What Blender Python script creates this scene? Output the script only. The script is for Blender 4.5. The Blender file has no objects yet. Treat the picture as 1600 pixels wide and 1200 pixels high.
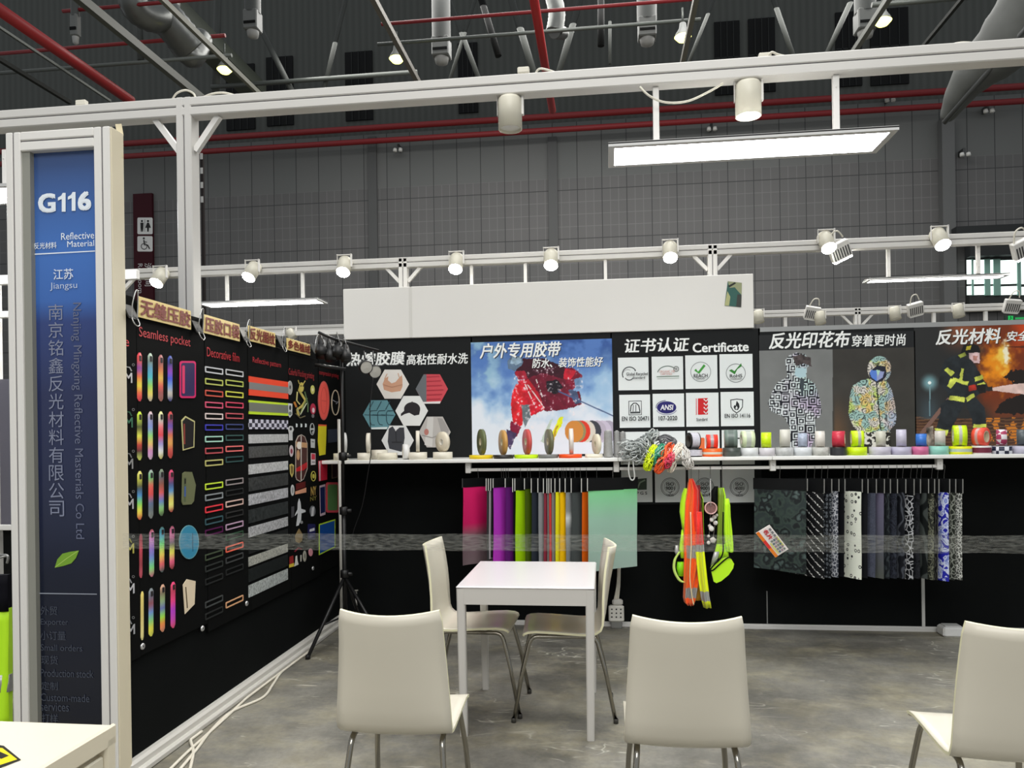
import bpy, bmesh, math, random
import numpy as np
from mathutils import Vector, Matrix
from mathutils.geometry import tessellate_polygon

SC = bpy.context.scene
COL = SC.collection
RND = random.Random(11)
PI = math.pi

# ------------------------------------------------------------------ camera
TH, FL, RHO, PPY, EYE = .1215, 1195., .014, 674., 1.5
FW = Vector((-math.sin(TH), math.cos(TH), 0)); RT = Vector((math.cos(TH), math.sin(TH), 0)); UP0 = Vector((0, 0, 1))
CU = math.cos(RHO) * RT - math.sin(RHO) * UP0
CV = math.sin(RHO) * RT + math.cos(RHO) * UP0
CAM = Vector((0, 0, EYE))
cd = bpy.data.cameras.new('camera'); cam = bpy.data.objects.new('camera', cd); COL.objects.link(cam)
cam.matrix_world = Matrix(((CU.x, CV.x, -FW.x, 0), (CU.y, CV.y, -FW.y, 0), (CU.z, CV.z, -FW.z, EYE), (0, 0, 0, 1)))
cd.sensor_fit = 'HORIZONTAL'; cd.sensor_width = 36.0; cd.lens = FL / 1600 * 36; cd.shift_y = (PPY - 600) / 1600; cd.clip_end = 200
SC.camera = cam

# ------------------------------------------------------------------ light and exposure
wd = bpy.data.worlds.new('hall_air'); SC.world = wd; wd.use_nodes = True
wd.node_tree.nodes['Background'].inputs[0].default_value = (.93, .97, 1.0, 1)
wd.node_tree.nodes['Background'].inputs[1].default_value = .40
SC.view_settings.view_transform = 'Standard'; SC.view_settings.look = 'None'
SC.view_settings.exposure = 0.20; SC.view_settings.gamma = 1
SC.view_settings.use_curve_mapping = False

def area(name, loc, size, power, rot=(0, 0, 0), col=(1, .98, .94), sy=None, spread=PI):
    l = bpy.data.lights.new(name, 'AREA'); l.shape = 'RECTANGLE' if sy else 'SQUARE'; l.size = size
    if sy: l.size_y = sy
    l.energy = power; l.color = col; l.spread = spread
    o = bpy.data.objects.new(name, l); COL.objects.link(o); o.location = loc; o.rotation_euler = rot
    return o
# area lights for the hall's high-bay lamps, plus one added fill behind the camera
area('hall_lamp_and_fill', (-1.0, 1.2, 9.0), 5.0, 340, sy=3.0)
area('hall_lamp_and_fill', (.5, -5.5, 7.5), 7.0, 420, rot=(math.radians(32), 0, 0), sy=4.0)  # added fill from behind the camera, brightens the chair backs
area('hall_lamp_and_fill', (1.5, 9.5, 10.0), 6.0, 620, sy=4.0)
area('hall_lamp_and_fill', (0.0, 16.0, 10.5), 14.0, 820, sy=4.0)

# ------------------------------------------------------------------ helpers
class Pl:
    """an upright or level plane of the place: axis and value"""
    def __init__(s, ax, val):
        s.ax, s.val = ax, val
        if ax == 'y': s.e1, s.e2, s.n = Vector((1, 0, 0)), Vector((0, 0, 1)), Vector((0, -1, 0))
        elif ax == 'x': s.e1, s.e2, s.n = Vector((0, 1, 0)), Vector((0, 0, 1)), Vector((1, 0, 0))
        else: s.e1, s.e2, s.n = Vector((1, 0, 0)), Vector((0, 1, 0)), Vector((0, 0, 1))
    def w(s, px, py, off=0.):
        d = FW + CU * ((px - 800) / FL) - CV * ((py - PPY) / FL)
        i = 'xyz'.index(s.ax)
        return CAM + d * ((s.val - CAM[i]) / d[i]) + s.n * off
def Y(v): return Pl('y', v)
def at(px, py, y): return Pl('y', y).w(px, py)
def on_floor(px, py, z=0.): return Pl('z', z).w(px, py)
def proj(X, Yv, Z):
    qx, qy, qz = X, Yv, Z - EYE
    d = qx * FW.x + qy * FW.y
    return 800 + FL * (qx * CU.x + qy * CU.y + qz * CU.z) / d, PPY - FL * (qx * CV.x + qy * CV.y + qz * CV.z) / d

def lin(c):
    return tuple((x / 12.92 if x <= .04045 else ((x + .055) / 1.055) ** 2.4) for x in (v / 255 for v in c[:3]))
def nlin(a):
    a = np.clip(a, 0, 255) / 255.
    return np.where(a <= .04045, a / 12.92, ((a + .055) / 1.055) ** 2.4)
MATS = {}
def mat(c, rough=.55, metal=0., emit=0., noise=0., scale=20., sheen=0., coat=0., alpha=1., bump=0., ecol=None, spec=None):
    if spec is None: spec = .12 if max(c) < 60 and rough >= .5 else .5
    key = (tuple(c), rough, metal, emit, noise, scale, sheen, coat, alpha, bump, spec)
    if key in MATS: return MATS[key]
    m = bpy.data.materials.new('surface_%02x%02x%02x' % tuple(int(v) for v in c[:3])); m.use_nodes = True
    nt = m.node_tree; b = nt.nodes['Principled BSDF']; L = lin(c)
    b.inputs['Base Color'].default_value = (*L, 1); b.inputs['Roughness'].default_value = rough; b.inputs['Metallic'].default_value = metal
    b.inputs['Specular IOR Level'].default_value = spec
    if sheen: b.inputs['Sheen Weight'].default_value = sheen
    if coat: b.inputs['Coat Weight'].default_value = coat
    if alpha < 1: b.inputs['Alpha'].default_value = alpha
    if emit:
        b.inputs['Emission Color'].default_value = (*lin(ecol or c), 1); b.inputs['Emission Strength'].default_value = emit
    if noise or bump:
        tc = nt.nodes.new('ShaderNodeTexCoord'); nz = nt.nodes.new('ShaderNodeTexNoise'); nz.inputs['Scale'].default_value = scale; nz.inputs['Detail'].default_value = 5
        nt.links.new(tc.outputs['Object'], nz.inputs['Vector'])
        if noise:
            mx = nt.nodes.new('ShaderNodeMix'); mx.data_type = 'RGBA'
            mx.inputs[6].default_value = (*[v * (1 - noise) for v in L], 1); mx.inputs[7].default_value = (*[min(1, v * (1 + noise)) for v in L], 1)
            nt.links.new(nz.outputs['Fac'], mx.inputs[0]); nt.links.new(mx.outputs[2], b.inputs['Base Color'])
        if bump:
            bp = nt.nodes.new('ShaderNodeBump'); bp.inputs['Strength'].default_value = bump; bp.inputs['Distance'].default_value = .01
            nt.links.new(nz.outputs['Fac'], bp.inputs['Height']); nt.links.new(bp.outputs[0], b.inputs['Normal'])
    MATS[key] = m
    return m
def ink(rough=.5, name='printed_ink', sheen=0.):
    k = (name, rough)
    if k in MATS: return MATS[k]
    m = bpy.data.materials.new(name); m.use_nodes = True; nt = m.node_tree; b = nt.nodes['Principled BSDF']
    a = nt.nodes.new('ShaderNodeVertexColor'); a.layer_name = 'Col'
    nt.links.new(a.outputs['Color'], b.inputs['Base Color']); b.inputs['Roughness'].default_value = rough
    b.inputs['Specular IOR Level'].default_value = .3
    if sheen: b.inputs['Sheen Weight'].default_value = sheen
    MATS[k] = m
    return m

ORG = {}          # world origin of every object made here
def origin(o): return ORG[o.name] if o is not None else Vector((0, 0, 0))
def tag(o, label=None, cat=None, group=None, kind=None):
    if label: o['label'] = label
    if cat: o['category'] = cat
    if group: o['group'] = group
    if kind: o['kind'] = kind
    return o
def thing(name, loc, label, cat, group=None, rz=0.):
    o = bpy.data.objects.new(name, None); o.empty_display_size = .1; COL.objects.link(o)
    o.location = loc; o.rotation_euler = (0, 0, rz); ORG[o.name] = Vector(loc)
    return tag(o, label, cat, group)
def copy_tree(o, parent=None):
    c = o.copy(); COL.objects.link(c); c.parent = parent; ORG[c.name] = Vector(ORG[o.name])
    for ch in list(o.children): copy_tree(ch, c)
    return c
class MB:
    def __init__(s): s.v = []; s.f = []; s.m = []; s.s = []; s.c = []
    def add(s, vs, fs, mi=0, smooth=False, col=None):
        b = len(s.v); s.v.extend(Vector(p) for p in vs); s.c.extend([col or (.8, .8, .8)] * len(vs))
        for f in fs: s.f.append([i + b for i in f]); s.m.append(mi); s.s.append(smooth)
        return s
    def box(s, a, b, mi=0, bev=0.):
        x0, y0, z0 = (min(a[i], b[i]) for i in range(3)); x1, y1, z1 = (max(a[i], b[i]) for i in range(3))
        return s.obox(Vector(((x0 + x1) / 2, (y0 + y1) / 2, (z0 + z1) / 2)), Vector((1, 0, 0)), Vector((0, 1, 0)), Vector((0, 0, 1)), ((x1 - x0) / 2, (y1 - y0) / 2, (z1 - z0) / 2), mi, bev)
    def obox(s, c, ax, ay, az, h, mi=0, bev=0.):
        if bev <= 0:
            vs = [c + ax * (sx * h[0]) + ay * (sy * h[1]) + az * (sz * h[2]) for sz in (-1, 1) for sx, sy in ((-1, -1), (1, -1), (1, 1), (-1, 1))]
            return s.add(vs, [(3, 2, 1, 0), (4, 5, 6, 7), (0, 1, 5, 4), (1, 2, 6, 5), (2, 3, 7, 6), (3, 0, 4, 7)], mi)
        bev = min(bev, min(h) * .9); vs = []
        for z, k in ((-h[2], bev), (-h[2] + bev, 0), (h[2] - bev, 0), (h[2], bev)):
            hx, hy = h[0] - k, h[1] - k; c2 = bev if not k else bev * .5
            for px, py in ((-hx + c2, -hy), (hx - c2, -hy), (hx, -hy + c2), (hx, hy - c2), (hx - c2, hy), (-hx + c2, hy), (-hx, hy - c2), (-hx, -hy + c2)):
                vs.append(c + ax * px + ay * py + az * z)
        fs = [tuple(range(7, -1, -1)), tuple(range(24, 32))]
        for r in range(3):
            for i in range(8):
                j = (i + 1) % 8; fs.append((r * 8 + i, r * 8 + j, r * 8 + 8 + j, r * 8 + 8 + i))
        return s.add(vs, fs, mi)
    def bar(s, a, b, w, h=None, mi=0, up=Vector((0, 0, 1)), bev=0.):
        a, b = Vector(a), Vector(b); d = b - a; L = d.length; d.normalize()
        if abs(d.dot(up)) > .98: up = Vector((0, 1, 0))
        sx = d.cross(up).normalized(); uz = sx.cross(d).normalized()
        return s.obox((a + b) / 2, sx, uz, d, (w / 2, (h or w) / 2, L / 2), mi, bev)
    def tube(s, pts, r, n=8, mi=0, closed=False, caps=True):
        pts = [Vector(p) for p in pts]; N = len(pts); rs = r if isinstance(r, (list, tuple)) else [r] * N
        vs = []; prev = None
        for i, p in enumerate(pts):
            t = (pts[(i + 1) % N] - pts[i - 1]) if closed else (pts[min(i + 1, N - 1)] - pts[max(i - 1, 0)])
            if t.length < 1e-9: t = Vector((0, 0, 1))
            t.normalize()
            if prev is None: u = t.orthogonal().normalized()
            else:
                u = prev - t * prev.dot(t)
                u = u.normalized() if u.length > 1e-6 else t.orthogonal().normalized()
            prev = u; w = t.cross(u)
            for k in range(n):
                a = 2 * PI * k / n; vs.append(p + (u * math.cos(a) + w * math.sin(a)) * rs[i])
        fs = []
        for i in range(N if closed else N - 1):
            j = (i + 1) % N
            for k in range(n):
                l = (k + 1) % n; fs.append((i * n + k, i * n + l, j * n + l, j * n + k))
        s.add(vs, fs, mi, True)
        if caps and not closed: s.add(vs[:n], [tuple(range(n - 1, -1, -1))], mi); s.add(vs[-n:], [tuple(range(n))], mi)
        return s
    def lathe(s, c, axis, prof, n=32, mi=0, mis=None, smooth=True, closed=False):
        """prof: list of (radius, along)"""
        c = Vector(c); axis = Vector(axis).normalized(); u = axis.orthogonal().normalized(); w = axis.cross(u)
        P = prof + ([prof[0]] if closed else [])
        for k in range(len(P) - 1):
            vs = []; (r0, a0), (r1, a1) = P[k], P[k + 1]
            for i in range(n):
                t = 2 * PI * i / n; d = u * math.cos(t) + w * math.sin(t); vs += [c + d * r0 + axis * a0, c + d * r1 + axis * a1]
            s.add(vs, [(2 * i, 2 * ((i + 1) % n), 2 * ((i + 1) % n) + 1, 2 * i + 1) for i in range(n)], mis[k] if mis else mi, smooth)
        return s
    def poly(s, pts, thick=0., nrm=None, mi=0, col=None):
        """flat polygon (may be concave), thick: extruded back along -nrm"""
        pts = [Vector(p) for p in pts]; tri = tessellate_polygon([pts])
        if nrm is not None:
            f = []
            for t in tri:
                a, b, c = (pts[i] for i in t)
                f.append(t if (b - a).cross(c - a).dot(nrm) > 0 else t[::-1])
            tri = f
        s.add(pts, tri, mi, False, col)
        if thick:
            n = len(pts); bk = [p - nrm * thick for p in pts]
            s.add(bk, [t[::-1] for t in tri], mi, False, col)
            s.add(pts + bk, [(i, (i + 1) % n, n + (i + 1) % n, n + i) for i in range(n)], mi, False, col)
        return s
    def grid(s, P, mi=0, smooth=True, cols=None, close_u=False):
        R, C = len(P), len(P[0]); b = len(s.v)
        for i in range(R):
            for j in range(C): s.v.append(Vector(P[i][j])); s.c.append(cols[i][j] if cols else (.8, .8, .8))
        for i in range(R - 1):
            for j in range(C if close_u else C - 1):
                k = (j + 1) % C
                s.f.append([b + i * C + j, b + i * C + k, b + (i + 1) * C + k, b + (i + 1) * C + j])
                s.m.append(mi if isinstance(mi, int) else mi(i, j)); s.s.append(smooth)
        return s
    def build(s, name, mats, parent=None, local=False, base=None, vcol=False, fixn=False, weld=True):
        if not isinstance(mats, (list, tuple)): mats = [mats]
        v = s.v
        if parent is not None: o0 = origin(parent) if not local else Vector((0, 0, 0))
        elif base is not None: o0 = Vector(base)
        elif local: o0 = Vector((0, 0, 0))
        else:
            lo = [min(p[i] for p in v) for i in range(3)]; hi = [max(p[i] for p in v) for i in range(3)]
            o0 = Vector(((lo[0] + hi[0]) / 2, (lo[1] + hi[1]) / 2, lo[2]))
        me = bpy.data.meshes.new(name); me.from_pydata([p - o0 for p in v], [], s.f)
        for m in mats: me.materials.append(m)
        me.polygons.foreach_set('material_index', s.m); me.polygons.foreach_set('use_smooth', s.s)
        if vcol:
            ca = me.color_attributes.new('Col', 'FLOAT_COLOR', 'POINT')
            ca.data.foreach_set('color', np.array([(*c[:3], 1.) for c in s.c], dtype=np.float32).ravel())
        me.update()
        if fixn or weld and not vcol:
            bm = bmesh.new(); bm.from_mesh(me)
            bmesh.ops.remove_doubles(bm, verts=bm.verts, dist=1e-5)
            if fixn: bmesh.ops.recalc_face_normals(bm, faces=bm.faces)
            bm.to_mesh(me); bm.free()
        o = bpy.data.objects.new(name, me); COL.objects.link(o)
        if parent is not None: o.parent = parent; ORG[o.name] = Vector(ORG[parent.name])
        else: o.location = o0; ORG[o.name] = Vector(o0)
        return o
def bez(p0, p1, p2, p3, n=12):
    p0, p1, p2, p3 = map(Vector, (p0, p1, p2, p3)); out = []
    for i in range(n + 1):
        t = i / n; out.append(p0 * (1 - t) ** 3 + p1 * 3 * t * (1 - t) ** 2 + p2 * 3 * t * t * (1 - t) + p3 * t ** 3)
    return out
def smooth_path(pts, n=8):
    pts = [Vector(p) for p in pts]; P = [pts[0]] + pts + [pts[-1]]; out = []
    for i in range(1, len(P) - 2):
        a, b, c, d = P[i - 1:i + 3]
        for k in range(n):
            t = k / n; out.append(.5 * (2 * b + (c - a) * t + (2 * a - 5 * b + 4 * c - d) * t * t + (3 * b - a - 3 * c + d) * t ** 3))
    return out + [pts[-1]]

_tx = {}
def text_mesh(t, bold):
    k = (t, bold)
    if k in _tx: return _tx[k]
    c = bpy.data.curves.new('lettering', 'FONT'); c.body = t; c.resolution_u = 3; c.space_line = 1.0
    o = bpy.data.objects.new('lettering', c); COL.objects.link(o); bpy.context.view_layer.update()
    dg = bpy.context.evaluated_depsgraph_get(); e = o.evaluated_get(dg); me = e.to_mesh()
    vs = [(v.co.x, v.co.y, 0) for v in me.vertices]; fs = [tuple(p.vertices) for p in me.polygons]
    e.to_mesh_clear(); bpy.data.objects.remove(o); bpy.data.curves.remove(c)
    if bold:
        V, Fs = [], []
        for q, (dx, dy) in enumerate(((-1, -.8), (1, -.8), (1, .8), (-1, .8), (0, 0))):
            b = len(V); V += [(x + dx * bold * .8, y + dy * bold * .8, q * .00025) for x, y, k_ in vs]; Fs += [tuple(i + b for i in f) for f in fs]
        vs, fs = V, Fs
    _tx[k] = (vs, fs)
    return _tx[k]
def lettering(t, box, pl, color, parent, off=.002, bold=0., shear=0., rot=0, shadow=None, mb=None, name='lettering', emit=0.):
    """writing fitted to the box (x0, y0, x1, y1) on plane pl; rot 1 = turned a quarter clockwise"""
    vs, fs = text_mesh(t, bold)
    if not vs: return None
    vs = [(x + shear * y, y, k) for x, y, k in vs]
    if rot == 1: vs = [(y, -x, k) for x, y, k in vs]
    xs = [v[0] for v in vs]; ys = [v[1] for v in vs]; x0, x1, y0, y1 = min(xs), max(xs), min(ys), max(ys)
    xc, yc = (box[0] + box[2]) / 2, (box[1] + box[3]) / 2
    W = (pl.w(box[2], yc) - pl.w(box[0], yc)).dot(pl.e1); Hh = (pl.w(xc, box[1]) - pl.w(xc, box[3])).dot(pl.e2)
    c = pl.w(xc, yc, off); own = mb is None
    if own: mb = MB()
    if shadow:
        d = Hh * .05
        mb.add([c + pl.e1 * (((x - x0) / (x1 - x0) - .5) * W + d) + pl.e2 * (((y - y0) / (y1 - y0) - .5) * Hh - d) - pl.n * (off * .6 - k * .4) for x, y, k in vs], fs, 1)
    mb.add([c + pl.e1 * (((x - x0) / (x1 - x0) - .5) * W) + pl.e2 * (((y - y0) / (y1 - y0) - .5) * Hh) + pl.n * k for x, y, k in vs], fs, 0)
    if own: return mb.build(name, [mat(color, .5, emit=emit), mat(shadow or (0, 0, 0), .6)], parent, weld=False)
def ell(cx, cy, rx, ry=None, n=28, a0=0, a1=360, rot=0):
    ry = ry or rx; c, s = math.cos(math.radians(rot)), math.sin(math.radians(rot)); out = []
    full = abs(a1 - a0) >= 360
    for i in range(n if full else n + 1):
        t = math.radians(a0 + (a1 - a0) * i / n); x, y = rx * math.cos(t), ry * math.sin(t); out.append((cx + x * c - y * s, cy + x * s + y * c))
    return out
def rrect(x0, y0, x1, y1, r, n=5):
    out = []
    r = min(r, abs(x1 - x0) / 2, abs(y1 - y0) / 2)
    for cx, cy, a in ((x1 - r, y0 + r, -90), (x1 - r, y1 - r, 0), (x0 + r, y1 - r, 90), (x0 + r, y0 + r, 180)):
        out += [(cx + r * math.cos(math.radians(a + 90 * i / n)), cy + r * math.sin(math.radians(a + 90 * i / n))) for i in range(n + 1)]
    return out
def stroke(pts, w):
    """outline of a polyline w wide"""
    pts = [Vector((p[0], p[1])) for p in pts]; L = []; R = []
    for i, p in enumerate(pts):
        t = pts[min(i + 1, len(pts) - 1)] - pts[max(i - 1, 0)]; t = t.normalized() if t.length else Vector((1, 0)); n = Vector((-t.y, t.x))
        L.append(p + n * w / 2); R.append(p - n * w / 2)
    return [tuple(q) for q in L + R[::-1]]
def art(name, parent, pl, items, off=.002, thick=0., rough=.5, step=.0004):
    """flat printed or cut shapes on a plane; items: (points in the photo's frame, colour) or ('ring', outer, inner, colour)"""
    mb = MB(); k = 0
    for it in items:
        if it[0] == 'ring':
            A = [pl.w(*p, off + k * step) for p in it[1]]; B = [pl.w(*p, off + k * step) for p in it[2]]; n = len(A); c = lin(it[3])
            mb.add(A + B, [(i, (i + 1) % n, n + (i + 1) % n, n + i) for i in range(n)], 0, False, c)
            if thick:
                A2 = [p - pl.n * thick for p in A]; B2 = [p - pl.n * thick for p in B]
                mb.add(A + A2, [(i, n + i, n + (i + 1) % n, (i + 1) % n) for i in range(n)], 0, False, c)
                mb.add(B + B2, [(i, (i + 1) % n, n + (i + 1) % n, n + i) for i in range(n)], 0, False, c)
        else:
            mb.poly([pl.w(*p, off + k * step) for p in it[0]], thick, pl.n, 0, lin(it[1]))
        k += 1
    return mb.build(name, ink(rough), parent, vcol=True)
def ring(cx, cy, rx, ry, w, c, n=28): return ('ring', ell(cx, cy, rx, ry, n), ell(cx, cy, rx - w, ry - w, n), c)

# noise for the printed pictures
def _hash(ix, iy, seed):
    n = (ix.astype(np.int64) * 374761393 + iy.astype(np.int64) * 668265263 + seed * 1274126177) & 0xffffffff
    n = ((n ^ (n >> 13)) * 1274126177) & 0xffffffff
    return ((n ^ (n >> 16)) & 0xffff) / 65535.
def vnoise(x, y, seed=0):
    ix, iy = np.floor(x), np.floor(y); fx, fy = x - ix, y - iy; fx = fx * fx * (3 - 2 * fx); fy = fy * fy * (3 - 2 * fy)
    a, b, c, d = _hash(ix, iy, seed), _hash(ix + 1, iy, seed), _hash(ix, iy + 1, seed), _hash(ix + 1, iy + 1, seed)
    return (a * (1 - fx) + b * fx) * (1 - fy) + (c * (1 - fx) + d * fx) * fy
def fbm(x, y, seed=0, o=4):
    r = 0; a = .5; t = 0
    for k in range(o): r = r + a * vnoise(x * 2 ** k, y * 2 ** k, seed + k); t += a; a *= .5
    return r / t
def inside(px, py, poly):
    r = np.zeros(px.shape, bool); n = len(poly)
    for i in range(n):
        (x0, y0), (x1, y1) = poly[i], poly[(i + 1) % n]
        if y0 == y1: continue
        r ^= ((y0 > py) != (y1 > py)) & (px < (x1 - x0) * (py - y0) / (y1 - y0) + x0)
    return r
def sstep(a, b, x):
    t = np.clip((x - a) / (b - a), 0, 1); return t * t * (3 - 2 * t)
def painted(name, parent, pl, box, nx, ny, fn, off=.001, rough=.45):
    """a printed picture: a fine grid on the plane, its ink from fn(px, py) -> rgb"""
    A = pl.w(box[0], box[3], off); B = pl.w(box[2], box[1], off)
    if pl.ax == 'y': h0, h1 = A.x, B.x
    else: h0, h1 = A.y, B.y
    z0, z1 = A.z, B.z
    hs = np.linspace(h0, h1, nx); zs = np.linspace(z0, z1, ny); HH, ZZ = np.meshgrid(hs, zs)
    if pl.ax == 'y': X, Yv = HH, np.full_like(HH, A.y)
    else: X, Yv = np.full_like(HH, A.x), HH
    px, py = proj(X, Yv, ZZ)
    rgb = nlin(fn(px, py))
    me = bpy.data.meshes.new(name); o0 = origin(parent)
    co = np.stack([X - o0.x, Yv - o0.y, ZZ - o0.z], -1).reshape(-1, 3)
    idx = np.arange(nx * ny).reshape(ny, nx); f = np.stack([idx[:-1, :-1], idx[:-1, 1:], idx[1:, 1:], idx[1:, :-1]], -1).reshape(-1, 4)
    if pl.ax == 'z': f = f[:, ::-1]
    me.vertices.add(len(co)); me.vertices.foreach_set('co', co.astype(np.float32).ravel())
    me.loops.add(f.size); me.loops.foreach_set('vertex_index', f.astype(np.int32).ravel())
    me.polygons.add(len(f)); me.polygons.foreach_set('loop_start', np.arange(0, f.size, 4, dtype=np.int32))
    me.update(calc_edges=True)
    ca = me.color_attributes.new('Col', 'FLOAT_COLOR', 'POINT')
    ca.data.foreach_set('color', np.concatenate([rgb.reshape(-1, 3), np.ones((len(co), 1))], 1).astype(np.float32).ravel())
    me.materials.append(ink(rough)); me.validate()
    o = bpy.data.objects.new(name, me); COL.objects.link(o); o.parent = parent; ORG[o.name] = Vector(o0)
    return o

WHITE = mat((222, 220, 217), .4); WHITE2 = mat((226, 224, 220), .35); STEEL = mat((190, 188, 184), .22, 1.); CHROME = mat((158, 154, 144), .16, 1.)
BLACK = mat((14, 15, 15), .75); DARK = mat((26, 28, 28), .6); GREYM = mat((120, 122, 120), .5); GALV = mat((84, 88, 84), .45, .3); WIRE = mat((214, 210, 196), .5)
XL, YB, ZS = -2.115, 5.905, 1.302      # the stand's left wall, back wall and shelf top
# ------------------------------------------------------------------ the hall
def concrete():
    m = bpy.data.materials.new('worn_concrete'); m.use_nodes = True; nt = m.node_tree; b = nt.nodes['Principled BSDF']; N = nt.nodes.new; Lk = nt.links.new
    tc = N('ShaderNodeTexCoord')
    def nz(scale, det, rough, st=None):
        n = N('ShaderNodeTexNoise'); n.inputs['Scale'].default_value = scale; n.inputs['Detail'].default_value = det; n.inputs['Roughness'].default_value = rough
        if st:
            mp = N('ShaderNodeMapping'); mp.inputs['Scale'].default_value = st[0]; mp.inputs['Rotation'].default_value = (0, 0, st[1]); Lk(tc.outputs['Object'], mp.inputs[0]); Lk(mp.outputs[0], n.inputs['Vector'])
        else: Lk(tc.outputs['Object'], n.inputs['Vector'])
        return n.outputs['Fac']
    def ramp(f, stops):
        r = N('ShaderNodeValToRGB'); e = r.color_ramp.elements
        while len(e) < len(stops): e.new(.5)
        for i, (p, c) in enumerate(stops): e[i].position = p; e[i].color = (*lin(c), 1)
        Lk(f, r.inputs[0]); return r.outputs[0]
    def mix(f, a, c, mode='MIX', k=None):
        x = N('ShaderNodeMix'); x.data_type = 'RGBA'; x.blend_type = mode
        if k is not None: x.inputs[0].default_value = k
        else: Lk(f, x.inputs[0])
        Lk(a, x.inputs[6]); Lk(c, x.inputs[7]); return x.outputs[2]
    base = ramp(nz(1.1, 8, .65), [(.3, (112, 110, 103)), (.5, (146, 144, 136)), (.7, (176, 172, 160))])
    fine = ramp(nz(38, 6, .7), [(.3, (150, 150, 150)), (.7, (215, 213, 208))])
    c = mix(None, base, fine, 'MULTIPLY', .55)
    sm = ramp(nz(2.0, 8, .72, ((1.0, 1.5, 1), .5)), [(.46, (0, 0, 0)), (.66, (255, 255, 255))])
    warm = ramp(nz(9, 4, .6), [(.3, (140, 134, 112)), (.7, (166, 160, 140))])
    c = mix(sm, c, warm)
    scr = ramp(nz(5, 4, .6, ((.5, 5, 1), -.5)), [(.675, (0, 0, 0)), (.70, (255, 255, 255))])
    lite = ramp(nz(60, 2, .5), [(0, (186, 182, 168)), (1, (206, 203, 190))])
    c = mix(scr, c, lite)
    def ridge(scale, rot, wid, msk):
        f = nz(scale, 2, .5, ((.6, 1.8, 1), rot)); r = N('ShaderNodeValToRGB'); e = r.color_ramp.elements
        e[0].position = .5 - wid; e[0].color = (0, 0, 0, 1); e[1].position = .5 + wid; e[1].color = (0, 0, 0, 1); k = e.new(.5); k.color = (1, 1, 1, 1); Lk(f, r.inputs[0])
        m = N('ShaderNodeMath'); m.operation = 'MULTIPLY'; Lk(r.outputs[0], m.inputs[0]); Lk(ramp(nz(1.3, 3, .6), [(msk, (0, 0, 0)), (msk + .06, (255, 255, 255))]), m.inputs[1]); return m.outputs[0]
    c = mix(ridge(2.6, .7, .007, .52), c, lite); c = mix(ridge(4.2, -.5, .006, .55), c, lite)
    stain = ramp(nz(.9, 6, .7), [(.40, (150, 148, 146)), (.58, (255, 255, 255))]); c = mix(None, c, stain, 'MULTIPLY', .7)
    Lk(c, b.inputs['Base Color']); b.inputs['Roughness'].default_value = .6
    bp = N('ShaderNodeBump'); bp.inputs['Strength'].default_value = .25; bp.inputs['Distance'].default_value = .01; Lk(nz(30, 6, .7), bp.inputs['Height']); Lk(bp.outputs[0], b.inputs['Normal'])
    return m
mb = MB(); mb.add([(-34, -4, 0), (30, -4, 0), (30, 22.3, 0), (-34, 22.3, 0)], [(0, 1, 2, 3)])
tag(mb.build('floor', concrete(), base=(0, 0, 0)), kind='structure')

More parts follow.
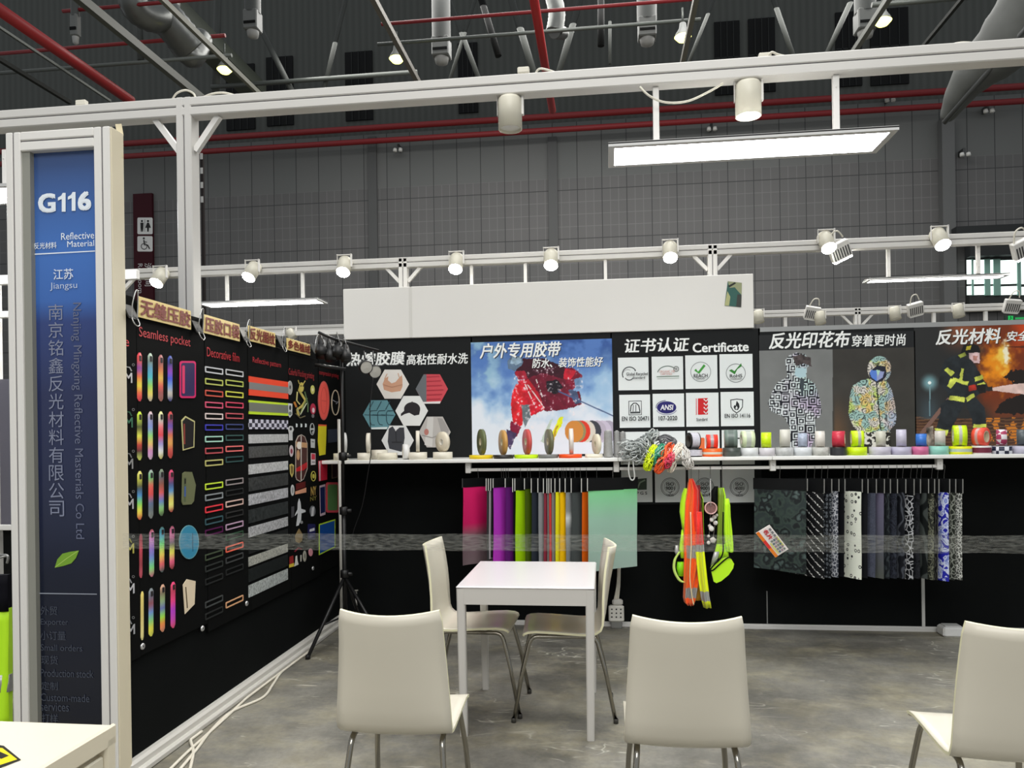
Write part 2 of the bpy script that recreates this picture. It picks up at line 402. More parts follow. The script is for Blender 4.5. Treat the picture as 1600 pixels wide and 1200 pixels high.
def hall_panels():
    m = bpy.data.materials.new('hall_wall_panels'); m.use_nodes = True; nt = m.node_tree; b = nt.nodes['Principled BSDF']; N = nt.nodes.new; Lk = nt.links.new
    g = N('ShaderNodeNewGeometry'); sp = N('ShaderNodeSeparateXYZ'); Lk(g.outputs['Position'], sp.inputs[0]); cb = N('ShaderNodeCombineXYZ'); Lk(sp.outputs['X'], cb.inputs[0]); Lk(sp.outputs['Z'], cb.inputs[1])
    def brick(w, h, mort, c1, c2, cm):
        k = N('ShaderNodeTexBrick'); k.offset = 0; k.squash = 1; Lk(cb.outputs[0], k.inputs['Vector'])
        for n, v in (('Scale', 1.), ('Mortar Size', mort), ('Mortar Smooth', .1), ('Brick Width', w), ('Row Height', h)): k.inputs[n].default_value = v
        for n, v in (('Color1', c1), ('Color2', c2), ('Mortar', cm)): k.inputs[n].default_value = (*lin(v), 1)
        return k
    a = brick(.70, 1.40, .012, (106, 106, 106), (112, 111, 111), (54, 55, 56))
    f = brick(.233, .35, .010, (205, 205, 205), (212, 212, 212), (255, 255, 255))
    mx = N('ShaderNodeMix'); mx.data_type = 'RGBA'; mx.blend_type = 'MULTIPLY'; mx.inputs[0].default_value = .75; Lk(a.outputs[0], mx.inputs[6]); Lk(f.outputs[0], mx.inputs[7])
    gt = N('ShaderNodeMath'); gt.operation = 'GREATER_THAN'; gt.inputs[1].default_value = 8.75; Lk(sp.outputs['Z'], gt.inputs[0])
    pl_ = brick(.70, 40., .012, (96, 98, 97), (100, 101, 100), (52, 53, 54))
    m2 = N('ShaderNodeMix'); m2.data_type = 'RGBA'; Lk(gt.outputs[0], m2.inputs[0]); Lk(mx.outputs[2], m2.inputs[6]); Lk(pl_.outputs[0], m2.inputs[7])
    gt2 = N('ShaderNodeMath'); gt2.operation = 'GREATER_THAN'; gt2.inputs[1].default_value = 10.35; Lk(sp.outputs['Z'], gt2.inputs[0])
    wv = N('ShaderNodeTexWave'); wv.inputs['Scale'].default_value = 1.6; wv.inputs['Distortion'].default_value = 0; Lk(cb.outputs[0], wv.inputs['Vector'])
    rp = N('ShaderNodeValToRGB'); rp.color_ramp.elements[0].color = (*lin((64, 67, 64)), 1); rp.color_ramp.elements[1].color = (*lin((72, 75, 72)), 1); Lk(wv.outputs['Color'], rp.inputs[0])
    m3 = N('ShaderNodeMix'); m3.data_type = 'RGBA'; Lk(gt2.outputs[0], m3.inputs[0]); Lk(m2.outputs[2], m3.inputs[6]); Lk(rp.outputs[0], m3.inputs[7])
    Lk(m3.outputs[2], b.inputs['Base Color']); b.inputs['Roughness'].default_value = .7
    return m
YH = 22.0
mb = MB(); mb.box((-34, YH, 0), (30, YH + .3, 17)); tag(mb.build('wall_hall', hall_panels(), base=(0, YH, 0)), kind='structure')
PH = Y(YH)
for i, x in enumerate((582, 863)):
    a = PH.w(x, 215); mb = MB(); mb.box((a.x - .13, YH - .08, 0), (a.x + .13, YH, a.z)); tag(mb.build('trim_%d' % (i + 1), mat((74, 75, 75), .6)), kind='structure')
LOUV = mat((20, 21, 22), .5); LOUV2 = mat((44, 46, 46), .5)
for i, (x0, y0, x1, y1) in enumerate([(355, 100, 398, 205), (418, 88, 458, 198), (541, 80, 582, 190), (717, 67, 746, 178), (1117, 33, 1155, 150), (1170, 28, 1210, 146), (1306, 18, 1345, 137), (1360, 12, 1418, 135)]):
    a, b = PH.w(x0, y1), PH.w(x1, y0); mb = MB(); mb.box((a.x, YH - .05, a.z), (b.x, YH - .005, b.z)); w = tag(mb.build('window_%d' % (i + 2), LOUV), kind='structure')
    mb = MB(); n = 4
    for k in range(1, n): x = a.x + (b.x - a.x) * k / n; mb.box((x - .012, YH - .07, a.z), (x + .012, YH - .05, b.z))
    mb.box((a.x, YH - .07, (a.z + b.z) / 2 - .02), (b.x, YH - .05, (a.z + b.z) / 2 + .02)); mb.build('window_mullion', LOUV2, w)

# red pipes along the hall wall
RED = mat((128, 20, 26), .5); RED2 = mat((176, 30, 30), .45)
def pipe_x(pts, y, r, m, name, label, cat='pipe', group=None):
    a, b = at(*pts[0], y), at(*pts[1], y); z = (a.z + b.z) / 2
    mb = MB(); mb.tube([(a.x, y, z), (b.x, y, z)], r, 10); return tag(mb.build(name, m), label, cat, group)
pipe_x([(-60, 240), (1660, 132)], YH - .55, .085, RED, 'water_pipe', 'thick red water pipe along the hall wall, upper of the pair', 'pipe')
pipe_x([(-60, 262), (1660, 152)], YH - .55, .078, RED, 'water_pipe', 'thick red water pipe along the hall wall, lower of the pair', 'pipe')
pipe_x([(-60, 88), (352, 56)], 14, .035, RED, 'sprinkler_pipe', 'thin red sprinkler pipe crossing near the flexible duct', 'pipe')
pipe_x([(98, 10), (480, -8)], 12, .03, RED, 'sprinkler_pipe', 'thin red sprinkler pipe above the flexible duct', 'pipe')
pipe_x([(596, 36), (1090, 0)], 14, .032, RED, 'sprinkler_pipe', 'thin red sprinkler pipe crossing above the lit roof lamps', 'pipe')
pipe_x([(-40, 118), (362, 86)], 12, .03, GALV, 'conduit_tube', 'thin grey conduit crossing under the flexible duct', 'conduit')
pipe_x([(590, 70), (1095, 30)], 13, .03, GALV, 'conduit_tube', 'thin grey conduit crossing by the roof lamps', 'conduit')
pipe_x([(330, 136), (652, 112.6)], 16.9, .05, GALV, 'conduit_tube', 'grey conduit in front of the dark louvred windows', 'conduit')
pipe_x([(1362, 8), (1540, -6)], 13, .04, GALV, 'conduit_tube', 'grey conduit over the grey fabric duct', 'conduit')
def pipe_y(p0, y0, p1, y1, r, m, name, label, cat):
    a, b = at(*p0, y0), at(*p1, y1); x, z = (a.x + b.x) / 2, (a.z + b.z) / 2
    mb = MB(); mb.tube([a, b], r, 10); return tag(mb.build(name, m), label, cat)
def rail_y(p0, p1, y0, w, h, m, name, label, cat):
    """a roof member running away from the camera: far end solved so that it stays level and parallel to the walls"""
    a = at(*p0, y0); best = None
    for k in range(1, 400):
        yy = y0 + k * .05; q = proj(a.x, yy, a.z); e = abs(q[1] - p1[1])
        if best is None or e < best[0]: best = (e, yy)
    b = Vector((a.x, min(best[1], YH - .6), a.z)); mb = MB(); (mb.tube([a, b], w * .5, 14) if 'pipe' in cat else mb.bar(a, b, w * .75, h * .75)); return tag(mb.build(name, m), label, cat)
rail_y((-30, -5), (235, 158), 9, .17, .17, mat((132, 14, 18), .5), 'fire_main', 'fat red fire main running back under the roof, beside the flexible duct', 'pipe')
rail_y((832, -15), (852, 172), 10, .13, .13, mat((150, 20, 22), .5), 'fire_main', 'fat red fire main running back above the drum lamp without light', 'pipe')
rail_y((-20, 30), (205, 158), 10, .05, .05, GALV, 'cable_tray', 'thin grey cable tray next to the fat red fire main', 'cable tray')
rail_y((-30, 75), (130, 160), 10, .08, .08, mat((40, 42, 40), .6), 'cable_tray', 'dark cable tray behind the signboard pylon top', 'cable tray')
rail_y((118, -8), (310, 158), 9, .12, .16, mat((72, 74, 66), .5), 'roof_rail', 'grey roof rail between red main and flexible duct', 'rail')
rail_y((244, -10), (398, 148), 9, .07, .10, mat((96, 96, 84), .5), 'roof_rail', 'thin roof rail holding the lit lamp by the flexible duct', 'rail')
rail_y((578, -12), (655, 136), 10, .10, .12, mat((96, 92, 84), .5), 'roof_rail', 'roof rail holding the lit lamp before the crossed braces', 'rail')
rail_y((1090, -14), (1055, 104), 10, .09, .12, mat((100, 98, 88), .5), 'roof_rail', 'roof rail holding the lit lamp above the hanging light panel', 'rail')
rail_y((1400, -20), (1330, 88), 10, .09, .1, mat((90, 92, 86), .5), 'roof_rail', 'roof rail holding the lit lamp near the fabric duct', 'rail')
rail_y((1512, -12), (1440, 78), 10, .06, .06, mat((34, 36, 35), .6), 'roof_rail', 'dark roof rail with small white clips near the fabric duct', 'rail')
rail_y((190, -60), (318, 142), 13, .8, .4, mat((66, 71, 62), .6), 'air_duct', 'broad flat grey green air duct running back beside the flexible duct', 'duct')
# braces of the roof trusses
for (x0, y0, x1, y1, w, lab) in [(541, -5, 505, 145, .10, 'slim slanted grey roof brace between two louvred windows'), (395, 20, 460, 150, .12, 'slanted grey roof brace in front of a louvred window'),
        (700, -5, 750, 128, .10, 'slanted grey roof brace falling to the side of the red main'), (744, -5, 702, 128, .08, 'slanted grey roof brace crossing its neighbour'),
        (798, -5, 835, 118, .14, 'broad slanted grey roof brace beside the fat red main'), (908, -5, 872, 118, .13, 'broad slanted grey roof brace past the fat red main'),
        (1115, 0, 1075, 100, .07, 'thin slanted roof brace by the lit lamp over the panel'), (1207, -5, 1240, 90, .10, 'slanted roof brace right of the paired louvres'), (1333, -5, 1292, 84, .10, 'slanted roof brace by the square air outlet'),
        (953, -5, 953, 100, .06, 'thin upright grey rod hanging from the roof'), (215, -5, 220, 95, .14, 'upright grey post crossing the flexible duct'), (340, -5, 337, 145, .16, 'upright grey roof post beside the lit lamp')]:
    mb = MB(); mb.tube([at(x0, y0, 17), at(x1, y1, 17)], w * .55, 8); tag(mb.build('roof_brace', mat((62, 65, 62), .6)), lab, 'brace')
mb = MB(); mb.tube([at(751, -5, 16), at(779, 88, 16)], .07, 8); tag(mb.build('roof_brace', mat((22, 23, 23), .6)), 'black slanted roof brace beside the square air outlet', 'brace')
mb = MB(); mb.tube([at(939, -5, 16), at(939, 72, 16)], .07, 8); tag(mb.build('roof_brace', mat((22, 23, 23), .6)), 'black upright hanging post ending in the air above the beam', 'brace')
# flexible silver duct
DUCT = mat((104, 106, 104), .34, .75)
t = thing('flexible_duct', at(270, 60, 12.5), 'crinkled silver flexible air duct under the hall roof', 'duct')
def flex(P, r, par):
    pts = smooth_path(P, 10); mb = MB(); mb.tube(pts, [r * (1 + .05 * (i % 2)) for i in range(len(pts))], 18); return mb.build('duct_bend', DUCT, par)
flex([at(200, -25, 12), at(215, 15, 12.2), at(250, 25, 12.6), at(262, -20, 13)], .24, t); flex([at(225, -20, 12.6), at(262, 30, 12.8), at(300, 75, 13.2)], .30, t); flex([at(275, 62, 13.2), at(300, 88, 13.4), at(315, 60, 13.8)], .20, t)
t = thing('flexible_duct', at(868, 30, 15), 'small silver flexible duct beside the fat red main', 'duct'); flex([at(862, -15, 15), at(870, 20, 15), at(866, 50, 15)], .16, t); flex([at(866, 50, 15), at(880, 52, 15.4)], .12, t)
# fabric duct at the far right
t = thing('fabric_duct', at(1520, 120, 14), 'sagging grey fabric duct under the hall roof', 'duct')
mb = MB(); pts = smooth_path([at(1660, -35, 13), at(1580, 60, 13.5), at(1515, 125, 14), at(1478, 186, 14.5)], 8); n = len(pts); mb.tube(pts, [(.62 * (1 - i / (n - 1)) + .10) * (1 + .025 * math.sin(i * 1.7)) for i in range(n)], 20)
mb.build('sleeve', mat((76, 78, 76), .7, noise=.25, scale=3, bump=.6), t)
mb = MB(); mb.tube([at(1640, 0, 12.6), at(1475, 192, 14.3)], .045, 8); mb.build('edge_pipe', mat((60, 62, 62), .5), t)
a = PH.w(1474, 190); mb = MB(); mb.box((a.x - .16, YH - .29, 0), (a.x + .16, YH - .02, a.z)); tag(mb.build('down_pipe', mat((92, 93, 93), .5)), 'tall square grey down pipe on the hall wall under the fabric duct', 'pipe')
# air outlets
for (x, y, y_, lab, w) in [(690, 80, 15, 'grey boxy air outlet hanging by the crossed braces', .42), (1011, 50, 15, 'grey boxy air outlet hanging over the light panel', .42), (1352, 38, 15, 'grey boxy air outlet hanging behind a lit lamp', .42), (395, 38, 14, 'grey round air outlet hanging near the roof corner', .34), (118, 45, 12, 'small pale air outlet hanging near the red fire main', .16)]:
    w *= .82; c = at(x, y, y_); t = thing('air_outlet', c, lab, 'air outlet')
    mb = MB(); mb.lathe(c, (0, 0, 1), [(w * .55, .2), (w * .55, 1.7)], 16); mb.build('drop_duct', mat((64, 67, 65), .5), t)
    mb = MB(); mb.box(c + Vector((-w / 2, -w / 2, -.14)), c + Vector((w / 2, w / 2, .24)), 0, .02); mb.build('outlet_box', mat((96, 98, 96), .5), t)
    mb = MB(); mb.box(c + Vector((-w * .42, -w / 2 - .012, -.05)), c + Vector((w * .42, -w / 2 + .01, .0))); mb.build('slot', BLACK, t)
    mb = MB(); mb.lathe(c + Vector((0, 0, -.14)), (0, 0, -1), [(w * .42, 0), (w * .36, .1), (w * .1, .13), (.001, .13)], 18); mb.build('nozzle', mat((150, 150, 148), .4), t)
# lit roof lamps
for (x, y, yy, lab) in [(351, 107, 13, 'lit yellowish roof lamp beside the flexible duct'), (620, 90, 13, 'lit yellowish roof lamp before a louvred window'), (1067, 56, 12.5, 'lit yellowish roof lamp over the hanging light panel'), (1379, 31, 12.5, 'lit yellowish roof lamp over the square air outlet')]:
    c = at(x, y, yy); t = thing('roof_lamp', c, lab, 'lamp', 'lit roof lamps of the hall')
    mb = MB(); mb.lathe(c, (0, 0, 1), [(.001, .2), (.05, .2), (.06, .12), (.12, .02), (.12, 0)], 18); mb.build('lamp_housing', GREYM, t)
    mb = MB(); mb.lathe(c, (0, 0, 1), [(.001, -.09), (.08, -.08), (.135, -.02), (.11, 0), (.001, 0.01)], 18); mb.build('lamp_lens', mat((255, 250, 205), .3, emit=3.2, ecol=(255, 250, 128)), t)
    mb = MB(); mb.tube([c + Vector((0, 0, .2)), c + Vector((0, 0, .45))], .015, 6); mb.build('hanger_rod', GALV, t)
# small fittings on the wall: cameras, emergency lights
for (x, y, lab) in [(622, 233, 'twin headed emergency light under the red pipes, above the white banner'), (1112, 200, 'twin headed emergency light under the red pipes, above the light panel'), (1390, 155, 'small white fitting between the red pipes'), (1544, 172, 'small white fitting under the lower red pipe near the fabric duct'), (1507, 240, 'white dome camera on the grey wall by the down pipe')]:
    c = at(x, y, YH - .3); t = thing('wall_fitting', c, lab, 'wall fitting')
    mb = MB(); mb.box(c + Vector((-.03, 0, 0)), c + Vector((.03, .3, .16)), 0, .01); mb.build('mount_box', mat((60, 62, 62), .5), t)
    mb = MB()
    for s in (-.08, .08): mb.lathe(c + Vector((s, -.04, -.03)), (0, -.3, -1), [(.001, -.05), (.055, -.03), (.06, .05), (.001, .06)], 12)
    mb.build('lamp_heads', mat((214, 214, 210), .4), t)
# restroom sign on the hall wall
SIGN = mat((58, 20, 28), .5)
a, b = PH.w(213, 470), PH.w(240, 303); t = thing('restroom_sign', (a.x + .2, YH, a.z), 'tall dark maroon restroom sign with white pictogram tiles on the hall wall', 'sign')
PS = Y(YH - .1)
mb = MB(); mb.box((a.x, YH - .1, a.z - .3), (b.x, YH - .005, b.z)); mb.build('sign_board', SIGN, t)
for (y0, y1) in ((340, 366), (369, 393)):
    art('pictogram_tile', t, PS, [(rrect(214.8, y0, 238.6, y1, 2), (214, 214, 212))], .004)
K = (24, 22, 24)
art('pictogram', t, PS, [(ell(222, 345.5, 1.7), K), ([(219.5, 348), (224.5, 348), (224.2, 356), (223.6, 362), (222.3, 362), (222, 356), (221.7, 362), (220.4, 362), (219.8, 356)], K), ([(226.2, 343), (226.7, 343), (226.7, 362), (226.2, 362)], K),
    (ell(231.5, 345.5, 1.7), K), ([(230, 348), (233, 348), (236, 356), (233, 356), (232.6, 362), (230.4, 362), (230, 356), (227.4, 356)], K),
    (ell(225, 372.5, 1.5), K), (stroke([(225, 375), (226, 383), (231, 383), (234, 389)], 1.8), K), (stroke([(225.5, 378), (230, 378.4)], 1.2), K), ring(225.5, 385, 5, 5, 1, K)], .008)
lettering('洗手间', (226, 411, 237, 447), PS, (206, 204, 204), t, .005, rot=1); lettering('Restroom', (216, 412, 223, 458), PS, (190, 188, 190), t, .005, rot=1)
# long thin dark banner edge beside the roof post
c0, c1 = at(316, 240, 12), at(316, 330, 12)
mb = MB(); mb.box((c1.x - .02, 12, 0), (c1.x + .02, 12.05, c0.z)); bs = mb.build('service_strip', mat((38, 34, 34), .6)); tag(bs, 'thin dark upright strip with pale labels behind the white beam post', 'strip')
mb = MB()
for k in range(4): z = c1.z + (c0.z - c1.z) * (.15 + .25 * k); mb.box((c1.x - .021, 11.99, z), (c1.x + .021, 12, z + .1))
mb.build('pale_label', mat((170, 170, 168), .5), bs)
# lit window and exit sign at the far right
a, b = PH.w(1508, 472), PH.w(1690, 352); t = tag(MB().box((a.x, YH - .25, a.z - .3), (b.x, YH - .02, b.z)).build('door_1', mat((52, 54, 54), .6)), kind='structure')
P2 = Y(YH - .26); mb = MB()
for (x0, x1) in ((1511, 1518), (1520, 1538), (1546, 1552), (1562, 1589), (1594, 1640)):
    for (y0, y1) in ((406, 444), (447, 461)):
        p, q = P2.w(x0, y1), P2.w(x1, y0); mb.box((p.x, YH - .27, p.z), (q.x, YH - .25, q.z), 0 if x0 != 1538 else 1)
mb.build('door_glass', mat((222, 240, 234), .2, emit=1.5), t)
mb = MB()
for (x0, x1) in ((1518, 1520), (1538, 1546), (1552, 1562), (1589, 1594)):
    p, q = P2.w(x0, 462), P2.w(x1, 405); mb.box((p.x, YH - .30, p.z), (q.x, YH - .25, q.z))
mb.build('door_mullion', mat((120, 160, 148), .4), t)
p, q = P2.w(1508, 404), P2.w(1690, 355); mb = MB(); mb.box((p.x, YH - .55, p.z), (q.x, YH - .25, q.z)); mb.box((p.x - .35, YH - .6, q.z - .2), (q.x, YH - .25, q.z + .08)); mb.build('door_canopy', mat((48, 50, 51), .6), t)
c = at(1586, 497, 20); t = thing('exit_sign', c, 'small green lit exit sign above the orange fire poster', 'sign')
PE = Y(20); p, q = PE.w(1571, 503), PE.w(1603, 492); mb = MB(); mb.box((p.x, 20, p.z), (q.x, 20.08, q.z)); mb.build('sign_box', mat((40, 60, 50), .5), t)
art('sign_face', t, PE, [(rrect(1575, 493.5, 1583, 501.5, .5), (40, 230, 110)), (ell(1579, 495.2, .9), (10, 60, 30)), (stroke([(1577, 500.5), (1579, 498), (1579, 496.5), (1581, 497.5)], .9), (10, 60, 30)), ([(1586, 496), (1600, 495.6), (1600, 498.8), (1586, 499.2)], (60, 200, 110))], .004)
# ------------------------------------------------------------------ the stand: walls, base rails
CLOTH = mat((15, 17, 17), .9, noise=.35, scale=2.5, spec=.08)
mb = MB(); mb.box((XL - .05, 3.14, .06), (XL, YB + .05, 2.12)); tag(mb.build('wall_left', CLOTH), kind='structure')
mb = MB(); mb.box((XL, YB, .034), (3.45, YB + .05, 2.244)); tag(mb.build('wall_back', CLOTH), kind='structure')
mb = MB(); mb.box((XL - .06, 3.12, 0), (XL + .035, YB + .05, .066), 0, .012); mb.box((XL + .03, 3.12, 0), (XL + .06, YB, .03), 0, .006); tag(mb.build('baseboard_left', mat((206, 203, 196), .45)), kind='structure')
mb = MB(); mb.box((XL + .05, YB - .02, 0), (3.45, YB + .05, .022)); mb.box((XL + .05, YB - .008, .022), (3.45, YB + .05, .034)); tag(mb.build('baseboard_back', mat((206, 205, 202), .45)), kind='structure')
p = at(1187, 521, YB); mb = MB(); mb.box((p.x, YB - .015, 2.216), (3.45, YB - .0005, 2.25)); tag(mb.build('trim_3', mat((150, 152, 152), .4)), kind='structure')
p = at(1441.5, 900, YB); q = at(1441.5, 985, YB); mb = MB(); mb.box((p.x - .011, YB - .008, .03), (p.x + .011, YB, .95)); tag(mb.build('trim_4', mat((196, 196, 192), .5)), kind='structure')
p = at(1199, 985, YB); mb = MB(); mb.box((p.x - .004, YB - .005, .03), (p.x + .004, YB, .28)); tag(mb.build('trim_5', mat((120, 122, 120), .5)), kind='structure')

# ------------------------------------------------------------------ signboard pylon
yp = 3.05; PP = Y(yp + .035)
t = thing('sign_pylon', (-2.36, yp, 0), 'tall blue company name board in a white aluminium frame, numbered G116', 'signboard')
def profile(x0, x1, z0, z1, y0=yp, y1=yp + .085):
    mb = MB(); m = (x0 + x1) / 2
    mb.box((x0, y0, z0), (m - .003, y1, z1), 0, .004); mb.box((m + .003, y0, z0), (x1, y1, z1), 0, .004); mb.box((m - .004, y0 + .006, z0), (m + .004, y1 - .006, z1), 1); return mb
GRV = mat((110, 108, 110), .5)
ztop = 2.835
profile(-2.585, -2.515, 0, ztop).build('post', [WHITE2, GRV], t); profile(-2.17, -2.095, 0, ztop).build('post', [WHITE2, GRV], t)
mb = MB(); mb.box((-2.0949, yp + .004, 0), (-2.088, yp + .088, ztop - .002), 0, .002); mb.build('side_strip', mat((222, 212, 186), .45), t)
mb = MB(); mb.box((-2.515, yp, ztop - .038), (-2.17, yp + .085, ztop), 0, .004); mb.box((-2.515, yp, ztop - .084), (-2.17, yp + .085, ztop - .044), 0, .004); mb.box((-2.515, yp + .006, ztop - .046), (-2.17, yp + .08, ztop - .036), 1); mb.build('top_rail', [WHITE2, GRV], t)
mb = MB(); mb.box((-2.515, yp, 0), (-2.17, yp + .085, .10), 0, .004); mb.build('bottom_rail', WHITE2, t)
mb = MB(); mb.box((-2.515, yp + .012, .1), (-2.478, yp + .05, ztop - .084)); mb.build('panel_edging', mat((140, 140, 132), .4), t)
pg = bpy.data.materials.new('blue_print_reflection'); pg.use_nodes = True; nt = pg.node_tree; b = nt.nodes['Principled BSDF']; g = nt.nodes.new('ShaderNodeNewGeometry'); sp = nt.nodes.new('ShaderNodeSeparateXYZ'); mr = nt.nodes.new('ShaderNodeMapRange'); mr.inputs[1].default_value = .1; mr.inputs[2].default_value = 2.75; rp = nt.nodes.new('ShaderNodeValToRGB')
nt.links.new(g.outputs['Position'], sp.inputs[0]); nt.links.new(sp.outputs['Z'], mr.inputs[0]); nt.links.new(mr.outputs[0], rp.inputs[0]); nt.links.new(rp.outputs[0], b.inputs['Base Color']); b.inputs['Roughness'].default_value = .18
st = [(0, (14, 18, 30)), (.3, (24, 30, 48)), (.6, (38, 46, 84)), (.72, (48, 66, 122)), (.755, (60, 104, 178)), (.84, (66, 114, 190)), (1., (56, 78, 124))]  # printed blue gradient, with a reflection partly painted into its brighter upper band
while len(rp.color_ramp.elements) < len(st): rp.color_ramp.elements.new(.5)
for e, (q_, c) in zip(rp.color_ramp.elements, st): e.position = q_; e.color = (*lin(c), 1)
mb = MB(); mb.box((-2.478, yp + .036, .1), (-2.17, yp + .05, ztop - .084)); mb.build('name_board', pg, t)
W = (232, 240, 248); G = (128, 134, 158); D = (50, 55, 68)
mb = MB(); lettering('G', (60, 302.5, 87.5, 332.6), PP, W, t, bold=.05, mb=mb); lettering('6', (122, 299, 143, 329), PP, W, t, bold=.05, mb=mb)
for x, y in ((91, 301.6), (106.5, 300.2)): mb.poly([PP.w(x + a, y + b, .002) for a, b in ((7.5, 0), (12, 0), (12, 29.4), (6, 29.4), (6, 9.6), (0, 12), (0, 7.4), (5, 4.4))], 0, PP.n)
mb.build('lettering', mat(W, .5), t, weld=False)
lettering('Reflective', (96, 363, 147.5, 374), PP, W, t); lettering('Material', (105.5, 376, 147.5, 385.5), PP, W, t); lettering('反光材料', (53.5, 379, 89, 389), PP, W, t, bold=.01)
lettering('江苏', (84, 420, 115, 437), PP, (216, 226, 244), t, bold=.015); lettering('Jiangsu', (78.5, 441, 121, 454), PP, (186, 200, 226), t)
mb = MB()
for i, ch in enumerate('南京铭鑫反光材料有限公司'):
    y0 = 474 + i * 27.9; lettering(ch, (76 + i * .12, y0 + 1.5, 99 + i * .15, y0 + 26), PP, G, t, mb=mb)
mb.build('lettering', mat(G, .5), t, weld=False)
lettering('Nanjing Mingxing Reflective Masterials Co Ltd', (113, 473, 130, 842), PP, (100, 106, 132), t, rot=1)
art('rule_line', t, PP, [([(53, 396.6), (149, 391.6), (149, 393.2), (53, 398.4)], W), ([(55, 926), (152, 927.5), (152, 929), (55, 927.6)], (150, 156, 170))], .002)
art('leaf_emblem', t, PP, [([(86, 887), (90, 874), (98, 865), (110, 862), (124, 860), (119, 872), (112, 880), (100, 884)], (120, 164, 52)), (stroke([(87, 886), (104, 873), (122, 861)], 1.2), (170, 204, 96))], .002)
for s, bx in (('外贸', (64, 947, 90, 961)), ('Exporter', (64, 967, 107, 979)), ('小订量', (64, 986, 103, 1000)), ('Small orders', (64, 1007, 129, 1017)), ('现货', (65, 1024, 91, 1038)), ('Production stock', (64, 1046, 146, 1058)), ('定制', (65, 1065, 91, 1078)), ('Custom-made', (64, 1084, 140, 1096)), ('services', (64, 1098, 108, 1111)), ('打样', (66, 1115, 91, 1129))):
    lettering(s, bx, PP, (66, 72, 86), t)
# peeling strip of tape at the pylon top
mb = MB(); A = at(180, 194, 3.13)
P = [[A + Vector((u * .03 + .02 * math.sin(v * 3), .0 + .01 * math.sin(v * 2), -.012 * v * 4 - .0)) for u in (0, .5, 1)] for v in range(5)]
mb.grid(P); o = mb.build('tape_scrap', mat((226, 214, 180), .5), t)

# ------------------------------------------------------------------ information counter in the aisle
t = thing('counter_cabinet', (-1.55, 1.45, 0), 'white lockable counter cabinet with yellow warning sticker, under the blue signboard', 'cabinet')
x1, x0, y1, y0, zt = -1.215, -2.2, 1.765, 1.25, .785
CREAM = mat((232, 222, 198), .4)
mb = MB(); mb.box((x0, y0, zt - .02), (x1 - .012, y1, zt), 0, .003); mb.build('top_board', mat((236, 228, 206), .35), t)
for (ax, ay) in ((x1 - .04, y1 - .04), (x1 - .04, y0), (x0, y0), (x0, y1 - .04)):
    mb = MB(); mb.box((ax, ay, 0), (ax + .04, ay + .04, zt - .02), 0, .006); mb.build('post', CREAM, t)
mb = MB(); mb.box((x1 - .012, y0, zt - .045), (x1, y1, zt + .004), 0, .003); mb.build('edge_rail', CREAM, t)
mb = MB(); mb.box((x1 - .03, y0 + .04, .04), (x1 - .005, y1 - .04, .10), 0, .003); mb.build('foot_rail', CREAM, t)
mb = MB(); mb.box((x1 - .034, y0 + .04, .06), (x1 - .024, y1 - .04, zt - .04)); mb.box((x1 - .03, y0 + .04, zt - .13), (x1 - .006, y1 - .04, zt - .06), 0, .004); mb.build('side_panel', mat((226, 218, 196), .45), t)
mb = MB(); mb.box((x0 + .04, y0 + .015, .06), (x1 - .04, y0 + .03, zt - .03)); mb.box((x0 + .04, y1 - .03, .06), (x1 - .04, y1 - .015, zt - .03)); mb.build('face_panel', mat((232, 226, 210), .45), t)
PT = Pl('z', zt)
art('warning_sticker', t, PT, [([(-12, 1163), (6, 1166), (33, 1188), (-8, 1204), (-34, 1190)], (24, 22, 14)), ([(-12, 1168), (4, 1170), (27, 1187.5), (-8, 1199), (-28, 1188)], (238, 214, 20)), ([(-4, 1174), (14, 1182), (2, 1187), (-10, 1182)], (24, 22, 14))], .0012)

# ------------------------------------------------------------------ overhead frames
BEAMW = mat((203, 201, 197), .4)
def beam(mb, x0, x1, y, z, h=.092, d=.08):
    k = h * .47
    mb.box((x0, y - d / 2, z - h / 2), (x1, y + d / 2, z - h / 2 + k), 0, .005); mb.box((x0, y - d / 2, z + h / 2 - k), (x1, y + d / 2, z + h / 2), 0, .005); mb.box((x0, y - d / 2 + .008, z - h / 2 + k - .002), (x1, y + d / 2 - .008, z + h / 2 - k + .002), 1)
def post(mb, x, y, z1, w=.08, z0=0.):
    mb.box((x - w / 2, y - w / 2, z0), (x - .003, y + w / 2, z1), 0, .005); mb.box((x + .003, y - w / 2, z0), (x + w / 2, y + w / 2, z1), 0, .005); mb.box((x - .005, y - w / 2 + .008, z0), (x + .005, y + w / 2 - .008, z1), 1)
def brace(mb, a, b): mb.bar(a, b, .03, .03)
t = YF = 3.88; t = thing('overhead_frame', (XL - .1, YF, 0), 'white aluminium beam with post and knee braces crossing over the chairs', 'frame')
zb = 3.257; xp = XL - .096
mb = MB(); beam(mb, -3.9, 3.6, YF, zb, .098, .085); mb.build('cross_beam', [BEAMW, GRV], t)
mb = MB(); post(mb, xp, YF, 3.308, .086); mb.build('post', [BEAMW, GRV], t)
for s in (-1, 1):
    mb = MB(); brace(mb, (xp + s * .045, YF, 3.03), (xp + s * .18, YF, 3.21)); mb.build('knee_brace', WHITE2, t)
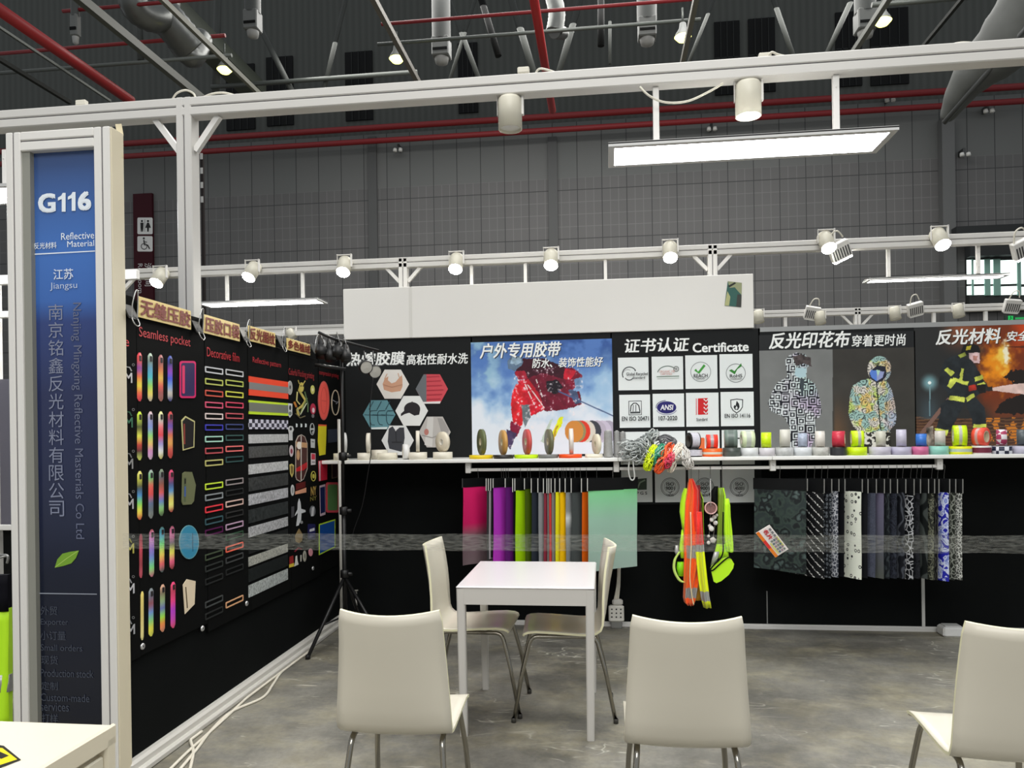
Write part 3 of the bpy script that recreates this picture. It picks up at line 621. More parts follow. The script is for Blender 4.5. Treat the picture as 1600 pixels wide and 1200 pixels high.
for P in ([(268, 158), (276, 146), (290, 141), (302, 146), (306, 154)], [(312, 155), (330, 147), (350, 145), (372, 150), (396, 152)], [(646, 131), (670, 127), (700, 126), (720, 129)], [(835, 120), (842, 108), (858, 110), (876, 117)], [(1198, 95), (1205, 82), (1218, 86), (1246, 92)], [(1462, 76), (1500, 67), (1525, 68), (1545, 71)], [(1000, 136), (1015, 150), (1040, 160), (1075, 158), (1110, 142), (1130, 130)]):
    pts = smooth_path([at(x, y, YF - .02 * math.sin(i * 1.3) - (0 if P[0][0] != 1000 else .045)) for i, (x, y) in enumerate(P)], 6); mb = MB(); mb.tube(pts, .0055, 6); mb.build('wire', WIRE, t)
for (x, y) in ((128, 163), (818, 112), (1195, 90)):
    c = at(x, y, YF); mb = MB(); mb.box(c + Vector((-.03, -.015, -.01)), c + Vector((.03, .015, .02)), 0, .004); mb.build('wire_connector', WIRE, t)
# rear frame and the next one behind it
yb = 6.82; zb2 = 3.05; t = thing('overhead_frame', (-.9, yb, 0), 'white aluminium beam on posts behind the white banner, carrying lit spotlights', 'frame')
mb = MB(); beam(mb, -5.6, 5.2, yb, zb2); mb.build('cross_beam', [BEAMW, GRV], t)
for px in (631, 1113):
    x = at(px, 430, yb).x; mb = MB(); post(mb, x, yb, 3.09); mb.build('post', [WHITE2, GRV], t)
    for s in (-1, 1): mb = MB(); brace(mb, (x + s * .04, yb, 2.88), (x + s * .16, yb, 3.01)); mb.build('knee_brace', WHITE2, t)
x = at(185, 440, yb).x
mb = MB(); brace(mb, (x, yb, 2.86), (x + .16, yb, 3.01)); mb.build('knee_brace', WHITE2, t)
for px in (737, 821, 946):
    x = at(px, 430, yb).x; mb = MB(); mb.box((x - .014, yb - .014, 2.2), (x + .014, yb + .014, 3.02)); mb.build('drop_rod', WHITE2, t)
yc = 10.8; t = thing('overhead_frame', (3.4, yc, 0), 'farthest white beam seen over the poster wall, with floodlights switched off', 'frame')
mb = MB(); beam(mb, -6.5, 8.5, yc, 3.05); mb.build('cross_beam', [BEAMW, GRV], t)
x = at(1339, 500, yc).x; mb = MB(); post(mb, x, yc, 3.09); mb.build('post', [WHITE2, GRV], t)
for s in (-1, 1): mb = MB(); brace(mb, (x + s * .04, yc, 2.84), (x + s * .2, yc, 3.01)); mb.build('knee_brace', WHITE2, t)
for px in (1227, 1459, 1540): x = at(px, 510, yc).x; mb = MB(); mb.box((x - .02, yc - .02, 2.2), (x + .02, yc + .02, 3.02)); mb.build('drop_rod', WHITE2, t)
# front corner frames of the neighbours, at the left border
t = thing('neighbour_frame', (-3.6, yb, 0), 'white neighbouring stand rails glimpsed past the pylon edge', 'frame')
for (y, h) in ((438, .07), (492, .05), (824, .04)):
    c = at(4, y, 5.2); mb = MB(); mb.box((-4.6, 5.18, c.z - h / 2), (-3.36, 5.22, c.z + h / 2), 0, .004); mb.build('rail', WHITE2, t)
c = at(4, 520, 5.25); d = at(4, 824, 5.25); mb = MB(); mb.box((-4.6, 5.24, d.z), (-3.36, 5.27, c.z - .35)); mb.build('wall_panel', mat((92, 90, 100), .5), t)
mb = MB(); mb.box((-4.6, 5.26, 0), (-3.36, 5.29, d.z)); mb.build('skirt_panel', BLACK, t)
mb = MB(); mb.box((-4.6, 5.2, 0), (-4.52, 5.28, c.z + .4)); mb.build('post', WHITE2, t)

# ------------------------------------------------------------------ LED panels
LEDP = mat((255, 255, 255), .3, emit=17, ecol=(250, 253, 255))
def led_panel(xa, xb, ya, yb_, z, ztop_, hx, lab, hy):
    t = thing('led_light', ((xa + xb) / 2, (ya + yb_) / 2, z), lab, 'light panel', 'hanging LED light panels')
    mb = MB(); f = .03
    for A, B in (((xa, ya, z), (xb, ya + f, z + .018)), ((xa, yb_ - f, z), (xb, yb_, z + .018)), ((xa, ya + f, z), (xa + f, yb_ - f, z + .018)), ((xb - f, ya + f, z), (xb, yb_ - f, z + .018))): mb.box(A, B)
    mb.box((xa, ya, z + .012), (xb, yb_, z + .02)); mb.build('panel_frame', mat((205, 205, 205), .4), t)
    mb = MB(); mb.box((xa + f, ya + f, z + .003), (xb - f, yb_ - f, z + .011)); mb.build('diffuser', LEDP, t)
    for x in hx:
        mb = MB(); mb.box((x - .015, hy - .012, z + .02), (x + .015, hy + .012, ztop_), 0, .002)
        for zz in (z + .08, ztop_ - .06): mb.lathe((x, hy - .012, zz), (0, -1, 0), [(.001, .003), (.005, .003), (.005, 0)], 8)
        mb.build('hanger_strap', WHITE2, t)
led_panel(.033, 1.348, 3.675, 3.975, 2.85, 3.205, (at(1025, 180, YF).x, at(1306, 170, YF).x), 'brightly lit LED panel hung from the nearest beam', YF)
led_panel(-3.78, -2.6, 6.75, 7.0, 2.735, 3.01, (at(355, 455, yb).x, at(473, 448, yb).x), 'lit LED panel hung low behind the yellow sign cards', yb)
led_panel(2.25, 3.38, 6.86, 7.02, 2.75, 3.01, (at(1391, 415, yb).x, at(1532, 400, yb).x), 'lit LED panel hung behind the fire poster', yb + .045)
led_panel(-4.6, -3.3, 4.4, 4.75, at(5, 300, 4.5).z, 3.4, (-3.9,), 'lit LED panel of the neighbouring stand, past the pylon edge', 4.6)

# ------------------------------------------------------------------ spotlights
SPOTE = mat((255, 255, 250), .3, emit=60, ecol=(255, 252, 240)); SPOTOFF = mat((230, 230, 226), .3)
def spotlight(px, py, y, lab, r=.052, L=.15, tilt=(0, 0), lit=True, power=0, body=(212, 208, 192), grp='drum spotlights', flat_=False):
    flat_ = flat_ or not lit
    c = at(px, py, y); d = Vector((tilt[0], tilt[1], -1)).normalized(); t = thing('spotlight', c, lab, 'spotlight', grp)
    mb = MB(); mb.lathe(c, d, [(.001, -L / 2), (r * .9, -L / 2), (r, -L / 2 + .012), (r, L / 2), (r - .006, L / 2), (r - .008, L / 2 - .012)], 24); mb.build('drum', mat(body, .35), t)
    mb = MB(); mb.lathe(c, d, [(r - .007, L / 2 - .012), (r * .5, L / 2 - .009), (.001, L / 2 - .008)] if flat_ else [(r - .007, L / 2 - .012), (r * .95, L / 2 + .004), (r * .8, L / 2 + .014), (r * .5, L / 2 + .022), (.001, L / 2 + .024)], 24); mb.build('lens', SPOTE if lit else SPOTOFF, t)
    mb = MB(); s = Vector((1, 0, 0))
    for k in (-1, 1): mb.box(c + s * k * (r + .001) + Vector((-.004, -.012, -.01)), c + s * k * (r + .006) + Vector((.004, .012, L / 2 + .03)), 0, .002)
    mb.box(c + Vector((-r - .006, -.012, L / 2 + .02)), c + Vector((r + .006, .012, L / 2 + .026))); mb.build('bracket', WHITE2, t)
    if power:
        l = bpy.data.lights.new('spot_beam', 'SPOT'); l.energy = power; l.spot_size = math.radians(110); l.spot_blend = .6; l.shadow_soft_size = .05; l.color = (1, .97, .9)
        o = bpy.data.objects.new('spot_beam', l); COL.objects.link(o); o.parent = t; o.location = d * (L / 2 + .05); o.rotation_euler = d.to_track_quat('-Z', 'Y').to_euler()
    return t
spotlight(797, 178, YF, 'unlit cream drum spotlight under the nearest beam, above the table', r=.061, L=.16, lit=False)
spotlight(1169, 156, YF, 'lit drum spotlight under the nearest beam, over the LED panel', r=.062, L=.165, power=60, flat_=True)
for (x, y, dx, lab) in [(250, 433, -.15, 'lit spotlight beside the restroom sign'), (394, 424, -.22, 'lit spotlight over the low LED panel, above the yellow cards'), (538, 416, .05, 'lit spotlight at the left end of the white banner'), (713, 411, 0, 'lit spotlight over the banner, above the film poster'), (861, 405, .02, 'lit spotlight over the banner, above the skier poster'), (1047, 393, -.03, 'lit spotlight over the banner, above the certificate poster'), (1291, 378, .12, 'brightest lit spotlight, beside a slotted floodlight on the rear beam'), (1468, 373, .1, 'lit spotlight on the rear beam over the firefighter')]:
    spotlight(x, y, yb - .115, lab, r=.062, L=.16, tilt=(dx, -.75), power=45)
def floodlight(px, py, y, lab, rot, lit, s=1.):
    c = at(px, py, y); t = thing('floodlight', c, lab, 'floodlight', 'slotted floodlights'); R = Matrix.Rotation(rot, 3, 'Y') @ Matrix.Rotation(math.radians(25), 3, 'X'); ax, ay, az = R.col[0], R.col[1], R.col[2]
    mb = MB(); mb.obox(c, ax, ay, az, (.085 * s, .03 * s, .075 * s), 0, .006); mb.build('housing', mat((214, 212, 208), .4), t)
    mb = MB()
    for k in range(7): mb.obox(c + ax * ((k - 3) * .022 * s) - ay * .031 * s - az * .012 * s, ax, ay, az, (.005 * s, .003, .045 * s))
    mb.build('cooling_slot', mat((60, 60, 62), .6), t)
    mb = MB(); mb.obox(c - az * .078 * s, ax, ay, az, (.075 * s, .028 * s, .006)); mb.build('lamp_glass', SPOTE if lit else SPOTOFF, t)
    mb = MB(); mb.tube(smooth_path([c + az * .07 * s - ax * .06, c + az * .16 * s - ax * .03, c + az * .17 * s + ax * .03, c + az * .1 * s + ax * .06], 6), .007, 6); mb.build('handle_loop', WIRE, t)
floodlight(1312, 392, yb - .05, 'lit slotted floodlight beside the brightest spotlight', -.45, True)
floodlight(1598, 388, yb - .05, 'lit slotted floodlight at the picture edge by the lit doorway', -.45, True)
for (x, y, r, lab) in [(1269, 489, .2, 'unlit slotted floodlight above the jacket poster, touching a drum lamp'), (1430, 483, -.25, 'unlit slotted floodlight tilted the other way, between two small drum lamps'), (1581, 478, .1, 'unlit slotted floodlight close under the lit doorway')]: floodlight(x, y, yc - .08, lab, r, False, 1.15)
for (x, y, lab) in [(1185, 495, 'small unlit drum lamp against the banner end'), (1281, 497, 'small unlit drum lamp touching a slotted floodlight'), (1398, 490, 'small unlit drum lamp right of the far post'), (1497, 486, 'small tilted unlit drum lamp on the far beam near the doorway')]: spotlight(x, y, yc - .1, lab, r=.07, L=.16, tilt=(.1, -.2), lit=False)
spotlight(455, 522, 8.0, 'small pale drum lamp peeping over the clipped boards', r=.05, L=.1, tilt=(.8, 0), lit=False)
c = at(492, 520, 8.0); mb = MB(); mb.bar((c.x - .75, 8.0, c.z), (c.x + .55, 8.0, c.z), .05, .05); mb.bar((c.x + .5, 8.0, 0), (c.x + .5, 8.0, c.z - .02), .05, .05); tag(mb.build('cross_rail', WHITE2), 'short white rail seen between the sign cards and the banner', 'rail')
# ------------------------------------------------------------------ table and chairs
TOPW = mat((222, 218, 219), .28, coat=.2); LEGW = mat((202, 199, 194), .4)
tx0, tx1, ty0, ty1, tz = -.742, -.062, 3.70, 4.43, .742
t = thing('square_table', ((tx0 + tx1) / 2, (ty0 + ty1) / 2, 0), 'square white table with square tapering legs between two white chairs', 'table')
mb = MB(); mb.box((tx0, ty0, tz - .012), (tx1, ty1, tz), 0, .006); mb.build('tabletop', TOPW, t)
mb = MB()
for A, B in (((tx0 + .03, ty0 + .003, tz - .09), (tx1 - .03, ty0 + .022, tz - .012)), ((tx0 + .03, ty1 - .022, tz - .09), (tx1 - .03, ty1 - .003, tz - .012)), ((tx0 + .003, ty0 + .03, tz - .09), (tx0 + .022, ty1 - .03, tz - .012)), ((tx1 - .022, ty0 + .03, tz - .09), (tx1 - .003, ty1 - .03, tz - .012))): mb.box(A, B)
mb.build('apron', LEGW, t)
for sx in (0, 1):
    for sy in (0, 1):
        x = tx0 + .002 if not sx else tx1 - .044; y = ty0 + .002 if not sy else ty1 - .044; dx = .006 * (1 if not sx else -1)
        mb = MB(); w = .042; k = .006
        def sq(z, o, ins): return [Vector((x + o + a, y + b, z)) for a, b in ((k + ins, ins), (w - k - ins, ins), (w - ins, k + ins), (w - ins, w - k - ins), (w - k - ins, w - ins), (k + ins, w - ins), (ins, w - k - ins), (ins, k + ins))]
        P = [sq(tz - .012, 0, 0), sq(.35, dx * .5, .001), sq(.0, dx, .003)]
        for i in range(2):
            mb.add(P[i] + P[i + 1], [(8 + j, 8 + (j + 1) % 8, (j + 1) % 8, j) for j in range(8)])
        mb.add(P[2], [tuple(range(7, -1, -1))]); mb.build('leg', LEGW, t)

SHELL = mat((214, 208, 192), .36, coat=.15); EDGE = mat((238, 234, 198), .4)
def make_chair(label):
    """white bent-plywood chair; its front is +Y"""
    t = thing('chair', (0, 0, 0), label, 'chair')
    prof = []
    # side profile of the shell (y, z): seat front edge -> seat -> bend -> back top
    for y, z in [(.212, .432), (.205, .444), (.185, .452), (.14, .456), (.06, .452), (-.02, .446), (-.09, .441), (-.135, .441), (-.165, .447), (-.187, .462), (-.200, .487), (-.207, .53), (-.213, .60), (-.222, .68), (-.234, .76), (-.247, .83), (-.254, .868)]: prof.append((y, z * 1.035))
    n = 12; N = len(prof); th = .011
    def rows(off):
        R = []
        for i, (y, z) in enumerate(prof):
            p0 = prof[max(0, i - 1)]; p1 = prof[min(N - 1, i + 1)]; ty, tz_ = p1[0] - p0[0], p1[1] - p0[1]; L = math.hypot(ty, tz_); ny, nz = tz_ / L, -ty / L   # towards the sitter: up on the seat, forward on the back
            s = i / (N - 1); back = sstep(.5, .9, np.float64(s)); hw = .203 + .002 * (1 - s) - .024 * float(sstep(.6, 1., np.float64(s)))
            if i == N - 1: hw -= .006
            if i < 9: hw -= .006
            if i == 0: hw -= .010
            row = []
            for j in range(n + 1):
                u = -1 + 2 * j / n; bow = .046 * float(back) * (1 - u * u) - .02 * float(back)
                dip = -.010 * (1 - u * u) * (1 - float(back)) * (1 if i > 1 else .4) - (.012 * (1 - u * u) if i >= N - 3 else 0)
                row.append(Vector((u * hw, y - bow - ny * off, z + dip - nz * off)))
            R.append(row)
        return R
    A, B = rows(0), rows(th)
    mb = MB(); mb.grid(A, 0); mb.grid([r[::-1] for r in B], 0); 
    loopA = [A[0][j] for j in range(n + 1)] + [A[i][n] for i in range(1, N)] + [A[N - 1][j] for j in range(n - 1, -1, -1)] + [A[i][0] for i in range(N - 2, 0, -1)]
    loopB = [B[0][j] for j in range(n + 1)] + [B[i][n] for i in range(1, N)] + [B[N - 1][j] for j in range(n - 1, -1, -1)] + [B[i][0] for i in range(N - 2, 0, -1)]
    m = len(loopA); mb.add(loopA + loopB, [(i, m + i, m + (i + 1) % m, (i + 1) % m) for i in range(m)], 1)
    mb.build('seat_shell', [SHELL, EDGE], t, local=True, fixn=True)
    for s in (-1, 1):
        x = s * .160; zt_ = .434
        pts = [Vector((s * .192, .262, .004)), Vector((s * .180, .215, .25)), Vector((s * .165, .178, .395))] + bez((s * .164, .174, .405), (s * .160, .160, .441), (s * .160, .13, zt_), (s * .160, .10, zt_), 8) + [Vector((x, -.06, zt_))] + bez((x, -.09, zt_), (x, -.13, zt_), (s * .160, -.158, .439), (s * .164, -.175, .402), 8) + [Vector((s * .178, -.215, .25)), Vector((s * .19, -.262, .004))]
        mb = MB(); mb.tube(pts, .0105, 12); mb.build('leg_frame', CHROME, t, local=True)
        for y in (.262, -.262):
            mb = MB(); mb.lathe((s * .192, y, 0), (0, 0, 1), [(.001, 0), (.013, 0), (.013, .02), (.0106, .024)], 12); mb.build('foot_cap', mat((60, 58, 54), .5), t, local=True)
    for y in (.09, -.10):
        mb = MB(); mb.bar((-.160, y, .433), (.160, y, .433), .02, .012); mb.build('cross_bar', STEEL, t, local=True)
    return t
c0 = make_chair('white chair with its back turned, standing at the corner of the table')
for i, (x, y, rz, lab) in enumerate([(-.745, 2.78, .02, None), (.252, 2.755, .0, 'white chair with its back turned, alone under the hanging vests'), (1.27, 2.735, -.03, 'white chair with its back turned, its seat showing, cut by the picture edge'),
                                     (-.72, 4.17, -PI / 2 - .03, 'white chair facing the table from the side of the sample boards'), (-.24, 4.12, PI / 2 + .06, 'white chair facing the table from the side of the power socket')]):
    c = c0 if i == 0 else copy_tree(c0)
    c.location = (x, y, 0); c.rotation_euler = (0, 0, rz)
    if lab: c['label'] = lab
    c['group'] = 'white plywood chairs'

# ------------------------------------------------------------------ barrier tape with the business card notice
tp = bpy.data.materials.new('clear_tape'); tp.use_nodes = True; nt = tp.node_tree; b = nt.nodes['Principled BSDF']
b.inputs['Base Color'].default_value = (*lin((190, 192, 184)), 1); b.inputs['Roughness'].default_value = .16; b.inputs['Specular IOR Level'].default_value = .6
tc = nt.nodes.new('ShaderNodeTexCoord'); mp = nt.nodes.new('ShaderNodeMapping'); mp.inputs['Scale'].default_value = (1, 1, 5); nz = nt.nodes.new('ShaderNodeTexNoise'); nz.inputs['Scale'].default_value = 30; nz.inputs['Detail'].default_value = 6; rp = nt.nodes.new('ShaderNodeValToRGB')
rp.color_ramp.elements[0].position = .35; rp.color_ramp.elements[0].color = (.05, .05, .05, 1); rp.color_ramp.elements[1].position = .8; rp.color_ramp.elements[1].color = (.32, .32, .32, 1)
nt.links.new(tc.outputs['Object'], mp.inputs[0]); nt.links.new(mp.outputs[0], nz.inputs['Vector']); nt.links.new(nz.outputs['Fac'], rp.inputs[0]); nt.links.new(rp.outputs[0], b.inputs['Alpha'])
bp = nt.nodes.new('ShaderNodeBump'); bp.inputs['Strength'].default_value = .5; bp.inputs['Distance'].default_value = .01; nt.links.new(nz.outputs['Fac'], bp.inputs['Height']); nt.links.new(bp.outputs[0], b.inputs['Normal'])
ytp = 3.06; mb = MB(); P = []
za, zb_ = at(260, 833.5, ytp).z, at(260, 858, ytp).z
for r in range(4):
    row = []
    for i in range(121):
        x = -2.066 + i * (5.3 / 120); sag = .012 * math.sin(PI * i / 120) * 0 ; f = r / 3
        row.append(Vector((x, ytp + .004 * math.sin(i * .5 + r) * (1 - abs(f - .5)), zb_ + (za - zb_) * f + .0015 * math.sin(i * .9 + r))))
    P.append(row)
mb.grid(P); tape = tag(mb.build('barrier_tape', tp), 'clear plastic barrier tape stretched across the stand at waist height', 'tape')
p0 = at(1207, 846, ytp - .008)
t = thing('notice_card', p0, 'tilted red and orange business card notice stuck on the clear barrier tape', 'card')
PC = Y(ytp - .010)
quad = [(1181, 833), (1202.5, 820), (1232, 858), (1211.5, 871)]
mb = MB(); mb.poly([PC.w(*q) for q in quad], .004, PC.n); mb.build('card_sheet', mat((232, 226, 222), .45), t)
def qp(u, v):
    a, b_, c_, d = [Vector(q) for q in quad]; p = (a * (1 - u) + b_ * u) * (1 - v) + (d * (1 - u) + c_ * u) * v; return (p.x, p.y)
def qr(u0, v0, u1, v1): return [qp(u0, v0), qp(u1, v0), qp(u1, v1), qp(u0, v1)]
items = [(qr(0, 0, .2, .36), (226, 120, 30)), (qr(0, .36, .2, .66), (214, 52, 50)), (qr(0, .66, .2, 1), (228, 128, 36)), (qr(.28, .52, .36, .94), (216, 214, 120)), (qr(.8, .44, .93, .82), (198, 200, 110))]
for v in range(5):
    for u in range(3): items.append((qr(.40 + u * .17, .46 + v * .1, .53 + u * .17, .53 + v * .1), [(120, 130, 120), (90, 110, 120), (150, 130, 140)][(u + v) % 3]))
for v in range(3): items.append((qr(.76, .08 + v * .12, .9, .17 + v * .12), (120, 122, 124)))
art('card_print', t, PC, items, .0015)
def tilted(s, u0, v0, u1, v1, col, bold=.05):
    vs, fs = text_mesh(s, bold); xs = [v[0] for v in vs]; ys = [v[1] for v in vs]; a0, a1, b0, b1 = min(xs), max(xs), min(ys), max(ys); mb = MB()
    # reads along the card's long side
    mb.add([PC.w(*qp(u1 - (u1 - u0) * (1 - (y - b0) / (b1 - b0)), v0 + (v1 - v0) * (x - a0) / (a1 - a0)), .004 + k) for x, y, k in vs], [f for f in fs]); return mb.build('lettering', mat(col, .5), t, weld=False)
tilted('名片', .40, .05, .68, .42, (196, 28, 44))

# ------------------------------------------------------------------ power socket, cables, floor things
c = on_floor(963, 975); c.y = YB - .07
t = thing('power_socket', (c.x, c.y, 0), 'white multi socket extension box leaning on the black wall, plugs in its top', 'socket')
k = (at(975, 960, c.y).x - at(951, 960, c.y).x); za, zb_ = at(963, 971, c.y).z, at(963, 946, c.y).z
mb = MB(); mb.box((c.x - k / 2, c.y - .02, za), (c.x + k / 2, c.y + .03, zb_), 0, .01); mb.build('socket_box', mat((222, 220, 212), .4), t)
art('socket_hole', t, Y(c.y - .02), [(ell(963 + dx, 958 + dy, 1.3, 1.3, 10), (40, 40, 40)) for dx in (-7, 0, 7) for dy in (-6, 0, 6)], .002)
mb = MB(); mb.box((c.x - .03, c.y - .005, zb_), (c.x + .05, c.y + .04, zb_ + .045), 0, .012); mb.build('plug', mat((206, 204, 198), .45), t)
mb = MB(); mb.box((c.x - k * .35, c.y - .01, 0), (c.x + k * .35, c.y + .03, za), 0, .004); mb.build('stand_foot', mat((120, 120, 116), .5), t)
mb = MB()
for d in (-.012, .0, .014): mb.tube(smooth_path([(c.x + d, c.y + .02, zb_ + .04), (c.x + .02 + d * .6, YB - .03, .35), (c.x + .03 + d * .3, YB - .025, .62)], 6), .007, 8)
mb.build('cord', WIRE, t)
p = at(1485, 992, YB - .11)
t = thing('junction_box', (p.x, YB - .1, 0), 'white flat power adapter box lying at the foot of the black wall', 'box')
mb = MB(); mb.box((p.x - .07, YB - .17, 0), (p.x + .08, YB - .05, .07), 0, .012); mb.build('casing', mat((226, 226, 224), .4), t)
mb = MB(); mb.box((p.x - .05, YB - .15, .07), (p.x + .06, YB - .07, .078), 0, .003); mb.build('lid', mat((206, 206, 204), .4), t)
for i, (P, lab) in enumerate([([(268, 1210), (300, 1178), (331, 1150), (362, 1122), (402, 1085), (440, 1056), (452, 1040), (475, 1025), (484, 1012)], 'white power cable lying close along the white base rail'),
                              ([(283, 1212), (318, 1170), (341, 1140), (372, 1112), (420, 1090), (436, 1070), (450, 1050), (470, 1034), (492, 1020)], 'white power cable looping out over the concrete by the base rail'),
                              ([(305, 1210), (312, 1176), (308, 1158), (306, 1142)], 'short white cable end crossing the base rail')]):
    pts = smooth_path([on_floor(x - 10, y, .008) for x, y in P], 8); 
    for q in pts: q.x = max(q.x, XL + .073)
    mb = MB(); mb.tube(pts, .0075, 8); tag(mb.build('power_cable', mat((226, 220, 204), .5)), lab, 'cable')

# ------------------------------------------------------------------ black light stand in the corner
BLK = mat((12, 12, 13), .45)
sp_ = on_floor(540, 1006); sx, sy = sp_.x, sp_.y
t = thing('light_stand', (sx, sy, 0), 'black tripod light stand in the corner, with a long top arm of lamp heads', 'light stand')
PSD = Y(sy); top = at(546.5, 536, sy).z
mb = MB(); mb.tube([(sx, sy, .12), (sx, sy, .95)], .016, 12); mb.tube([(sx, sy, .93), (sx, sy, top)], .011, 12); mb.build('pole', BLK, t)
for z in (.5, .95, at(547, 713, sy).z): mb = MB(); mb.lathe((sx, sy, z), (0, 0, 1), [(.02, -.03), (.03, -.025), (.03, .025), (.02, .03)], 12); mb.lathe((sx + .03, sy, z), (1, 0, 0), [(.001, .03), (.014, .025), (.014, 0)], 8); mb.build('collar', BLK, t)
f1 = on_floor(481, 1027, .012)
for f in (f1, Vector((sx + .38, sy - .22, .012)), Vector((sx + .02, sy + .36, .012))):
    a = Vector((sx, sy, .48)); mb = MB(); mb.tube([a, f], .013, 8); mb.tube([Vector((sx, sy, .20)), a.lerp(f, .62)], .007, 8); mb.build('leg', BLK, t)
    mb = MB(); mb.lathe(f - Vector((0, 0, .012)), (0, 0, 1), [(.001, 0), (.017, 0), (.017, .02), (.012, .03)], 10); mb.build('foot_cap', BLK, t)
a, b = Vector((sx - .02, sy - .10, top + .02)), at(591, 548, sy + .25)
mb = MB(); mb.tube([at(497, 519, sy - .15), a, b], .010, 8); mb.build('top_arm', BLK, t)
mb = MB(); mb.tube([at(492, 570, sy - .1), at(540, 577, sy)], .012, 8); mb.build('lower_arm', BLK, t)
for (x, y, dy) in ((571, 573, .12), (585, 580, .18)):
    c = at(x, y, sy + dy); mb = MB(); mb.lathe(c, (.55, -.75, -.3), [(.001, -.06), (.03, -.055), (.047, -.02), (.05, .02), (.044, .024)], 18); h = mb.build('lamp_head', BLK, t)
    mb = MB(); mb.lathe(c + Vector((.55, -.75, -.3)).normalized() * .022, (.55, -.75, -.3), [(.044, 0), (.001, .004)], 18); mb.build('lamp_face', mat((188, 186, 178), .25), h)
    mb = MB(); mb.tube([c + Vector((0, 0, .03)), Vector((c.x - .01, c.y, at(x, 548, sy + dy).z))], .006, 6); mb.build('hook', BLK, h)
for (x, y, r) in ((503, 545, .05), (516, 551, .042), (529, 546, .05), (540, 552, .04)):
    c = at(x, y, sy - .06); mb = MB(); mb.lathe(c, (.2, -.4, -1), [(.001, -.07), (r * .6, -.06), (r, .02), (r * .9, .06), (.001, .055)], 14); h = mb.build('clamp_head', BLK, t)
    mb = MB(); mb.tube([c + Vector((-.02, -.02, .03)), c + Vector((0, -.03, .12)), c + Vector((.02, -.02, .03))], .005, 6); mb.build('wire_bail', mat((150, 150, 150), .3, .8), h)
mb = MB(); mb.tube(smooth_path([at(x, y, sy + .05) for x, y in ((583, 590), (578, 640), (580, 700), (574, 745), (566, 790), (553, 828), (549, 850))], 8), .0035, 6); mb.build('cable', BLK, t)
# thin pale upright in the corner
p = at(531.5, 800, 5.42); q = at(530, 655, 5.42); r_ = on_floor(531, 975)
mb = MB(); mb.tube([(p.x, 5.42, 0), (p.x, 5.42, q.z)], .011, 10); tag(mb.build('corner_pole', mat((196, 194, 186), .35)), 'thin pale upright pole in the corner beside the sample boards', 'pole')
p = at(555, 930, 5.6); mb = MB(); mb.tube([(p.x, 5.62, 0), (p.x, 5.62, at(555, 923, 5.62).z)], .008, 8); mb.lathe((p.x, 5.62, at(555, 923, 5.62).z), (0, 0, 1), [(.001, .006), (.018, .006), (.018, 0), (.001, 0)], 10); tag(mb.build('short_rod', mat((150, 148, 140), .35)), 'short pale rod standing behind the black tripod', 'rod')

# ------------------------------------------------------------------ hi-vis jacket of the neighbouring stand
c = at(-8, 1000, 3.4); t = thing('safety_jacket', (c.x, 3.45, .3), 'lime yellow safety jacket with grey reflective band, past the pylon edge', 'jacket')
def cloth(name, par, rows, y, mats, mi=None, bulge=.03, waves=3, amp=.006, nx=14, thick=.02, ph=0.):
    """hanging cloth from rows of (pixel y, left, right) on the plane y; mi(i, j) picks the material"""
    mb = MB(); F = []; Bk = []; R = len(rows)
    for i, (py, xl, xr) in enumerate(rows):
        a, b = at(xl, py, y), at(xr, py, y); f, g = [], []
        for j in range(nx + 1):
            u = j / nx; d = bulge * math.sin(PI * u) + amp * math.sin(u * PI * 2 * waves + ph + i * .35); p = a.lerp(b, u)
            f.append(Vector((p.x, y - d, p.z))); g.append(Vector((p.x, y + thick, p.z)))
        F.append(f); Bk.append(g[::-1])
    mm = (lambda i, j: mi(i, j / nx)) if mi else 0
    mb.grid(F[::-1], (lambda i, j: mm(R - 2 - i, j)) if mi else 0)
    mb.grid(Bk[::-1], (lambda i, j: mm(R - 2 - i, nx - 1 - j)) if mi else 0)
    for i in range(R - 1):
        for s in (0, nx): mb.add([F[i][s], Bk[i][nx - s], Bk[i + 1][nx - s], F[i + 1][s]], [(0, 1, 2, 3)], mm(i, min(s, nx - 1)) if mi else 0)
    mb.add(F[0] + Bk[0][::-1], [(j, j + 1, nx + 2 + j, nx + 1 + j) for j in range(nx)], mm(0, 0) if mi else 0); mb.add(F[-1] + Bk[-1][::-1], [(j + 1, j, nx + 1 + j, nx + 2 + j) for j in range(nx)], mm(R - 2, 0) if mi else 0)
    return mb.build(name, mats, par, fixn=True)
LIME = mat((198, 255, 20), .6, sheen=.2); REFL = mat((178, 178, 176), .35, .3); NAVY = mat((14, 14, 22), .7)
cloth('jacket_body', t, [(950 + i * 21, -70, 14 + min(1, i * .4)) for i in range(10)], 3.4, [LIME], None, .05, 3, .008)
cloth('reflective_band', t, [(1054, -70, 14.6), (1067, -70, 14.9), (1081, -70, 14.9)], 3.395, [REFL], None, .05, 3, .008)
cloth('shoulder', t, [(898, -70, 12), (912, -70, 12.5), (932, -70, 13), (955, -70, 14)], 3.4, [NAVY], None, .05, 2, .006)
mb = MB(); mb.tube(smooth_path([at(-30, 850, 3.4), at(-10, 866, 3.4), at(11, 868, 3.4), at(11, 880, 3.4)], 6), .006, 6); mb.tube([at(-30, 880, 3.4), at(11, 868, 3.4)], .006, 6); mb.build('hanger', mat((150, 150, 148), .3, .6), t)
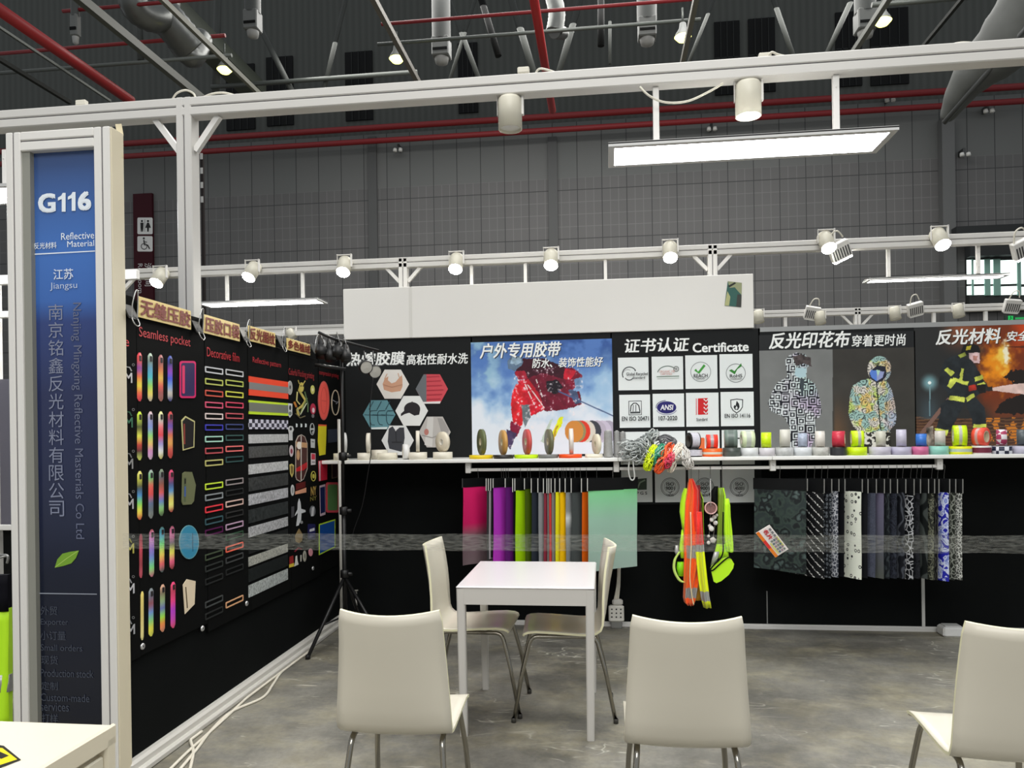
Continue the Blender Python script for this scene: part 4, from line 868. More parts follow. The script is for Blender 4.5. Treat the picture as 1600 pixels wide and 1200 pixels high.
# ------------------------------------------------------------------ posters on the back wall
PW = Y(YB - .012)
BOARD = mat((26, 28, 29), .6, spec=.15); WH = (244, 246, 244)
def poster(name, label, x0, x1, ytop, ybot, m=BOARD, z=None):
    a, b = PW.w(x0, ybot), PW.w(x1, ytop); zb, zt = a.z, b.z
    if z: zb, zt = z
    t = thing(name, ((a.x + b.x) / 2, YB - .006, zb), label, 'poster')
    mb = MB(); mb.box((a.x, YB - .012, zb), (b.x, YB - .0005, zt)); mb.build('poster_sheet', m, t); return t
ZT = 2.243
# film poster
t = poster('film_poster', 'black poster of hexagonal pictures with cap and bra, nearest the corner', 541, 737.5, 536, 711, z=(1.25, ZT))
lettering('热熔胶膜', (541, 550, 633, 571), PW, WH, t, bold=.03, shear=.12, shadow=(90, 92, 92)); lettering('高粘性耐水洗', (635, 552.5, 731, 569.5), PW, WH, t, bold=.022, shear=.12)
def hexa(cx, cy, rx, ry, k=.5): return [(cx - rx, cy), (cx - rx * k, cy - ry), (cx + rx * k, cy - ry), (cx + rx, cy), (cx + rx * k, cy + ry), (cx - rx * k, cy + ry)]
I = []
I += [(hexa(613.8, 600.3, 25.5, 22.7), (226, 222, 216)), ([(598, 600), (601, 592), (607, 588), (606, 594), (612, 599), (618, 597), (624, 590), (628, 586), (629, 593), (629, 604), (626, 611), (612, 613), (600, 609)], (205, 158, 130)), (stroke([(601, 592), (605, 584)], 1.6), (206, 170, 146)), (stroke([(624, 590), (622, 583)], 1.6), (206, 170, 146)), (stroke([(599, 601), (612, 605), (629, 601)], 1), (180, 132, 106))]
I += [(hexa(674.8, 607.8, 25.3, 23), (204, 74, 84)), ([(649.5, 607.8), (662, 585), (666.5, 585), (666.5, 628), (661, 628)], (104, 108, 112)), ([(661, 628), (689, 627), (687.5, 630.6), (662.4, 630.8)], (226, 222, 220))]
for k in range(6): I.append((stroke([(667, 589 + k * 7), (693 - abs(k - 3) * 2, 588 + k * 7)], 1.6), (176, 52, 66)))
I += [(hexa(592.8, 648, 25.5, 22.6), (98, 146, 156)), ([(580, 668), (606, 667), (604.6, 670.6), (581, 670.8)], (214, 226, 226))]
for dx in (0, 12.5, 26): I += [(stroke([(590 + dx, 641.5), (580 + dx, 642), (578 + dx, 646), (578.6 + dx, 658), (581, 664) if dx == 0 else (581 + dx, 663), (586 + dx, 664)], 1.1), (40, 66, 78)), (stroke([(577 + dx, 640), (584 + dx, 627)], 1.1), (40, 66, 78)), (stroke([(570 + dx, 648), (590 + dx, 649)], .9), (40, 66, 78))]
I += [(hexa(643.8, 642, 25.5, 23.2), (228, 230, 228)), (ell(644.5, 639, 12.6, 10.5, 24, 180, 360) + [(657, 641), (655.5, 648), (648, 649.5), (640, 645), (633, 647), (627, 650.5), (627, 646.5), (632, 642)], (38, 36, 40)), (ell(644.5, 629, 1.4), (60, 58, 62))]
I += [(hexa(622, 688, 25.3, 23), (222, 224, 224)), ([(608, 670), (614, 666), (619, 673), (625, 668), (632, 668), (633, 684), (631, 697), (628, 706), (609, 701), (606.5, 690)], (60, 62, 68)), ([(616, 667), (619, 674), (623, 666)], (230, 230, 230)), (stroke([(619, 674), (620, 690)], .9), (30, 30, 34)), ([(613, 690), (629, 690), (629, 692), (613, 692)], (40, 42, 46))]
I += [(hexa(680, 675, 24.8, 24), (184, 180, 176)), ([(669, 652), (678, 651), (676, 698), (664, 695)], (206, 204, 200)), ([(684, 653), (692, 654), (702, 672), (694, 690)], (158, 155, 152)), (ell(667, 675, 3.6, 5), (182, 120, 110)), (stroke([(660, 680), (676, 684), (690, 678)], 1.4), (150, 146, 142))]
art('hexagon_picture', t, PW, I, .0012)
# skier poster
def skier(x, y):
    n1 = fbm(x / 22, y / 22, 3); n2 = fbm(x / 7, y / 7, 9, 3); n3 = fbm(x / 3, y / 3, 14, 2); H = np.stack
    def C(c): return np.array(c, float)
    tt = (y - 536) / 176
    def mix(a, b, k): return a * (1 - k[..., None]) + b * k[..., None]
    c = np.broadcast_to(C((84, 124, 192)), x.shape + (3,)).copy()
    c = mix(c, C((52, 88, 156)), sstep(.45, .7, n1) * sstep(.6, .1, tt))
    c = mix(c, C((160, 196, 228)), np.clip(sstep(.08, .55, tt + (n1 - .5) * .6) + sstep(900, 950, x) * .5 * sstep(.1, .4, tt), 0, 1))
    c = mix(c, C((150, 190, 214)), sstep(.5, .68, n1) * sstep(800, 760, x) * sstep(.7, .4, tt) * .9)
    c = mix(c, C((226, 233, 243)), sstep(.36, .72, tt + (n1 - .5) * .45))
    def blob(poly, col, soft=0, tex=.25):
        nonlocal c
        m = inside(x + (n2 - .5) * 3.0, y + (n3 - .5) * 3.0, poly).astype(float)
        cc = np.array(col, float) * (1 + tex * (n2[..., None] - .5) * 2); c = c * (1 - m[..., None]) + np.clip(cc, 0, 255) * m[..., None]
    S = lambda P: [(720 + px / 4, 420 + py / 4) for px, py in P]
    blob(S([(620, 620), (690, 615), (762, 665), (755, 700), (700, 760), (640, 700)]), (128, 16, 44)); blob(S([(655, 622), (720, 640), (690, 690), (620, 690)]), (206, 28, 52))
    blob(S([(705, 690), (760, 676), (762, 740), (720, 752)]), (116, 150, 190))
    blob(S([(385, 560), (520, 560), (650, 615), (640, 700), (520, 740), (450, 690), (360, 690), (335, 650)]), (58, 12, 30)); blob(S([(335, 640), (400, 635), (420, 690), (360, 695)]), (166, 26, 50))
    blob(S([(400, 690), (520, 650), (640, 690), (700, 760), (740, 770), (760, 850), (640, 880), (520, 890), (470, 800)]), (112, 18, 44)); blob(S([(355, 700), (420, 690), (480, 770), (525, 880), (440, 920), (400, 860), (380, 800)]), (204, 26, 46))
    blob(S([(318, 800), (345, 720), (390, 730), (400, 840), (385, 980), (330, 1000), (312, 880)]), (214, 30, 42)); blob(S([(380, 850), (425, 850), (438, 930), (400, 990), (385, 930)]), (104, 116, 122)); blob(S([(310, 950), (380, 990), (350, 1050), (305, 1060)]), (130, 24, 56)); blob(S([(285, 1000), (350, 1030), (330, 1080), (310, 1130), (288, 1110)]), (74, 60, 96))
    blob(S([(530, 705), (600, 690), (640, 735), (600, 785), (540, 770)]), (26, 20, 30)); blob(S([(670, 755), (720, 760), (755, 840), (715, 845)]), (70, 84, 116))
    blob(S([(290, 580), (310, 548), (365, 548), (392, 580), (375, 610), (330, 640), (296, 622)]), (96, 118, 142)); blob(S([(318, 556), (372, 556), (384, 588), (345, 600), (312, 590)]), (150, 176, 196))
    sp = sstep(.56, .8, n3 * .6 + n2 * .4) * sstep(.42, .6, n1 + .1) * inside(x, y, S([(300, 640), (760, 600), (780, 880), (300, 1130)])).astype(float); c = mix(c, C((244, 236, 240)), sp)
    for (a, b_) in (((415, 720), (530, 880)), ((470, 690), (510, 800)), ((400, 720), (460, 850))):
        (x0, y0), (x1, y1) = S([a, b_]); L = math.hypot(x1 - x0, y1 - y0); u = ((x - x0) * (x1 - x0) + (y - y0) * (y1 - y0)) / L; v = np.abs((x - x0) * (y1 - y0) - (y - y0) * (x1 - x0)) / L; c = mix(c, C((236, 226, 226)), ((v < .7) & (u > 0) & (u < L) & (n3 > .35)).astype(float))
    c = mix(c, C((232, 234, 244)), sstep(.50, .8, n1 * .5 + n2 * .3 + sstep(640, 668, y) * .62 - .18) * sstep(815, 850, x) * sstep(626, 650, y))
    x0, y0, x1, y1 = 872, 611, 956, 649; u = (x - x0) / (x1 - x0); v = np.abs(y - (y0 + u * (y1 - y0))); c = mix(c, C((74, 96, 140)), ((v < 1.1) & (u > 0)).astype(float))
    # printed reels of tape, lower corner
    R = lambda cx, cy, rx, ry: ((x - cx) / rx) ** 2 + ((y - cy) / ry) ** 2 < 1
    for cx, col in ((950, (176, 168, 186)), (941, (206, 196, 214)), (933, (190, 180, 196)), (925, (64, 66, 74)), (916, (222, 214, 200)), (908, (226, 60, 40)), (901, (150, 140, 96)), (897, (214, 140, 64))):
        c = mix(c, C(col), R(cx, 674, 14.5, 17).astype(float))
    for P, col in (([(860, 684), (873, 653), (880, 651), (879, 660), (866, 686)], (236, 240, 30)), ([(861, 692), (868, 668), (872, 664), (866, 690)], (196, 160, 40)), ([(844, 690), (860, 655), (864, 655), (850, 692)], (196, 210, 196))): blob(P, col, tex=.1)
    return c
t = poster('skier_poster', 'blue and white poster of a skier in red splashing through snow', 738, 956, 534, 711, z=(1.25, ZT))
painted('picture', t, PW, (738, 529, 956, 711), 300, 250, skier, .0012)
lettering('户外专用胶带', (749, 535, 877, 559), PW, WH, t, .003, bold=.028, shear=.22, shadow=(30, 40, 60)); lettering('防水、装饰性能好', (831, 558.5, 942, 574), PW, WH, t, .003, bold=.022, shear=.18, shadow=(30, 30, 50))
# certificate poster
t = poster('certificate_poster', 'black poster of white certificate tiles, continuing below the shelf', 957.5, 1187, 530, 790, z=(.93, ZT))
lettering('证书认证', (975.5, 528, 1077, 550.5), PW, WH, t, bold=.026, shear=.14); lettering('Certificate', (1082, 535, 1169.5, 550), PW, WH, t, bold=.03)
rows_ = [[(965.5, 559, 1013, 610), (1018, 557.4, 1067, 608.8), (1070.5, 555.4, 1120.5, 607.6), (1124, 553.6, 1175.6, 606.4)], [(967.5, 617, 1015.6, 668.6), (1019.6, 615.4, 1068.7, 667.4), (1071.7, 614, 1122.5, 666.8), (1125.7, 612.6, 1177.4, 666)], [(969, 675, 1017.5, 726), (1021.5, 674, 1070.5, 726), (1074, 673, 1124, 726), (1127.5, 672, 1178.5, 726)], [(970.5, 733.6, 1019, 785), (1023, 733.4, 1071.5, 785), (1075, 733.2, 1125, 785.2), (1128.5, 733, 1178.5, 785.4)]]
tiles = []
for r in rows_:
    for c in r: tiles.append((c, art('certificate_tile', t, PW, [([(c[0], c[1]), (c[2], c[1] - .7), (c[2] + .7, c[3] - .6), (c[0] + .8, c[3])], (232, 237, 236))], .001)))
K2 = (70, 74, 76); BL = (30, 34, 36); GRN = (66, 156, 60)
def arc(cx, cy, r, a0, a1, w, ry=None): return stroke(ell(cx, cy, r, ry or r, 22, a0, a1), w)
I = [(arc(983.5, 584.5, 11, 150, 330, 1.6), K2), (arc(983, 587, 7, 30, 150, 1.4), K2), (arc(981, 585, 7.5, 200, 300, .7), (150, 150, 150)), (ell(992.5, 579, 1), BL),
     (arc(1043, 585, 16, 195, 330, 1.3, 13), (90, 110, 100)), ring(1056.5, 576.5, 4.5, 4.5, 1.4, (120, 124, 120)), (ell(1056.5, 576.5, 2), (150, 152, 150)), ([(1026, 588), (1061, 587), (1061, 588.4), (1026, 589.4)], (120, 140, 124)), ([(1027, 591.4), (1061, 590.4), (1061, 591.2), (1027, 592.2)], (170, 180, 170)),
     ring(1094.8, 581, 16, 15.6, .8, (110, 116, 116)), ring(1149.6, 583, 15.4, 14.8, .9, (110, 116, 116)),
     (stroke([(1086, 577.5), (1091.5, 582.5), (1101, 570.5)], 3.8), GRN), ([(1139, 579), (1143, 577), (1147.5, 580), (1158, 567.4), (1159, 572), (1152, 577), (1148, 585)], (52, 132, 50)),
     ([(982, 626.5), (1002.5, 626), (1002.8, 648.4), (982.3, 648.8)], BL), ([(983, 627.5), (1001.6, 627), (1001.8, 647.5), (983.3, 647.8)], (230, 234, 234)), (stroke([(985, 643), (986, 634), (990, 630), (994, 630), (998, 633.6), (1000, 643)], 1.6), BL), (stroke([(989, 643), (989.5, 633)], 1), BL), (stroke([(993.5, 643), (993.5, 632)], 1), BL), ([(984.6, 643.4), (1000.6, 643), (1000.6, 645.8), (984.6, 646.2)], K2),
     (ell(1041.5, 636.6, 15.2, 9.6), (40, 36, 110)), (arc(1041.5, 637.4, 16.4, 20, 160, 1.2, 10.6), (150, 150, 180)), (arc(1041.5, 636, 16.4, 170, 265, 1.0, 10.2), (40, 36, 110)),
     ([(1087, 622.6), (1106, 622), (1106, 647.6), (1087, 648.2)], (206, 34, 40)), ([(1087, 622.6), (1090.4, 622.5), (1090.4, 648.1), (1087, 648.2)], (232, 236, 236)), ([(1087.4, 622.6), (1088.6, 622.6), (1088.6, 648.1), (1087.4, 648.2)], (206, 34, 40)),
     ([(1141, 624.5), (1151, 623), (1161, 624), (1160.6, 636), (1157, 642), (1151, 646), (1145, 642), (1141.4, 636)], BL), ([(1142.4, 625.6), (1151, 624.4), (1159.6, 625.2), (1159.4, 635.6), (1156, 641), (1151, 644.4), (1146, 641), (1142.8, 635.6)], (232, 237, 236)), ([(1151, 626), (1154.6, 631), (1155.6, 636), (1153, 640.6), (1148.4, 640.4), (1146, 636), (1147.6, 632.6), (1149.2, 634)], BL), ([(1151, 634), (1152.6, 638), (1150, 640), (1149, 637.6)], (220, 224, 224))]
for k in range(4): I.append((stroke([(1099.5, 623.5 + k * 6.4), (1103, 627 + k * 6.4), (1106.4, 623.2 + k * 6.4)], 1.6), (232, 236, 236)))
for cx in (992, 1047): I += [(rrect(cx - 10.5, 687.5, cx + 8.5, 712, 2), BL), (rrect(cx - 8.2, 690, cx + 6.2, 710, 1.4), (230, 234, 234)), (stroke([(cx - 6, 702), (cx - 1, 695), (cx + 3, 702)], 1.1), BL)]
I += [(rrect(1091, 684, 1101, 706, 2), (226, 110, 60)), (rrect(1150, 684, 1164, 710, 2), BL), (rrect(1152, 686, 1162, 708, 1.5), (230, 234, 234))]
I += [([(994.5, 748.5), (1010.5, 747), (1010.5, 765), (995, 765.5)], (64, 76, 62)), (stroke([(996, 763), (1000, 754), (1008, 750)], 2.4), (140, 156, 136))]
for cx in (1047, 1101, 1155): I += [ring(cx, 761, 14.6, 14.6, .8, K2), ring(cx, 761, 12.6, 12.6, .5, K2), ring(cx, 760, 9.2, 9.2, .6, (150, 154, 154)), (stroke([(cx - 2, 769), (cx, 771), (cx + 3, 767)], 1), BL)]
def tile_of(x, y): return min(tiles, key=lambda q: abs((q[0][0] + q[0][2]) / 2 - x) + abs((q[0][1] + q[0][3]) / 2 - y))
by = {}
for it in I:
    P = it[1] if it[0] == 'ring' else it[0]; q = tile_of(sum(p[0] for p in P) / len(P), sum(p[1] for p in P) / len(P)); by.setdefault(q[1].name, (q[1], []))[1].append(it)
for par, its in by.values(): art('printed_logo', par, PW, its, .002, step=.00025)
L_ = lambda s, b: lettering(s, b, PW, BL, tile_of((b[0] + b[2]) / 2, (b[1] + b[3]) / 2)[1], .0105, bold=.015)
for s, b in (('Global Recycled', (978.5, 582, 1012, 588)), ('Standard', (989, 588.4, 1007.6, 592)), ('REACH', (1083.6, 584.2, 1105.4, 590)), ('COMPLIANT', (1088, 591, 1101, 593)), ('RoHS', (1140, 584.6, 1159.4, 590)), ('COMPLIANT', (1141, 591.4, 1158.6, 593.4)), ('EN ISO 20471', (971.6, 650.6, 1013.6, 657.4)), ('107-2020', (1029, 650, 1058, 656.8)), ('EN ISO 14116', (1132, 646.4, 1172, 652.6)), ('Standard', (1088, 653, 1105, 657.4)), ('P G S', (994.5, 768, 1011, 772.6))): L_(s, b)
for cx in (1047, 1101, 1155): L_('ISO', (cx - 6, 753.6, cx + 6, 758.6)); L_('9001' if cx != 1155 else '45001', (cx - 7, 760, cx + 7, 765.4)); L_('UCG', (cx - 5.4, 771.8, cx + 5.4, 775))
lettering('ANSI', (1031.5, 632.4, 1052, 640.8), PW, (240, 240, 246), tile_of(1041, 640)[1], .0105, bold=.03, shear=.15)
for s_, b_ in (('ORGANIC 100', (1030, 578.6, 1054, 582.4)), ('CERTIFIED', (1032, 583, 1050, 586))): lettering(s_, b_, PW, (196, 126, 116), tile_of(1042, 583)[1], .0105)
# jacket poster
def cheb(x, y, cell, seed, eu=False):
    """distance to the nearest of scattered points, in square or round rings"""
    gx, gy = np.floor(x / cell), np.floor(y / cell); best = np.full(x.shape, 1e9)
    for i in (-1, 0, 1):
        for j in (-1, 0, 1):
            px, py = (gx + i + .15 + .7 * _hash(gx + i, gy + j, seed)) * cell, (gy + j + .15 + .7 * _hash(gx + i, gy + j, seed + 1)) * cell
            best = np.minimum(best, np.hypot(x - px, y - py) if eu else np.maximum(np.abs(x - px), np.abs(y - py)))
    return best
def jackets(x, y):
    n1 = fbm(x / 30, y / 30, 21); n2 = fbm(x / 9, y / 9, 22, 3); n3 = fbm(x / 4, y / 4, 23, 2)
    C = lambda c: np.array(c, float)
    def put(c, m, col): m = np.asarray(m, float)[..., None]; return c * (1 - m) + np.asarray(col, float) * m
    c = np.where((x < 1301)[..., None], C((122, 124, 123)) * (1 + .14 * (n1[..., None] - .5)), C((60, 58, 54)) * (1 + .25 * (n1[..., None] - .5)))
    c = put(c, sstep(1301, 1306, x) * sstep(1340, 1306, x) * sstep(600, 690, y) * .7, C((120, 84, 56)))
    c = put(c, (y < 548 - (x - 1187) * .022), C((30, 32, 34)))
    S = lambda P: [(1180 + a / 5.45, 500 + b / 5.45) for a, b in P]
    # maze print jacket
    body = inside(x, y, S([(190, 530), (265, 492), (275, 470), (262, 400), (258, 340), (290, 300), (350, 278), (420, 290), (462, 330), (470, 380), (440, 405), (436, 490), (510, 545), (555, 690), (566, 790), (545, 830), (515, 840), (515, 1000), (470, 1090), (290, 1090), (290, 900), (250, 832), (130, 770), (108, 710), (150, 600)]))
    cell = 9.5; gx, gy = np.floor((x + (n2 - .5) * 4) / cell), np.floor(y / cell); hh = _hash(gx, gy, 5); fx, fy = (x / cell) % 1, (y / cell) % 1; ring_ = np.maximum(np.abs(fx - .5), np.abs(fy - .5))
    st_ = np.where(hh < .36, np.sin(x * 2 * PI / 3.2), np.where(hh < .72, np.sin(y * 2 * PI / 3.2), np.sin(ring_ * 2 * PI * 2.6)))
    hue = put(C((216, 222, 224)) + 0 * c, sstep(.45, .75, n1), C((196, 178, 206))); hue = put(hue, sstep(1235, 1262, x) * sstep(640, 600, y) * .6, C((180, 214, 208)))
    dmin = cheb(x, y, 13, 5); st_ = np.sin(dmin * 2 * PI / 3.5)
    c = put(c, body, np.where((st_ > .05)[..., None], hue, C((20, 22, 32))))
    c = put(c, inside(x, y, S([(345, 405), (438, 410), (430, 485), (375, 492), (335, 470)])), C((178, 206, 214)))
    c = put(c, inside(x + n3 * 3, y + n2 * 4, S([(330, 330), (400, 300), (480, 330), (490, 405), (420, 385), (350, 400)])), C((70, 62, 62)) * (.6 + .9 * n3[..., None]))
    c = put(c, inside(x, y, S([(378, 500), (420, 500), (408, 640), (392, 640)])), C((60, 70, 76)))
    # swirl print jacket
    hood = ((x - 1374) / 18.5) ** 2 + ((y - 577) / 20.5) ** 2 < 1
    b2 = inside(x, y, S([(830, 560), (900, 515), (960, 500), (1120, 515), (1165, 600), (1190, 720), (1203, 820), (1195, 885), (1150, 935), (1140, 965), (990, 955), (900, 965), (840, 915), (810, 850), (795, 790), (808, 640)]))
    wx, wy = x + 9 * fbm(x / 11, y / 11, 31), y + 9 * fbm(x / 11, y / 11, 32); sw = np.sin(cheb(wx, wy, 13, 61, True) * 1.75 + fbm(x / 8, y / 8, 34) * 5)
    pal = put(C((222, 216, 206)) + 0 * c, sstep(.46, .6, fbm(x / 16, y / 16, 43)), C((196, 216, 120))); pal = put(pal, sstep(.5, .62, fbm(x / 12, y / 12, 41)), C((226, 196, 120))); pal = put(pal, sstep(.5, .62, fbm(x / 13, y / 13, 42)), C((160, 196, 190))); pal = put(pal, sstep(1376, 1396, x) * .6, C((182, 176, 212)))
    c = put(c, hood | b2, np.where((sw > -.55)[..., None], pal, pal * .42))
    c = put(c, inside(x, y, S([(985, 430), (1040, 385), (1110, 395), (1120, 470), (1085, 520), (1035, 535), (985, 505), (968, 460)])), C((34, 36, 50)))
    c = put(c, inside(x, y, S([(985, 425), (1100, 440), (1085, 490), (1035, 522), (990, 490), (975, 455)])), np.where((x < 1370)[..., None], C((92, 132, 216)), C((150, 160, 206))))
    c = put(c, inside(x, y, S([(1030, 425), (1065, 428), (1045, 480)])), C((180, 220, 196)))
    c = put(c, (np.abs(x - (1369.5 + (y - 598) * .09)) < .9) & (y > 598) & (y < 672), C((36, 44, 36)))
    pants = inside(x, y, S([(915, 955), (1150, 955), (1160, 1090), (930, 1090)])); c = put(c, pants, np.where((n3 > .53)[..., None], C((222, 220, 210)), C((40, 38, 34))))
    return c
t = poster('jacket_poster', 'grey poster of two hooded figures in printed reflective jackets', 1187.5, 1429.5, 521, 711, z=(1.25, ZT))
painted('picture', t, PW, (1188.5, 517, 1429.5, 711), 330, 260, jackets, .0012)
lettering('反光印花布', (1200.5, 518.5, 1329, 544), PW, WH, t, .003, bold=.03, shear=.2); lettering('穿着更时尚', (1330, 522.5, 1415, 541), PW, WH, t, .003, bold=.02, shear=.1)
# firefighter poster
def fire(x, y):
    n1 = fbm(x / 26, y / 26, 51); n2 = fbm(x / 9, y / 9, 52, 3); n3 = fbm(x / 4, y / 4, 53, 2); C = lambda c: np.array(c, float)
    def put(c, m, col): m = np.asarray(m, float)[..., None]; return c * (1 - m) + np.asarray(col, float) * m
    S = lambda P: [(1400 + a / 5, 500 + b / 5) for a, b in P]
    c = np.broadcast_to(C((44, 45, 45)), x.shape + (3,)).copy()
    c = put(c, sstep(1462, 1500, x) * sstep(560, 515, y) * .9, C((150, 84, 54))); c = put(c, sstep(1510, 1545, x + (n1 - .5) * 40) * sstep(655, 615, y), C((120, 52, 24))); c = put(c, sstep(1570, 1600, x + (n1 - .5) * 30) * sstep(560, 520, y), C((214, 74, 26)))
    f = sstep(1.0, .25, np.hypot((x - 1560) / 40, (y - 570) / 52) + (n2 - .5) * .8); c = put(c, f, C((240, 146, 24))); f2 = sstep(.85, .15, np.hypot((x - 1567) / 19, (y - 556) / 40) + (n2 - .5) * .9); c = put(c, f2, C((250, 212, 90))); f3 = sstep(.8, .15, np.hypot((x - 1571 - (y - 540) * .1) / 9, (y - 552) / 32) + (n3 - .5)); c = put(c, f3, C((252, 246, 214)))
    c = put(c, sstep(1530, 1560, x) * sstep(610, 640, y) * sstep(690, 640, y) * .8, C((126, 62, 34)))
    c = put(c, inside(x + (n2 - .5) * 8, y + (n3 - .5) * 8, S([(830, 440), (900, 395), (1400, 380), (1400, 720), (900, 740), (780, 720), (830, 640), (980, 570), (900, 480)])), C((34, 28, 26)))
    c = put(c, inside(x, y, S([(840, 210), (1400, 180), (1400, 240), (930, 215)])), C((92, 40, 20)))
    g = y > 652 + (n1 - .5) * 6; c = put(c, g, C((74, 50, 38)) * (.7 + .7 * n2[..., None])); c = put(c, g & (n2 > .55) & (x > 1540), C((206, 124, 40))); c = put(c, g & (np.sin(y * 1.3 + n1 * 6) > .6), C((112, 80, 56)))
    c = put(c, sstep(18, 2, np.hypot(x - 1452.5, y - 598)) * .8, C((140, 196, 206))); c = put(c, (np.abs(x - 1452.8) < 1) & (y > 598) & (y < 650), C((120, 150, 156))); c = put(c, np.hypot(x - 1452.5, y - 598) < 2.6, C((240, 252, 250)))
    c = put(c, sstep(26, 0, np.abs(x - 1452)) * sstep(600, 645, y) * (y < 655) * .45, C((84, 110, 124)))
    c = put(c, inside(x, y, S([(185, 880), (430, 575), (455, 590), (215, 895)])), C((126, 96, 86)))
    def blob(P, col, tex=.3):
        nonlocal c
        m = inside(x + (n3 - .5) * 2, y + (n2 - .5) * 2, S(P)); c = put(c, m, np.clip(C(col) * (1 + tex * 2 * (n2[..., None] - .5)), 0, 255))
    CH = (36, 42, 46); YL = (206, 216, 92)
    blob([(400, 620), (545, 640), (500, 720), (420, 880), (310, 855), (345, 740), (350, 660)], CH); blob([(535, 640), (625, 610), (695, 690), (706, 820), (600, 835), (590, 760)], CH)
    blob([(380, 310), (430, 290), (500, 270), (600, 330), (660, 420), (720, 520), (690, 560), (600, 610), (540, 640), (410, 605), (400, 560), (340, 500), (340, 420)], CH)
    blob([(400, 370), (460, 410), (430, 440), (375, 390)], YL); blob([(430, 455), (475, 480), (425, 535), (400, 515)], YL); blob([(510, 375), (532, 380), (515, 500), (490, 490), (440, 470), (450, 450), (492, 462)], YL); blob([(515, 475), (570, 480), (560, 510), (512, 500)], YL); blob([(612, 450), (670, 425), (688, 455), (620, 482)], YL); blob([(635, 500), (690, 482), (700, 505), (640, 520)], YL); blob([(425, 590), (540, 605), (535, 645), (410, 620)], YL); blob([(545, 605), (605, 570), (615, 598), (560, 640)], YL)
    blob([(510, 240), (530, 195), (600, 182), (645, 200), (662, 258), (580, 262), (480, 300)], (26, 26, 26)); blob([(550, 205), (590, 200), (580, 230), (545, 235)], (206, 190, 60)); blob([(485, 275), (540, 250), (550, 275), (500, 300)], (150, 160, 70)); blob([(570, 255), (655, 255), (652, 340), (610, 335), (575, 300)], (206, 176, 178)); blob([(600, 280), (640, 285), (630, 320), (605, 315)], (170, 120, 110))
    blob([(565, 515), (625, 505), (630, 545), (570, 555)], (166, 48, 36)); blob([(620, 510), (700, 500), (705, 570), (650, 575)], (28, 26, 26)); blob([(700, 525), (752, 518), (755, 555), (705, 558)], (44, 42, 42))
    blob([(752, 528), (1000, 490), (1400, 440), (1400, 640), (1000, 580), (752, 552)], (226, 196, 188), .12); blob([(605, 815), (705, 812), (704, 838), (602, 842)], YL); blob([(300, 845), (408, 862), (400, 905), (320, 880)], YL)
    blob([(235, 840), (290, 830), (300, 980), (245, 980)], (140, 130, 120), .9)
    return c
t = poster('firefighter_poster', 'poster of a firefighter spraying water towards an orange fire', 1430.5, 1660, 510, 711, z=(1.25, ZT))
painted('picture', t, PW, (1430.5, 500, 1655, 711), 330, 290, fire, .0012)
lettering('反光材料', (1461, 513.5, 1563, 538), PW, WH, t, .003, bold=.03, shear=.2, shadow=(50, 30, 20)); lettering('安全', (1572, 517, 1608, 533), PW, WH, t, .003, bold=.025, shear=.18, shadow=(50, 30, 20))
# ------------------------------------------------------------------ white banner above the posters
a, b = at(537, 533, YB - .03), at(1177, 428, YB - .03); zt = 2.65
t = thing('white_banner', ((a.x + b.x) / 2, YB, 2.25), 'long blank white fascia board above the posters', 'banner')
BN = mat((226, 224, 219), .5, noise=.03, scale=1.5); sx_ = at(641, 450, YB - .03).x
mb = MB(); mb.box((a.x, YB - .03, 2.246), (sx_ - .002, YB + .03, zt), 0, .004); mb.box((sx_ + .002, YB - .03, 2.246), (b.x, YB + .03, zt), 0, .004); mb.build('fascia_board', BN, t)
mb = MB(); mb.box((sx_ - .012, YB - .033, 2.25), (sx_ + .012, YB - .029, zt - .004)); mb.build('joint_tape', mat((214, 212, 206), .35), t)
P3 = Y(YB - .031)
art('picture_scrap', t, P3, [([(1137, 439.5), (1159, 442), (1158, 480), (1132, 477.5)], (52, 96, 88)), ([(1137, 439.5), (1159, 442), (1158.6, 461), (1153, 455), (1148, 449), (1140, 450)], (150, 156, 120)), ([(1137, 447), (1148, 441), (1150, 443), (1140, 449)], (40, 44, 40)), ([(1136.4, 455), (1141, 464), (1139, 477.8), (1132, 477.5)], (176, 178, 128)), ([(1152, 460), (1158.6, 461), (1158, 480), (1150, 479)], (60, 62, 58))], .003)

# ------------------------------------------------------------------ sample boards on the left wall
XB = XL + .012; PL = Pl('x', XB + .006)
def bar_items(x, y0, y1, w):
    return rrect(x - w / 2, y0, x + w / 2, y1, w / 2)
def sample_board(x0, x1, ytop_px, ybot_px, label):
    a = PL.w(x0, ytop_px); b = PL.w(x1, ytop_px); zb = PL.w((x0 + x1) / 2, ybot_px).z; zt_ = PL.w((x0 + x1) / 2, ytop_px).z
    t = thing('sample_board', (XL, (a.y + b.y) / 2, zb), label, 'sample board', 'black sample boards on the left wall')
    mb = MB(); mb.box((XL + .001, a.y, zb), (XB + .005, b.y, zt_), 0, .002); mb.build('backing_sheet', mat((12, 13, 13), .8, spec=.08), t); return t
def eyelet(t, x, y):
    c = PL.w(x, y); mb = MB(); mb.lathe(c, (1, 0, 0), [(.004, .004), (.009, .006), (.014, .003), (.015, -.002)], 14); mb.build('eyelet', mat((205, 205, 205), .3, .6), t)
